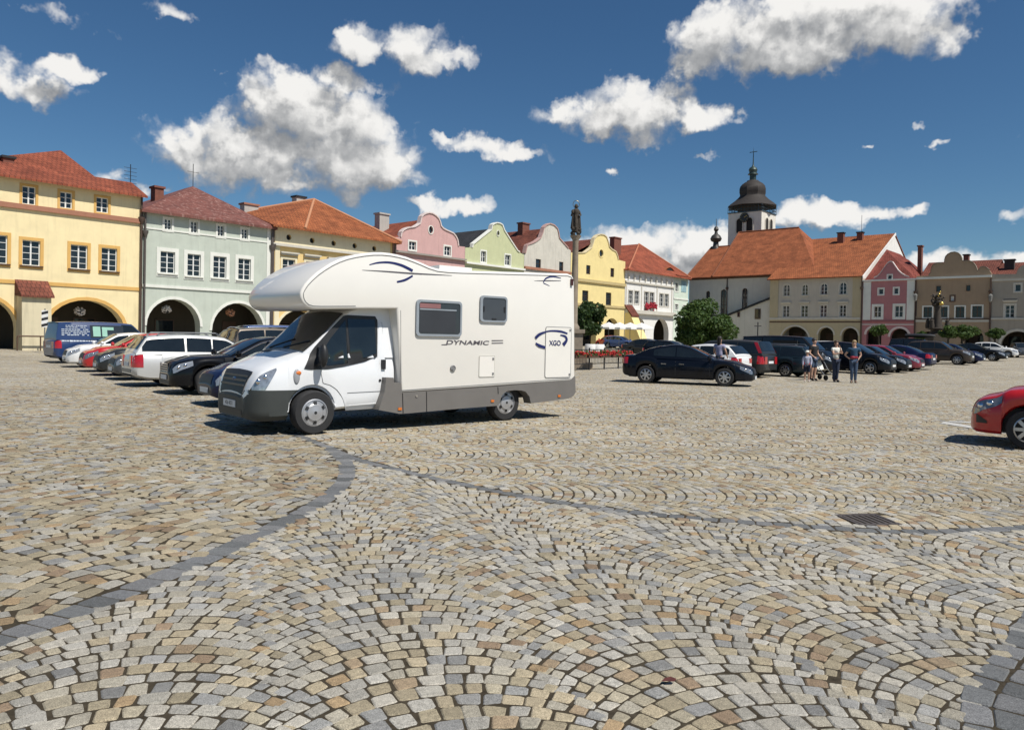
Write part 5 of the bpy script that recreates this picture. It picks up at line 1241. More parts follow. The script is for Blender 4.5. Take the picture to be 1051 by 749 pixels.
car('hatch', 'parked_car', 'small dark blue car peeping out behind the nose of the brown off-roader', 'car', P_NAVY, rrow(41.0, .9), fv, group=CR_)
car('sedan', 'parked_car', 'black saloon standing clear to the right of the brown off-roader', 'car', P_BLACK, rrow(49.5, 1.0), fv, group=CR_)
CF = 'cars far off near the arcades'
def far(kind, label, px, dep, hd, M, **k): q = at_depth(px, 350, dep); return car(kind, 'parked_car', label, 'car', M, (q.x, q.y), hd, ref='centre', group=CF, seam=False, **k)
far('hatch', 'small grey hatchback facing the square in front of the last right-hand arch', 1050, 76, (-.35,-.94), P_GREY)
far('hatch', 'tiny white car parked in front of the tan-brown house', 1021, 76, (.74,-.67), P_WHITE)
far('hatch', 'little red car seen tail-on beside the white parasols', 625.5, 92, (-.5,.87), P_RED)
far('hatch', 'little blue car beside the little red one near the parasols', 637, 90, (.8,-.6), P_BLUE)
far('sedan', 'dark grey saloon whose roof shows behind the blue-black liftback', 668, 62, fv, P_DGREY)
far('hatch', 'black car beyond the liftback roof, in front of the round tree', 690, 52, fv, P_BLACK)
far('wagon', 'dark green-grey estate behind the white hatchback roof', 770, 50, rv, P_TEAL, rails=True)
far('wagon', 'white estate car whose roof shows behind the dark grey estate', 838, 66, rv, P_WHITE)
e, d = far('bigsuv', 'black off-roader with a long roof box behind the brown off-roader', 944, 66, fv, P_BLACK)
mb = MB(); mb.lathe([(0,-1.15),(.16,-1.12),(.20,-.9),(.21,.2),(.17,.9),(.08,1.2),(0,1.22)], (.0,0,d['H']+.26), 'x', 14, squash=.85); mb.v = [(x, y*1.9, z) for x, y, z in mb.v]
bx = mb.build('roof_box', BLACKP, None, smooth=40); bx.matrix_world = Matrix.Translation(e.location) @ Matrix.Rotation(e.rotation_euler.z, 4, 'Z'); tag(bx, 'long black roof box on top of the off-roader behind the brown one', 'roof box')
mb = MB()
# red hatchback at the right edge
e, d = car('hatch', 'parked_car', 'bright red hatchback cut by the right edge, nose pointing left', 'car', P_RED, (8.02, 11.66), (-.78, .62), ref='fw', spokes=8, lamp=LAMPD)
for sd in (1, -1): mb = MB(); d['body'].side_patch(mb, d['xf']-.26, d['xf']-.10, lambda x: .36, lambda x: .40+.10*(x-d['xf']+.26)/.16, sd, .008, 5, 3); mb.build('fog_lamp_recess', BLACKP, e)
# ------------------------------------------------------------------ the motorhome
a_ = G(323, 446); MH = Row((a_.x, a_.y), 50.686)
mh = thing('motorhome', 'large white coach-built motorhome with an overcab bulge, grey skirts and blue swoosh graphics', 'motorhome', (a_.x, a_.y, 0), MH.rz)
SV_ = -.04
def MP(x, y, v=SV_): return MH.uz(x, y, v)
MHW = mat('motorhome_white', (.79, .76, .70), .35, 0, .03, 1.5, coat=.6)
CABW = paint('cab_white_paint', (.76, .77, .78)); SKIRT = mat('skirt_grey', (.185, .172, .158), .5, .2, .08); BUMP = mat('bumper_grey_green', (.045, .05, .047), .55, 0, .12, 8)
FRAMEG = mat('window_frame_grey', (.27, .30, .33), .4); NAVYG = mat('navy_graphic', (.012, .018, .11), .4); GREYG = mat('grey_graphic', (.10, .09, .10), .4); SEAL = mat('seal_grey', (.20, .20, .20), .6)
W_ = 2.21
out_px = [(411.8,402.7),(500,396.8),(586.5,390.5),(590.2,387),(590.1,340),(589.7,290),(589,285.5),(587.2,282.4),(583,280.7),(530,279.2),(473.5,277.5),(460,276.8),(449.4,275.6),(441,273),(433,269.4),(425.4,266.3),(417.6,263.4),(409,261.2),(400.5,259.6),(392,258.8),(383.3,258.8),(374,259.7),(364.5,261.2),(355.8,263.2),(347.4,266.2),(339.5,270),(332,274.6),(325,279.6),(318.3,285.6),(313.3,291),(309.9,296.3),(308.3,300.2),(308.2,304.4),(309.4,308.6),(311.8,312.4),(315.3,315.4),(321,317.2),(330,317.5),(365,317.2),(407.5,316.8)]
prof = [MP(*p) for p in out_px]
def shell():
    bm = bmesh.new(); vs_ = [bm.verts.new((x, SV_, z)) for x, z in prof]; f = bm.faces.new(vs_)
    r = bmesh.ops.extrude_face_region(bm, geom=[f]); nv = [g for g in r['geom'] if isinstance(g, bmesh.types.BMVert)]
    bmesh.ops.translate(bm, verts=nv, vec=(0, W_, 0)); bmesh.ops.recalc_face_normals(bm, faces=bm.faces)
    bm.edges.ensure_lookup_table()
    ed = [e for e in bm.edges if abs(e.verts[0].co.y-e.verts[1].co.y) < 1e-4]
    bmesh.ops.bevel(bm, geom=ed, offset=.035, offset_type='OFFSET', segments=3, profile=.5, affect='EDGES', clamp_overlap=True)
    me = bpy.data.meshes.new('living_body'); bm.to_mesh(me); bm.free(); me.materials.append(MHW); me.shade_smooth(); me.set_sharp_from_angle(angle=R_(32))
    o = bpy.data.objects.new('living_body', me); COL.objects.link(o); o.parent = mh; return o
shell()
YF = SV_-.004
def inset(poly, d):
    n = len(poly); out = []; A = sum(poly[i][0]*poly[(i+1) % n][1]-poly[(i+1) % n][0]*poly[i][1] for i in range(n)); sg = 1 if A > 0 else -1
    for i in range(n):
        a, b, c = Vector(poly[i-1]), Vector(poly[i]), Vector(poly[(i+1) % n]); t = ((b-a).normalized()+(c-b).normalized())
        t = t.normalized() if t.length > 1e-6 else (b-a).normalized(); nn = Vector((-t.y, t.x))*sg; out.append(tuple(b+nn*d))
    return out
i1 = inset(prof, .050); mb = MB(); ring = [(x, YF+.001, z) for x, z in i1[5:-1]]; mb.tube(ring, .006, 5); mb.build('edge_seal', SEAL, mh)
def ribbon(pts, wd, M, name, y=None, parent=None):
    q = [MP(*p) for p in pts]; n = len(q); mb = MB(); sm = []
    for i in range(n-1):
        p0, p1, p2, p3 = [Vector(q[j]) for j in (max(i-1,0), i, i+1, min(i+2,n-1))]
        for k in range(6):
            t = k/6; sm.append(.5*((2*p1)+(p2-p0)*t+(2*p0-5*p1+4*p2-p3)*t*t+(3*p1-p0-3*p2+p3)*t**3))
    sm.append(Vector(q[-1])); m_ = len(sm); y = y or YF
    for i, p in enumerate(sm):
        t = (sm[min(i+1,m_-1)]-sm[max(i-1,0)]).normalized(); nn = Vector((-t.y, t.x)); f = i/(m_-1)*(len(wd)-1); j = min(int(f), len(wd)-2); w0 = wd[j]+(wd[j+1]-wd[j])*(f-j)
        for sg in (-1, 1): mb.v.append((p.x+nn.x*sg*w0/2, y, p.y+nn.y*sg*w0/2))
    for i in range(m_-1): mb.f.append([2*i, 2*i+1, 2*i+3, 2*i+2]); mb.mi.append(0)
    return mb.build(name, M, parent or mh)
ribbon([(379,271.8),(388.5,269.6),(400.4,269.5),(412.4,272.5),(423.5,278)], [.012,.028,.035,.045,.05], NAVYG, 'swoosh')
ribbon([(407.3,289.4),(415.8,287.3),(423.5,283)], [.03,.04,.03], NAVYG, 'swoosh')
ribbon([(371.4,277.2),(395,278.6),(423.5,280.7),(445,281.8),(464,282.8)], [.004,.02,.026,.018,.004], GREYG, 'pinstripe')
ribbon([(557.6,290),(560.2,285.8),(567,283.8),(575.7,285.6)], [.022,.03,.03,.012], NAVYG, 'swoosh'); ribbon([(557.8,290.6),(564,293.4)], [.018,.008], NAVYG, 'swoosh'); ribbon([(548.2,288.2),(562,288.1),(575.7,288.2)], [.004,.02,.008], GREYG, 'pinstripe')
ribbon([(549.2,347),(553,343.3),(559.5,340.6),(566,339.6),(575,340.2),(582,342.4)], [.065,.055,.03,.035,.045,.035], NAVYG, 'swoosh', YF-.010)
ribbon([(549.4,352),(553,354.6),(559.3,356.6)], [.03,.06,.05], NAVYG, 'swoosh', YF-.010)
ribbon([(574.5,343.8),(579.5,345.2),(581,349),(577.5,354)], [.02,.045,.06,.085], NAVYG, 'swoosh', YF-.014)
def on_side(body, px0, px1, M, name, size=1.0, parent=None, y=None, shear=0.0, wide=1.0):
    a = MP(*px0); b = MP(*px1); w0 = b[0]-a[0]; h0 = abs(b[1]-a[1])
    o = text(name, body, 1.0, M, parent or mh, Matrix.Identity(4), shear=shear, ext=.0, bold=.022)
    bpy.context.view_layer.update(); dx, dy = o.dimensions.x, o.dimensions.y
    o.matrix_local = side_mtx((a[0]+b[0])/2, y or (YF-.002), (a[1]+b[1])/2) @ Matrix.Diagonal((w0/dx, h0/dy, 1, 1)); return o
on_side('DYNAMIC', (457,353.8), (501.5,349.9), GREYG, 'lettering', shear=.15)
for y_ in (349.6, 352.2): ribbon([(504.5,y_),(516.3,y_-.2)], [.02,.016], GREYG, 'pinstripe')
ribbon([(453,353.8),(459,353.6)], [.014,.02], GREYG, 'pinstripe')
def rrect(x0, z0, x1, z1, r, n=5):
    P = []
    for cx_, cz_, t0 in ((x1-r, z1-r, 0), (x0+r, z1-r, 90), (x0+r, z0+r, 180), (x1-r, z0+r, 270)):
        for k in range(n+1): t = R_(t0+90*k/n); P.append((cx_+r*math.cos(t), cz_+r*math.sin(t)))
    return P
def px_rect(p0, p1): a = MP(*p0); b = MP(*p1); return min(a[0],b[0]), min(a[1],b[1]), max(a[0],b[0]), max(a[1],b[1])
ACR = mat('acrylic_pane', (.035, .04, .05), .06, 0, .3, 1.5, spec=.6); BLIND = mat('window_blind', (.035, .038, .044), .5); PINKB = mat('pink_reflection_tint', (.26, .12, .12), .8)
for p0, p1, q0, q1, kind in [((426.7,307.2),(472.7,345.7),(429.2,309.7),(471.0,343.4),0), ((492.2,303.1),(519.4,331.2),(494.6,305.3),(518.0,329.4),1)]:
    O_ = px_rect(p0, p1); I_ = px_rect(q0, q1); mb = MB(); o_ = rrect(*O_, .07); i_ = rrect(*I_, .05); ring_prism(mb, i_, o_, YF-.032, YF+.002)
    wo = mb.build('window', FRAMEG, mh, smooth=30); mb = MB(); P, T = tess([i_], YF-.020); mb.add(P, T); mb.build('pane', ACR if kind == 0 else mat('shaded_pane', (.06,.065,.078), .12, 0, .15, 2), wo)
    if kind == 0:
        zs = MP(450, 318)[1]; mb = MB(); P, T = tess([rrect(I_[0]+.03, I_[1]+.03, I_[2]-.09, zs, .02)], YF-.022); mb.add(P, T); mb.build('blind', BLIND, wo)
        b1 = px_rect((430.2,311),(451.5,316.8)); mb = MB(); mb.quad((b1[0],YF-.0225,b1[1]),(b1[2],YF-.0225,b1[1]),(b1[2],YF-.0225,b1[3]),(b1[0],YF-.0225,b1[3])); mb.build('pink_reflection', PINKB, wo)  # pink reflection in the pane, put in as a coloured patch
        MB().box(I_[0]+.02, I_[2]-.08, YF-.028, YF-.021, zs-.012, zs+.012).build('blind_rail', FRAMEG, wo)
    else:
        for x in (I_[0]+.03, I_[2]-.03): MB().box(x-.015, x+.015, YF-.03, YF-.0205, (I_[1]+I_[3])/2-.05, (I_[1]+I_[3])/2+.05).build('catch', BLACKP, wo)
        MB().box((I_[0]+I_[2])/2-.05, (I_[0]+I_[2])/2+.05, YF-.03, YF-.0205, I_[1]+.01, I_[1]+.04).build('catch', BLACKP, wo)
def flap(p0, p1, nm, r=.03, lock=True, proud=.006):
    q = px_rect(p0, p1); o_ = rrect(*q, r); i_ = rrect(q[0]+.012, q[1]+.012, q[2]-.012, q[3]-.012, r*.8); mb = MB(); ring_prism(mb, i_, o_, YF-.007, YF+.002); fo = mb.build(nm, SEAL if r > .035 else mat('flap_frame', (.55,.53,.47), .5), mh)
    mb = MB(); P, T = tess([i_], YF-proud); mb.add(P, T); mb.build('panel', MHW, fo)
    if lock:
        for zz in (q[1]+.06, q[3]-.06): MB().box(q[2]-.06, q[2]-.025, YF-.016, YF-.0063, zz-.02, zz+.02).build('lock', SEAL, fo)
    return fo
fl = flap((559.8,335), (585.4,387.2), 'locker_door', .05); flap((491.6,364.8), (507.3,386.6), 'service_flap', .02)
on_side('XGO', (563.2,354.9), (575.2,349.7), NAVYG, 'lettering', parent=mh, y=YF-.0125)
u, z = MP(464.5, 377.9); mb = MB(); mb.lathe([(.055,-.0),(.055,-.02),(.045,-.026),(.04,-.018),(0,-.018)], (u, YF, z), 'y', 18); mb.tube([(u-.015,YF-.025,z-.02),(u+.015,YF-.025,z+.025)], .008, 5); mb.build('filler_cap', SEAL, mh)
u, z = MP(586.2, 289.5); MB().box(u-.025, u+.03, YF-.03, YF, z-.07, z+.06).build('marker_lamp', mat('smoked_red', (.06,.012,.012), .2), mh)
MB().box(.0, .75, .7, 1.4, 0, .14).build('roof_vent', MHW, mh, loc=(MP(470,276)[0]+.1, 0, MP(470,277)[1]+.0))
# skirts
sk = [(388.8,420.6),(394.6,402.4),(396.6,387.4),(404,387.6),(404.4,392.8),(411.8,392.8),(412.6,402.9),(450,400.6),(510.7,396.6),(585.2,390.2),(590.4,385.6),(590.8,403),(588,406.6),(583.5,409),(545,414),(543.4,406.8),(539.6,402),(535.5,400.6),(528,400.3),(521,401.2),(517.5,403.4),(515,406.4),(511.6,416.2),(470,419.4),(420,424),(410.5,424.6)]
sp = [MP(x, y, -.055) for x, y in sk]
for y0, y1 in ((-.055, .16), (W_-.16, W_-.02)): 
    mb = MB(); mb.prism(sp, y0, y1); mb.build('skirt', SKIRT, mh)
ZZ = -.055-.003
def sk_line(p0, p1, M=BLACKP, w0=.008):
    a = MP(*p0, ZZ); b = MP(*p1, ZZ); MB().tube([(a[0], ZZ, a[1]), (b[0], ZZ, b[1])], w0, 5).build('panel_gap', M, mh)
sk_line((413.2,403.4),(413.8,424)); sk_line((437.8,401.8),(438,422.4)); sk_line((511,397),(511.4,404))
for px in [(505.3,411.3),(573.8,406.2),(410.3,419.5)]: a = MP(*px, ZZ); MB().box(a[0]-.035, a[0]+.035, ZZ-.012, ZZ+.002, a[1]-.022, a[1]+.022).build('side_marker', ORANGE, mh)
for p0_, p1_ in (((411.2,318.4),(411.6,401.8)), ((412.6,400.4),(585.6,388.2))): a = MP(*p0_); b = MP(*p1_); MB().tube([(a[0], YF+.001, a[1]), (b[0], YF+.001, b[1])], .004, 4).build('panel_seam', SEAL, mh)
a = MP(427.5, 406.3, ZZ); MB().lathe([(.022,0),(.022,-.01),(0,-.01)], (a[0], ZZ, a[1]), 'y', 12).build('lock', CHROME, mh)
MB().box(1.55, 5.3, .17, W_-.2, .46, .66).build('floor_pan', BLACKP, mh); MB().box(.3, 5.2, .75, .85, .36, .455).build('chassis_rail', IRON, mh); MB().box(.3, 5.2, 1.3, 1.4, .36, .455).build('chassis_rail', IRON, mh)
MB().box(1.62, 5.35, W_-.15, W_-.06, .4, .7).build('step_well', BLACKP, mh)
# cab
RT = Matrix.Translation((0, 1.08, 0)) @ Matrix.Rotation(math.pi, 4, 'Z')
def bake(o): o.data.transform(RT); o.data.update(); return o
xf, xr = .935, -1.46; ra = .395; rw = .345
cdeck = interp([(xr,1.27),(-.4,1.27),(-.05,1.275),(.14,1.262),(.45,1.135),(.70,1.025),(.79,.965),(.845,.88),(.90,.74),(xf,.60)])
cwid = interp([(xr,.98),(0,.98),(.35,.972),(.55,.945),(.70,.905),(.80,.85),(.875,.765),(.915,.67),(xf,.56)])
cbot = interp([(xr,.40),(-.5,.37),(.3,.27),(xf-.1,.25),(xf,.29)])
def czb(x):
    z = cbot(x)
    if abs(x) < ra: z = max(z, rw+math.sqrt(ra*ra-x*x))
    return z
def csec2(x):
    w0, zd, z0 = cwid(x), cdeck(x), czb(x); h = zd-z0
    return [(w0*.93, z0), (w0*.99, z0+min(.04, h*.1)), (w0, z0+h*.3), (w0*1.003, z0+h*.5), (w0*.995, z0+h*.68), (w0*.972, z0+h*.84), (w0*.935, zd-h*.04), (w0*.86, zd), (w0*.5, zd+.03), (0, zd+.042)]
xs = list(np.linspace(xr, xf, 40))+[ra*math.cos(math.pi*k/14) for k in range(15)]+[-ra-.002, ra+.002, .86, .89, .905, .92]
cb = Loft(xs, csec2); bake(cb.build('cab_body', CABW, mh))
ctop = interp([(xr,2.06),(-.9,2.05),(-.72,2.0),(-.6,1.925),(-.25,1.60),(.06,1.33),(.14,1.262)])
def cy_(x, z): t = (z-1.22)/(2.04-1.22); b = .955 if x < -.3 else .955-.06*((x+.3)/.44)**2; return b+(.845-b)*t
def ccs(x):
    zt = ctop(x); b = min(1.20, zt-.10); ye = cy_(x, zt-.04)
    return [(cy_(x, b), b), (cy_(x, (b+zt-.04)/2), (b+zt-.04)/2), (ye, zt-.04), (ye*.96, zt-.015), (ye*.8, zt), (ye*.4, zt+.02), (0, zt+.028)]
cc = Loft(np.linspace(xr, .14, 34), ccs); bake(cc.build('cab_top', CABW, mh))
def ysd(x, z): return max(cb.y(x, z) if z < cdeck(x) else 0, cy_(x, z) if z > 1.2 else 0)
def xz_patch(px, name, M, off, v=.10, parent=None, nx=22, nz=7, smooth=50):
    q = [MH.uz(x, y, v) for x, y in px]; q = [(-u, z) for u, z in q]; x0 = min(p[0] for p in q)+.002; x1 = max(p[0] for p in q)-.002; mb = MB()
    for i in range(nx+1):
        x = x0+(x1-x0)*i/nx; zs = []
        for (ax, az), (bx, bz) in zip(q, q[1:]+q[:1]):
            if (ax-x)*(bx-x) <= 0 and abs(ax-bx) > 1e-6: zs.append(az+(bz-az)*(x-ax)/(bx-ax))
        z0, z1 = min(zs), max(zs)
        for k in range(nz+1): z = z0+(z1-z0)*k/nz; mb.v.append((x, ysd(x, z)+off, z))
    for i in range(nx):
        for k in range(nz): o = i*(nz+1)+k; mb.f.append([o, o+1, o+nz+2, o+nz+1]); mb.mi.append(0)
    return bake(mb.build(name, M, parent or mh, smooth=smooth))
door_px = [(329.6,379.6),(329.8,392),(333,393.4),(339,395),(345,399),(349.5,404.5),(353,411.5),(355.4,421.4),(370,420.4),(388,419),(392,409),(394.6,400),(396,374),(395.2,331),(390.6,331),(389.2,366.2),(376,371.8),(353,377),(336,379.6)]
xz_patch([(x+(-.5 if x < 350 else .5), y+(.5 if y > 390 else -.2)) for x, y in door_px], 'door_gap', mat('gap_grey', (.14,.145,.15), .7), .002, nx=30)
dr = xz_patch(door_px, 'door', CABW, .007, nx=30)
xz_patch([(356,402.9),(393.6,400.9),(393.6,401.6),(356,403.6)], 'door_crease', mat('gap_grey', (.14,.145,.15), .7), .010, parent=dr, nz=1)
gl = [(311.8,378.4),(314.6,373),(320.6,361),(325,355),(340,338.8),(355.6,323.8),(359.6,323.2),(389.4,324.6),(390.4,329),(388.8,365.4),(376,371),(352.9,376.2),(336,378.8),(318,379.4)]
wf = xz_patch(gl, 'window_frame', BLACKP, .010, nx=34)
xz_patch([(329.6,374),(333,359),(340,348),(357.6,327.6),(357.8,372.2),(352,373.4),(338,375)], 'quarter_glass', CARGLASS, .014, parent=wf); xz_patch([(359.4,327),(387.6,328),(387,362.6),(376,366.6),(359.8,368.6)], 'side_glass', CARGLASS, .014, parent=wf)
def cabbox(x0, x1, y0, y1, z0, z1, M, nm, parent=None): return bake(MB().box(x0, x1, y0, y1, z0, z1).build(nm, M, parent or mh))
hu = MH.uz(393.6, 373.6, .10); cabbox(-hu[0]-.03, -hu[0]+.04, ysd(-hu[0], hu[1])+.006, ysd(-hu[0], hu[1])+.05, hu[1]-.085, hu[1]+.075, BLACKP, 'handle', dr)
hu = MH.uz(389.6, 390.2, .10); bake(MB().lathe([(.022, .008), (.022, .016), (0, .016)], (-hu[0], ysd(-hu[0], hu[1]), hu[1]), 'y', 12).build('door_lock', BLACKP, dr))
for sd in (1, -1):
    mb = MB(); cb.side_patch(mb, .56, .912, lambda x: .70+max(0, (.735-x)/.175)*.31, lambda x: cdeck(x)-.045+.0*x if x < .8 else cdeck(x)-.05, sd, .010, 12, 6); hl = bake(mb.build('headlight', mat('headlight_glass', (.42,.44,.46), .06, .5, .55, 11, coat=1), mh, smooth=60))
    for xx, zz, rr_ in ((.80,.83,.05),(.71,.90,.045)): bake(MB().ball((xx, sd*(cb.y(xx, zz)-.012), zz), rr_, rr_*.6, rr_, 12).build('reflector', CHROME, hl, smooth=60))
    # front bumper wraps from the arch to the nose
    # black arch lip
    mb = MB(); mb.tube([((ra+.006)*math.cos(t), sd*(cb.y((ra+.006)*math.cos(t), rw+(ra+.006)*math.sin(t))+.002), rw+(ra+.006)*math.sin(t)) for t in np.linspace(.05, math.pi*.98, 22)], .018, 6); bake(mb.build('arch_lip', BLACKP if sd < 0 else CABW, mh, smooth=50))
    # big door mirror
    mb = MB(); mb.ball((-.10, sd*1.13, 1.24), .07, .10, .19, 14); mb.tube([(-.06, sd*.95, 1.08), (-.08, sd*1.1, 1.12)], .03, 6); mb.tube([(-.10, sd*.94, 1.36), (-.10, sd*1.1, 1.34)], .025, 6); bake(mb.build('mirror', BLACKP, mh, smooth=50))
    hu = MH.uz(304.6, 386.6, .10); xx = -hu[0]; mb = MB(); mb.ball((xx, sd*cb.y(xx, .91), .91), .055, .02, .12, 12); rp_ = bake(mb.build('repeater', mat('repeater_grey', (.33,.34,.36), .4), mh, smooth=60)); mb = MB(); mb.ball((xx-.025, sd*(cb.y(xx, .96)+.008), .965), .05, .02, .035, 10); bake(mb.build('lens', ORANGE, rp_, smooth=60))
# nose: bumper face, grille, emblem, plate
def nose_patch(nm, M, x0, x1, hw0, off, hw1=None, nx=8, ny=10, parent=None):
    mb = MB()
    for i in range(nx+1):
        x = x0+(x1-x0)*i/nx; hh = hw0+((hw1 or hw0)-hw0)*i/nx
        for k in range(ny+1):
            y = -hh+2*hh*k/ny; mb.v.append((x+off, y, cb.top(x, y)+off*.35))
    for i in range(nx):
        for k in range(ny): o = i*(ny+1)+k; mb.f.append([o, o+ny+1, o+ny+2, o+1]); mb.mi.append(0)
    return bake(mb.build(nm, M, parent or mh, smooth=50))
nose_patch('grille', BLACKP, .800, .932, .60, .012, .50)

def bsec(x):
    z0 = max(czb(min(x, xf)), .25)-.03; z1 = min(.70, cdeck(min(x, xf))+.004) if x < xf+.001 else .56; P = []
    for k in range(7):
        z = z0+(z1-z0)*k/6; P.append(((cb.y(min(x, xf), max(z, czb(min(x, xf))+.002))+.016)*(1 if x < xf+.001 else .96)-(.03 if k == 0 else 0), z))
    return P + [(P[-1][0]*.5, z1+.016), (0, z1+.022)]
bake(Loft(list(np.linspace(.20, ra-.01, 14))+[ra+.002]+list(np.linspace(ra+.012, xf-.06, 18))+[xf-.045, xf-.03, xf-.018, xf-.008, xf, xf+.013], bsec).build('bumper', BUMP, mh, smooth=42)); cabbox(xf-.03, xf+.018, -.50, .50, .30, .38, BLACKP, 'air_intake')
for zz, xx in ((.90,.855),(.83,.885),(.76,.915)): cabbox(xx-.04, xx+.02, -.50, .50, zz-.014, zz+.014, mat('grille_bar', (.05,.055,.06), .4), 'grille_bar')
bake(MB().lathe([(0, .028), (.062, .022), (.075, .006), (.08, -.03)], (.878, 0, .835), 'x', 20, squash=.55).build('emblem', CHROME, mh, smooth=50)); bake(MB().lathe([(0, .031), (.055, .025)], (.878, 0, .835), 'x', 20, squash=.55).build('emblem_field', NAVYG, mh))
pl = cabbox(xf+.015, xf+.024, -.30, .24, .40, .51, PLATE, 'number_plate')
t_ = text('plate_lettering', '4S6 4031', .095, BLACKP, pl, Matrix.Identity(4), .95, ext=0); t_.matrix_local = Matrix(((0,0,-1,-(xf+.0255)),(-1,0,0,1.08+.03),(0,1,0,.455),(0,0,0,1)))
# windscreen, wipers, bonnet vents
mb = MB(); nx, ny = 12, 14
for i in range(nx+1):
    x = .10+(-.60-.10)*i/nx
    for k in range(ny+1): f = -.93+1.86*k/ny; y = cy_(x, ctop(x)-.04)*f; mb.v.append((x+.012, y, cc.top(x, y)+.012))
for i in range(nx):
    for k in range(ny): o = i*(ny+1)+k; mb.f.append([o, o+1, o+ny+2, o+ny+1]); mb.mi.append(0)
ws = bake(mb.build('windscreen', CARGLASS, mh, smooth=50))
mb = MB()
for y0, y1 in ((-.55, .12), (.05, .70)): mb.tube([(.10, y0, cc.top(.10, y0)+.03), (-.06, y1, cc.top(-.06, y1)+.035)], .012, 5)
bake(mb.build('wipers', BLACKP, ws))
for y0, y1 in ((-.60,-.22),):
    mb = MB(); 
    for i in range(5):
        x = .16+.10*i/4
        for y in (y0, y1): mb.v.append((x, y, cb.top(x, y)+.012))
    for i in range(4): mb.f.append([2*i, 2*i+2, 2*i+3, 2*i+1]); mb.mi.append(0)
    bake(mb.build('bonnet_vent', BLACKP, mh))
bake(MB().box(xr+.05, xf-.25, -.62, .62, .3, .9).build('engine_bay', BLACKP, mh))
for y, o_ in ((.115, -1), (2.05, 1)): wheel(mh, 0, y, rw, .22, 6, mat('hubcap_silver', (.46,.46,.47), .42, .6), o_, 'cap', .64)
for y, o_ in ((.20, -1), (1.95, 1)): wheel(mh, 3.911, y, rw, .22, 6, MATS['hubcap_silver'], o_, 'cap', .64)
MB().box(-.45, .0, .06, .12, .2, .3).build('mud_flap', BLACKP, mh, loc=(.85, 0, -.02)) if False else None
# ------------------------------------------------------------------ trees
BARK = mat('bark', (.075, .06, .045), .95, 0, .35, 8, .6, 25)
def leaf_mat(name, c1, c2):
    M = bpy.data.materials.new(name); M.use_nodes = True; nt = M.node_tree; N = NT(nt); b = nt.nodes['Principled BSDF']; b.inputs['Roughness'].default_value = .55; b.inputs['Specular IOR Level'].default_value = .3
    g = N.n('ShaderNodeNewGeometry'); c = N.mix(g.outputs['Random Per Island'], c1, c2); N.l(c, b.inputs['Base Color'])
    tr = N.n('ShaderNodeBsdfTranslucent', ins={'Color': N.mix(.5, c, (.12,.18,.02))}); ms = N.n('ShaderNodeMixShader', ins={0: .22, 1: b.outputs[0], 2: tr.outputs[0]})
    N.l(ms.outputs[0], nt.nodes['Material Output'].inputs[0]); return M
LEAF = leaf_mat('lime_leaves', (.035, .075, .018), (.085, .13, .03)); LEAF2 = leaf_mat('dark_leaves', (.02, .045, .014), (.05, .085, .024))
def tree(name, label, base, trunk_h, c, r3, n, leaf, seed, M=LEAF, cat='tree', group=None, trunk_r=.13):
    rnd = random.Random(seed); e = thing(name, label, cat, base, 0, group)
    mb = MB(); top = Vector((c[0]*.6, c[1]*.6, c[2]-r3[2]*.2)); mb.tube([(0,0,0), (.04,.02,trunk_h*.5), (c[0]*.3, c[1]*.3, trunk_h), top], [trunk_r*1.25, trunk_r, trunk_r*.8, trunk_r*.3], 9)
    for k in range(9):
        t = rnd.uniform(0, 6.28); q = Vector((c[0]+math.cos(t)*r3[0]*.7, c[1]+math.sin(t)*r3[1]*.7, c[2]+rnd.uniform(-.5,.6)*r3[2])); s0 = Vector((c[0]*.3, c[1]*.3, trunk_h)).lerp(top, rnd.uniform(0,.7))
        mb.tube([s0, s0.lerp(q, .5)+Vector((0,0,.1)), q], [trunk_r*.4, trunk_r*.25, .015], 6)
    mb.build('trunk', BARK, e, smooth=50)
    cl = []
    for k in range(34):
        while True:
            v = Vector((rnd.uniform(-1,1), rnd.uniform(-1,1), rnd.uniform(-1,1)))
            if .35 < v.length < 1: break
        v = v.normalized()*rnd.uniform(.45, .76); cl.append((v, rnd.uniform(.22, .40)))
    mb = MB(); 
    for i in range(n):
        v, rr = rnd.choice(cl); d = Vector((rnd.gauss(0,1), rnd.gauss(0,1), rnd.gauss(0,1))).normalized()*rr*rnd.uniform(.5,1.05)**.6
        p = v+d; p = Vector((c[0]+p.x*r3[0], c[1]+p.y*r3[1], c[2]+p.z*r3[2]*(1 if p.z > 0 else .85)))
        nrm = (d.normalized()*.7+Vector((rnd.gauss(0,.6), rnd.gauss(0,.6), rnd.gauss(0,.6)))).normalized(); a = nrm.orthogonal().normalized(); a.rotate(Matrix.Rotation(rnd.uniform(0,6.28), 3, nrm)); b = nrm.cross(a); s_ = leaf*rnd.uniform(.6,1.25)
        mb.add([p-a*s_, p-b*s_*.55+nrm*s_*.12, p+a*s_, p+b*s_*.55+nrm*s_*.12], [(0,1,2,3)])
    mb.build('crown', M, e); return e
q = at_depth(594, 370, 46); c = at_depth(604, 330, 46)-q; tree('lime_tree', 'round-headed tree half hidden behind the motorhome tail, above the red flower railing', (q.x, q.y, gz(q.x,q.y)), 1.7, (c.x, .2, 2.75-.0), (1.28,1.28,1.22), 5200, .13, 11, LEAF2)
q = at_depth(722, 360, 66); tree('lime_tree', 'large dome-shaped leafy tree in front of the white church', (q.x, q.y, gz(q.x,q.y)), 0.9, (0, 0, 2.5), (3.05,3.0,2.45), 19000, .16, 12, LEAF)
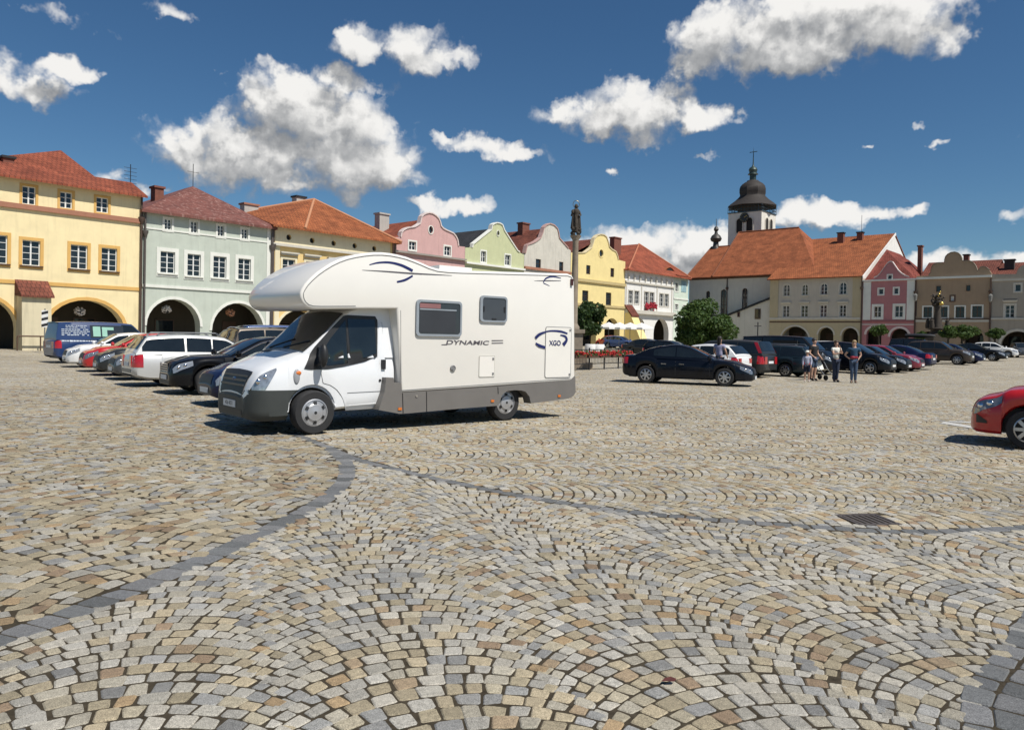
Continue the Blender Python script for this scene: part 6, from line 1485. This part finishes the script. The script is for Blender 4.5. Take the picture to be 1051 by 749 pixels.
for i, (px, dep, zc, rx, rz_, lab, sd) in enumerate([(902,84,2.55,1.25,.85,'small trimmed tree in front of the left arch of the rose-pink house',21),(987,74,2.45,2.1,.95,'broad trimmed tree in front of the tan-brown house arch',22),(1021,80,2.35,1.1,.75,'small round tree left of the last grey arch',23),(946,80,2.05,.7,.6,'tiny tree behind the roof box, between pink and brown houses',24),(973,72,2.4,1.0,.8,'small dark tree beside the base of the gilded column',25)]):
    q = at_depth(px, 355, dep); tree('trimmed_tree', lab, (q.x, q.y, gz(q.x,q.y)), 1.5, (0,0,zc), (rx*.85,rx*.85,rz_*.85), 2600, .13, sd, LEAF, group='trimmed trees before the right row')
# ------------------------------------------------------------------ columns
SAND_ = mat('weathered_sandstone', (.27,.22,.165), .9, 0, .3, 3, .4, 18); DSTONE = mat('dark_carved_stone', (.055,.044,.034), .9, 0, .35, 5, .6, 12); GOLD = mat('gilded_metal', (.60,.42,.12), .35, .9, .1)
q = at_depth(588.3, 370, 40.5)
e = thing('statue_column', 'tall sandstone column topped by a haloed statue, behind the motorhome tail', 'monument', (q.x, q.y, 0))
mb = MB(); mb.box(-.95,.95,-.95,.95,0,.35); mb.box(-.7,.7,-.7,.7,.351,.6); mb.box(-.45,.45,-.45,.45,.601,1.9); mb.box(-.55,.55,-.55,.55,1.901,2.1); mb.build('pedestal', SAND_, e)
mb = MB(); mb.lathe([(.30,2.1),(.30,2.25),(.22,2.35),(.185,2.45),(.18,4.5),(.155,6.75),(.17,6.8),(.17,6.88),(.28,7.05),(.30,7.12),(0,7.12)], n=20); mb.build('shaft', SAND_, e, smooth=40)
mb = MB(); rnd = random.Random(5)
for k in range(16): t = rnd.uniform(0,6.28); mb.ball((.17*math.cos(t), .17*math.sin(t), 7.15+rnd.uniform(0,.4)), rnd.uniform(.09,.15), n=8)
mb.lathe([(.20,7.3),(.23,7.6),(.20,7.95),(.15,8.15),(.17,8.3),(.19,8.42),(.15,8.52),(.06,8.58)], n=14); mb.ball((.0,-.01,8.68), .10, .10, .13, 12)
mb.tube([(.16,0,8.42),(.24,-.08,8.2),(.14,-.2,8.12)], [.06,.05,.04], 7); mb.tube([(-.16,0,8.42),(-.25,-.06,8.18),(-.2,-.2,8.3)], [.06,.05,.04], 7); mb.ball((-.2,-.2,8.36), .08, .07, .12, 8)
for k in range(7): t = k*.9; mb.tube([(.2*math.cos(t), .2*math.sin(t), 8.2), (.25*math.cos(t+.2), .25*math.sin(t+.2), 7.5)], [.03,.05], 5)
mb.build('statue', DSTONE, e, smooth=55)
mb = MB(); mb.tube([(.17*math.cos(t), .06, 8.80+.2*math.sin(t)) for t in np.linspace(0, 6.2832, 25)], .014, 5); mb.build('halo', mat('tarnished_gilding', (.20,.15,.06), .4, .8), e)
q = at_depth(961.5, 352, 74); zb_ = gz(q.x, q.y); kz = .0955
e = thing('plague_column', 'dark carved baroque column with gilded globe and figures before the tan-brown house', 'monument', (q.x, q.y, zb_)); zz = lambda py: 1.57+(356.3-py)*kz-zb_
mb = MB(); mb.box(-1.1,1.1,-1.1,1.1,0,.5); mb.box(-.75,.75,-.75,.75,.501,zz(344)); mb.lathe([(.8,zz(344)),(.62,zz(342)),(.55,zz(339.5)),(.85,zz(338.5)),(.85,zz(337.6)),(.4,zz(337))], n=4*4); mb.build('pedestal', DSTONE, e, smooth=30)
mb = MB(); mb.lathe([(.46,zz(337)),(.40,zz(333)),(.27,zz(320)),(.30,zz(317)),(.22,zz(314))], n=12); rnd = random.Random(9)
for k in range(42):
    y_ = rnd.uniform(304, 317); w0 = .62-.25*abs(y_-309)/8; t = rnd.uniform(0,6.28); mb.ball((w0*rnd.uniform(.2,1)*math.cos(t), w0*rnd.uniform(.2,1)*math.sin(t), zz(y_)), rnd.uniform(.10,.2), n=7)
mb.tube([(-.55,0,zz(312)),(-.56,0,zz(303))], .04, 5); mb.tube([(-.72,0,zz(305)),(-.40,0,zz(305))], .04, 5); mb.build('shaft', DSTONE, e, smooth=55)
for sx, sy in ((-.75,-.4),(.75,-.4),(-.6,.6),(.6,.6)):
    mb = MB(); mb.lathe([(.2,zz(338)),(.24,zz(335)),(.17,zz(331.5)),(.2,zz(330)),(.07,zz(329))], (sx,sy,0), n=10); mb.ball((sx,sy,zz(328)), .11, n=8); mb.tube([(sx,sy,zz(330.5)),(sx*1.25,sy-.1,zz(329))], [.07,.05], 6); mb.build('figure', DSTONE, e, smooth=50)
mb = MB(); mb.ball((.05,-.55,zz(312.7)), .20, n=14); mb.ball((.0,-.2,zz(304.5)), .15, .15, .26, 10); mb.ball((.1,-.2,zz(300.5)), .09, n=8); mb.ball((.0,-.8,zz(341.5)), .14, .05, .12, 8); mb.build('gilding', GOLD, e, smooth=60)
# ------------------------------------------------------------------ low railing with flower boxes
A = G(588, 380.5); B = G(648, 377.5); dv = (B-A); L = dv.length; ra_ = math.atan2(dv.y, dv.x)
e = thing('garden_railing', 'low dark iron railing with flower boxes right of the motorhome tail', 'railing', (A.x, A.y, 0), ra_)
mb = MB()
for z in (.32, .68, 1.05): mb.tube([(0,0,z),(L,0,z)], .022, 6)
mb.build('rails', IRON, e); mb = MB(); n = int(L/.16)
for k in range(n): x = L*k/n; mb.tube([(x,0,.32),(x,0,1.05)], .010, 4)
mb.build('bars', IRON, e)
for k in range(5): x = L*k/4; o = MB().tube([(x,0,0),(x,0,1.15)], .04, 8).build('post', IRON, e)
red = mat('red_geraniums', (.42,.015,.012), .6, 0, .4, 25); lab = ['leftmost red geranium box on the low railing, nearest the motorhome', 'second red geranium box from the left on the low railing', 'middle red geranium box on the low railing', 'fourth red geranium box from the left on the low railing', 'red geranium box on the low railing nearest the blue-black liftback']
for k in range(5):
    x = L*(k+.5)/5; p = A+dv*((k+.5)/5); bx = thing('flower_box', lab[k], 'flower box', (p.x, p.y-.14, .62), ra_, 'geranium boxes on the railing'); rnd = random.Random(40+k); MB().box(-L*.082,L*.082,-.09,.09,0,.16).build('trough', BROWNF, bx)
    mb = MB(); gm = MB()
    for j in range(70): (mb if j % 3 else gm).ball((rnd.uniform(-.085,.085)*L, rnd.uniform(-.14,.12), rnd.uniform(.12,.36)), rnd.uniform(.035,.06), n=6)
    mb.build('flowers', red, bx); gm.build('leaves', LEAF, bx)
# ------------------------------------------------------------------ parasols, tables, wall lamps, cross, signs
CANV = mat('white_canvas', (.74,.73,.70), .8, 0, .06)
for i, px in enumerate((624.5, 635.5, 646.5, 658)):
    q = at_depth(px, 345, 86); e = thing('parasol', ['leftmost white parasol, beside the round-headed tree', 'second white parasol from the left', 'white parasol in front of the sloping yellow buttress', 'rightmost white parasol, before the white house arch'][i], 'parasol', (q.x, q.y, gz(q.x,q.y)), .7, 'white parasols by the arcades')
    mb = MB(); mb.add([(-1,-1,2.45),(1,-1,2.45),(1,1,2.45),(-1,1,2.45),(0,0,3.05),(-1,-1,2.25),(1,-1,2.25),(1,1,2.25),(-1,1,2.25)], [(0,1,4),(1,2,4),(2,3,4),(3,0,4),(5,6,1,0),(6,7,2,1),(7,8,3,2),(8,5,0,3)]); mb.build('canopy', CANV, e); MB().tube([(0,0,0),(0,0,3.0)], .035, 6).build('pole', STEEL, e); MB().box(-.3,.3,-.3,.3,0,.08).build('base', IRON, e)
for i, px in enumerate((607, 614)):
    q = at_depth(px, 352, 70); o = MB(); o.lathe([(.0,.80),(.55,.80),(.58,.76),(.62,.4),(.66,.05)], n=16); c_ = o.build('covered_table', CANV, None, smooth=40); c_.location = (q.x, q.y, gz(q.x,q.y)); tag(c_, ['white-covered round table half under the round-headed tree', 'white-covered round table just left of the little red car'][i], 'table', 'covered tables by the arcades')
def wall_lamp(px, py, label):
    u, z = RIGHT.uz(px, py, -.6); q = RIGHT.p+RIGHT.t*u; e = thing('wall_lamp', label, 'lamp', (q.x, q.y, z), RIGHT.rz, 'lanterns on the right row'); mb = MB(); mb.tube([(0,0,.1),(0,-.35,.35),(0,-.6,.25)], .03, 6); mb.build('bracket', IRON, e); mb = MB(); mb.lathe([(.02,-.75),(.16,-.6),(.24,.02),(.26,.06),(.12,.22),(.02,.3)], (0,-.6,0), n=6); mb.build('lantern', mat('lantern_glass', (.20,.20,.19), .3, 0, .2), e); MB().tube([(0,-.05,.1),(0,-.05,-2.6)], .04, 6).build('post', IRON, e)
wall_lamp(939.6, 303.5, 'wall lantern between the rose-pink and the tan-brown houses'); wall_lamp(1016.6, 304, 'wall lantern between the tan-brown and the grey-beige houses')
q = at_depth(777.5, 350, 98); z0 = gz(q.x,q.y); e = thing('wayside_cross', 'dark iron cross on a stone foot in front of the church lean-to', 'cross', (q.x, q.y, z0)); MB().lathe([(.5,0),(.45,.8),(.3,1.0),(.22,1.5)], n=8).build('foot', DSTONE, e); mb = MB(); mb.tube([(0,0,1.5),(0,0,3.5)], .07, 6); mb.tube([(-.45,0,3.0),(.45,0,3.0)], .06, 6); mb.build('cross_bars', IRON, e)
q = at_depth(46, 327, 45); z0 = gz(q.x,q.y); kz = 45/775; e = thing('striped_sign', 'black and white striped warning board behind the tail of the blue van', 'sign', (q.x, q.y, z0), .5); zc = H+(337.8-327)*kz-z0
bd = MB().box(-.17,.17,-.02,.02,zc-.52,zc+.5).build('board', mat('sign_white', (.72,.72,.70), .5), e); mb = MB()
for k in range(3): z = zc-.5+k*.36; mb.add([(-.168,-.024,z),(.168,-.024,z+.1),(.168,-.024,z+.26),(-.168,-.024,z+.16)], [(0,1,2,3)])
mb.build('stripes', BLACKP, bd); MB().tube([(0,.04,0),(0,.04,zc+.6)], .03, 8).build('pole', STEEL, e)
# ------------------------------------------------------------------ people
def skin_mesh(name, J, E, M, parent=None, root=None, sub=1):
    bm = bmesh.new(); ly = bm.verts.layers.skin.verify(); V = {}
    for k, (p, r_) in J.items():
        v = bm.verts.new(p); V[k] = v; v[ly].radius = r_ if isinstance(r_, tuple) else (r_, r_)
    root = root or next(iter(J)); V[root][ly].use_root = True
    for a, b in E: bm.edges.new((V[a], V[b]))
    me = bpy.data.meshes.new(name+'_cage'); bm.to_mesh(me); bm.free(); o = bpy.data.objects.new(name+'_cage', me); COL.objects.link(o)
    md = o.modifiers.new('skin', 'SKIN'); md.use_smooth_shade = True; md.branch_smoothing = .4
    ms = o.modifiers.new('sub', 'SUBSURF'); ms.levels = sub; ms.render_levels = sub
    dg = bpy.context.evaluated_depsgraph_get(); me2 = bpy.data.meshes.new_from_object(o.evaluated_get(dg)); bpy.data.objects.remove(o); bpy.data.meshes.remove(me); me2.name = name
    me2.materials.clear(); me2.materials.append(M); me2.shade_smooth(); r = bpy.data.objects.new(name, me2); COL.objects.link(r)
    if parent: r.parent = parent
    return r
HAIR = mat('brown_hair', (.06,.035,.02), .6, 0, .3, 30); BLOND = mat('blonde_hair', (.32,.22,.11), .6, 0, .3, 30); BLKH = mat('dark_hair', (.02,.015,.012), .6)
DENIM = mat('blue_denim', (.045,.075,.13), .85, 0, .25, 10); DENIMD = mat('dark_denim', (.02,.03,.06), .85, 0, .25, 10)
def person(label, pos, rz, h=1.75, arms=None, shirt=None, trousers=None, hair=HAIR, short_sleeve=True, shorts=False, hat=None, skirt_=None, hairlong=False, lean=0.0, stance=.10, shoe=BLACKP, sit=None):
    k = h/1.75; S = lambda p: (p[0]*k, p[1]*k, p[2]*k)
    arms = arms or {}
    J = {'pelvis': ((0,0,.95),(.125,.095)), 'spine': ((0,lean*.4,1.12),(.115,.085)), 'chest': ((0,lean*.8,1.30),(.15,.10)), 'neckb': ((0,lean,1.44),(.085,.07)), 'neck': ((0,lean-.005,1.51),.05), 'head0': ((0,lean-.02,1.585),(.068,.078)), 'head1': ((0,lean-.018,1.665),(.076,.092)), 'head2': ((0,lean-.01,1.72),(.05,.06)), 'nose': ((0,lean-.118,1.615),.013)}
    E = [('pelvis','spine'),('spine','chest'),('chest','neckb'),('neckb','neck'),('neck','head0'),('head0','head1'),('head1','head2'),('head0','nose')]
    for s, n in ((1,'r'),(-1,'l')):
        el, wr = arms.get(n, ((.235,.03,1.13),(.25,-.06,.88))); el = (s*el[0], el[1], el[2]); wr = (s*wr[0], wr[1], wr[2]); dirv = (Vector(wr)-Vector(el)).normalized(); hd = Vector(wr)+dirv*.085; side = Vector((0,1,0)) if abs(dirv.y) < .8 else Vector((1,0,0)); fw_ = dirv.cross(side).normalized()
        J.update({'sh'+n: ((s*.165,lean,1.405),(.062,.062)), 'el'+n: (el,.042), 'wr'+n: (wr,.029), 'ha'+n: (tuple(hd),(.036,.020)), 'hip'+n: ((s*.085,0,.90),(.09,.09)), 'kn'+n: ((s*stance,-.02,.49),.060), 'calf'+n: ((s*stance,.015,.34),.055), 'an'+n: ((s*stance,.02,.085),.038), 'toe'+n: ((s*(stance+.02),-.13,.035),(.04,.028))})
        E += [('neckb','sh'+n),('sh'+n,'el'+n),('el'+n,'wr'+n),('wr'+n,'ha'+n),('pelvis','hip'+n),('hip'+n,'kn'+n),('kn'+n,'calf'+n),('calf'+n,'an'+n),('an'+n,'toe'+n)]
        for f_, off_ in enumerate((-.027,-.009,.009,.027)):
            p1 = hd+side*off_+dirv*.045; p2 = p1+dirv*.035*(1,1.15,1.1,.8)[f_]+fw_*.012; J['f%d%s' % (f_, n)] = (tuple(p1),.009); J['g%d%s' % (f_, n)] = (tuple(p2),.008); E += [('ha'+n,'f%d%s' % (f_, n)),('f%d%s' % (f_, n),'g%d%s' % (f_, n))]
        p1 = Vector(wr)+dirv*.05+side*-.04+fw_*.01; J['t'+n] = (tuple(p1),.010); E.append(('wr'+n,'t'+n))
    sc_ = lambda r_: tuple(x*k for x in r_) if isinstance(r_, tuple) else r_*k
    J = {a: (S(p), sc_(r_)) for a, (p, r_) in J.items()}
    body = skin_mesh('person', J, E, SKIN, None, 'pelvis', 1); body.location = pos; body.rotation_euler = (0,0,rz); tag(body, label, 'person', None)
    def grow(keys, edges, add, nm, M, trim=None):
        JJ = {a: (J[a][0], tuple((x+add*k) for x in (J[a][1] if isinstance(J[a][1], tuple) else (J[a][1],)*2))) for a in keys}
        if trim: JJ.update(trim)
        return skin_mesh(nm, JJ, edges, M, body, keys[0], 1)
    # shirt
    tr = {}
    ed = [('pelvis','spine'),('spine','chest'),('chest','neckb')]; ky = ['pelvis','spine','chest','neckb']
    for n in 'rl':
        a, b = Vector(J['sh'+n][0]), Vector(J['el'+n][0]); ky.append('sh'+n); ed.append(('neckb','sh'+n))
        if short_sleeve: tr['sl'+n] = (tuple(a.lerp(b,.55)), (.072*k,.072*k)); ed.append(('sh'+n,'sl'+n))
        else: tr['sl'+n] = (tuple(Vector(J['el'+n][0]).lerp(Vector(J['wr'+n][0]),.92)), (.043*k,.043*k)); ky.append('el'+n); ed += [('sh'+n,'el'+n),('el'+n,'sl'+n)]
    JS = dict(J)
    for a_, dz_ in (('neckb', .035), ('shr', .018), ('shl', .018)): p0_ = JS[a_][0]; J[a_] = ((p0_[0], p0_[1], p0_[2]+dz_*k), JS[a_][1])
    grow(ky, ed, .030, 'shirt', shirt, tr); J.update(JS)
    ky = ['pelvis']; ed = []; tr = {}
    for n in 'rl':
        ky += ['hip'+n]; ed.append(('pelvis','hip'+n)); a, b = Vector(J['hip'+n][0]), Vector(J['kn'+n][0])
        if shorts: tr['hem'+n] = (tuple(a.lerp(b,.95)), (.082*k,.082*k)); ed.append(('hip'+n,'hem'+n))
        else: ky += ['kn'+n,'calf'+n,'an'+n]; ed += [('hip'+n,'kn'+n),('kn'+n,'calf'+n),('calf'+n,'an'+n)]
    grow(ky, ed, .014, 'shorts' if shorts else 'trousers', trousers, tr)
    for n in 'rl': skin_mesh('shoe', {'a': (tuple(Vector(J['an'+n][0])-Vector((0,0,.02*k))), (.058*k,.06*k)), 'b': (J['toe'+n][0], (.056*k,.042*k))}, [('a','b')], shoe, body, 'a', 1)
    hc = J['head1'][0]; mb = MB(); mb.ball((hc[0], hc[1]+.018*k, hc[2]+.022*k), .092*k, .105*k, .095*k, 14)
    mb.v = [(x, y, max(z, hc[2]+.03*k)) if y < hc[1]-.03*k else (x, y, z) for x, y, z in mb.v]
    if hairlong: mb.lathe([(.07*k,.03*k),(.085*k,-.06*k),(.075*k,-.2*k),(.04*k,-.28*k)], (hc[0], hc[1]+.06*k, hc[2]), n=12, squash=.6)
    mb.build('hair', hair, body, smooth=60)
    mb = MB()
    for s in (1,-1): mb.ball((hc[0]+s*.03*k, hc[1]-.086*k, hc[2]-.025*k), .011*k, n=6)
    mb.build('eyes', BLACKP, body)
    mb = MB(); mb.ball((hc[0], hc[1]-.078*k, hc[2]-.10*k), .024*k, .012*k, .007*k, 8); mb.build('mouth', mat('lips', (.36,.13,.11), .5), body)
    mb = MB()
    for s in (1,-1): mb.ball((hc[0]+s*.079*k, hc[1]+.012*k, hc[2]-.035*k), .010*k, .02*k, .032*k, 8)
    mb.build('ears', SKIN, body)
    if hat:
        mb = MB(); mb.lathe([(.108*k,.02*k),(.105*k,.06*k),(.07*k,.105*k),(0,.12*k)], (hc[0], hc[1]+.005, hc[2]), n=16, squash=1.1); mb.add([(hc[0]-.08*k, hc[1]-.08*k, hc[2]+.03*k),(hc[0]+.08*k, hc[1]-.08*k, hc[2]+.03*k),(hc[0]+.06*k, hc[1]-.19*k, hc[2]+.015*k),(hc[0]-.06*k, hc[1]-.19*k, hc[2]+.015*k)], [(0,1,2,3)]); mb.build('cap', hat, body, smooth=50)
    return body, J, k
def gp(px, dep): q = at_depth(px, 355, dep); return (q.x, q.y, gz(q.x, q.y))
LAV = mat('lavender_cloth', (.34,.33,.46), .9, 0, .15, 12); BLK = mat('black_cloth', (.014,.014,.016), .9); WHC = mat('white_cloth', (.66,.66,.60), .9, 0, .12, 12); TEALC = mat('petrol_cloth', (.02,.06,.11), .9, 0, .2, 12); GREYC = mat('pale_blue_grey_cloth', (.38,.40,.50), .9, 0, .15, 12); NAVC = mat('navy_cloth', (.012,.015,.035), .9); SHW = mat('white_shoe', (.5,.5,.48), .7); GRNC = mat('dark_green_cloth', (.02,.035,.028), .9)
person('man in a black T-shirt and denim shorts standing behind the boy', gp(835.5, 32.4), .5, 1.80, {'r': ((.25,.02,1.14),(.22,-.16,.98)), 'l': ((.25,.02,1.14),(.22,-.18,1.0))}, BLK, DENIM, BLKH, shorts=True)
person('small boy in a white cap, pale grey-blue top and dark shorts', gp(828.8, 31.2), -.35, 1.28, {'r': ((.22,.02,1.14),(.20,-.10,.92)), 'l': ((.22,0,1.14),(.22,-.06,.90))}, GREYC, NAVC, BLOND, short_sleeve=False, shorts=True, hat=WHC, shoe=SHW)
person('woman in a white top and dark jeans with hands raised to her face', gp(858.3, 31.6), .15, 1.72, {'r': ((.20,-.14,1.20),(.07,-.20,1.42)), 'l': ((.20,-.14,1.18),(.04,-.24,1.22))}, WHC, DENIMD, HAIR, hairlong=True, stance=.07)
b, J, k = person('woman in a petrol-blue top with a red belt bag and blue jeans, hand on hip', gp(876.8, 31.0), -.3, 1.74, {'r': ((.27,.05,1.16),(.16,-.05,.98)), 'l': ((.34,.08,1.15),(.17,-.02,1.0))}, TEALC, DENIM, BLOND, hairlong=True, stance=.07)
mb = MB(); mb.lathe([(.150,1.02),(.155,1.06),(.150,1.10)], n=20, squash=.80); mb.ball((-.06,-.14,1.05), .09, .05, .06, 10); mb.build('belt_bag', mat('crimson_bag', (.25,.012,.03), .7), b, smooth=50)
person('woman in a lavender T-shirt with dark hair behind the bonnet of the liftback', gp(738.5, 29.6), 2.4, 1.78, {'r': ((.24,-.06,1.16),(.20,-.22,1.0)), 'l': ((.24,-.06,1.16),(.20,-.24,1.02))}, LAV, NAVC, BLKH, hairlong=True)
# pushchair by the open van door
q = gp(844.5, 33.2); e = thing('pushchair', 'black and white pushchair standing by the open side door of the black van', 'pushchair', q, .5); mb = MB()
for x in (-.25, .25): mb.tube([(x,.35,1.02),(x,.1,.75),(x,-.1,.45),(x,-.42,.14)], .016, 6); mb.tube([(x,-.05,.5),(x,.35,.12)], .016, 6)
mb.tube([(-.25,.35,1.02),(.25,.35,1.02)], .018, 6); mb.build('frame', STEEL, e)
mb = MB(); mb.add([(-.2,-.25,.48),(.2,-.25,.48),(.2,.05,.42),(-.2,.05,.42),(-.2,.28,.92),(.2,.28,.92)], [(0,1,2,3),(3,2,5,4)]); mb.build('seat', WHC, e)
mb = MB(); mb.lathe([(.30,0),(.27,.14),(.16,.26),(0,.3)], (0,.2,.85), n=14, squash=.8); mb.build('hood', BLK, e, smooth=50)
for x in (-.28,.28):
    for y in (-.42,.35): MB().lathe([(.09,-.02),(.115,-.02),(.115,.02),(.09,.02),(.0,.012)], (x,y,.115), 'x', 14).build('wheel', TYRE, e)
p_ = G(686.5, 701.5); lf = MB()
lf.add([(-.035,0,0),(-.012,-.02,.010),(.02,-.014,.006),(.036,.002,.012),(.012,.02,.014),(-.016,.018,.008),(0,0,.003)], [(0,1,6),(1,2,6),(2,3,6),(3,4,6),(4,5,6),(5,0,6)])
o = lf.build('fallen_leaf', mat('dry_red_leaf', (.09,.022,.018), .8, 0, .4, 60), None); o.location = (p_.x, p_.y, .012); tag(o, 'small dark red fallen leaf on the cobbles in the foreground', 'leaf')
print('objects', len(bpy.data.objects))
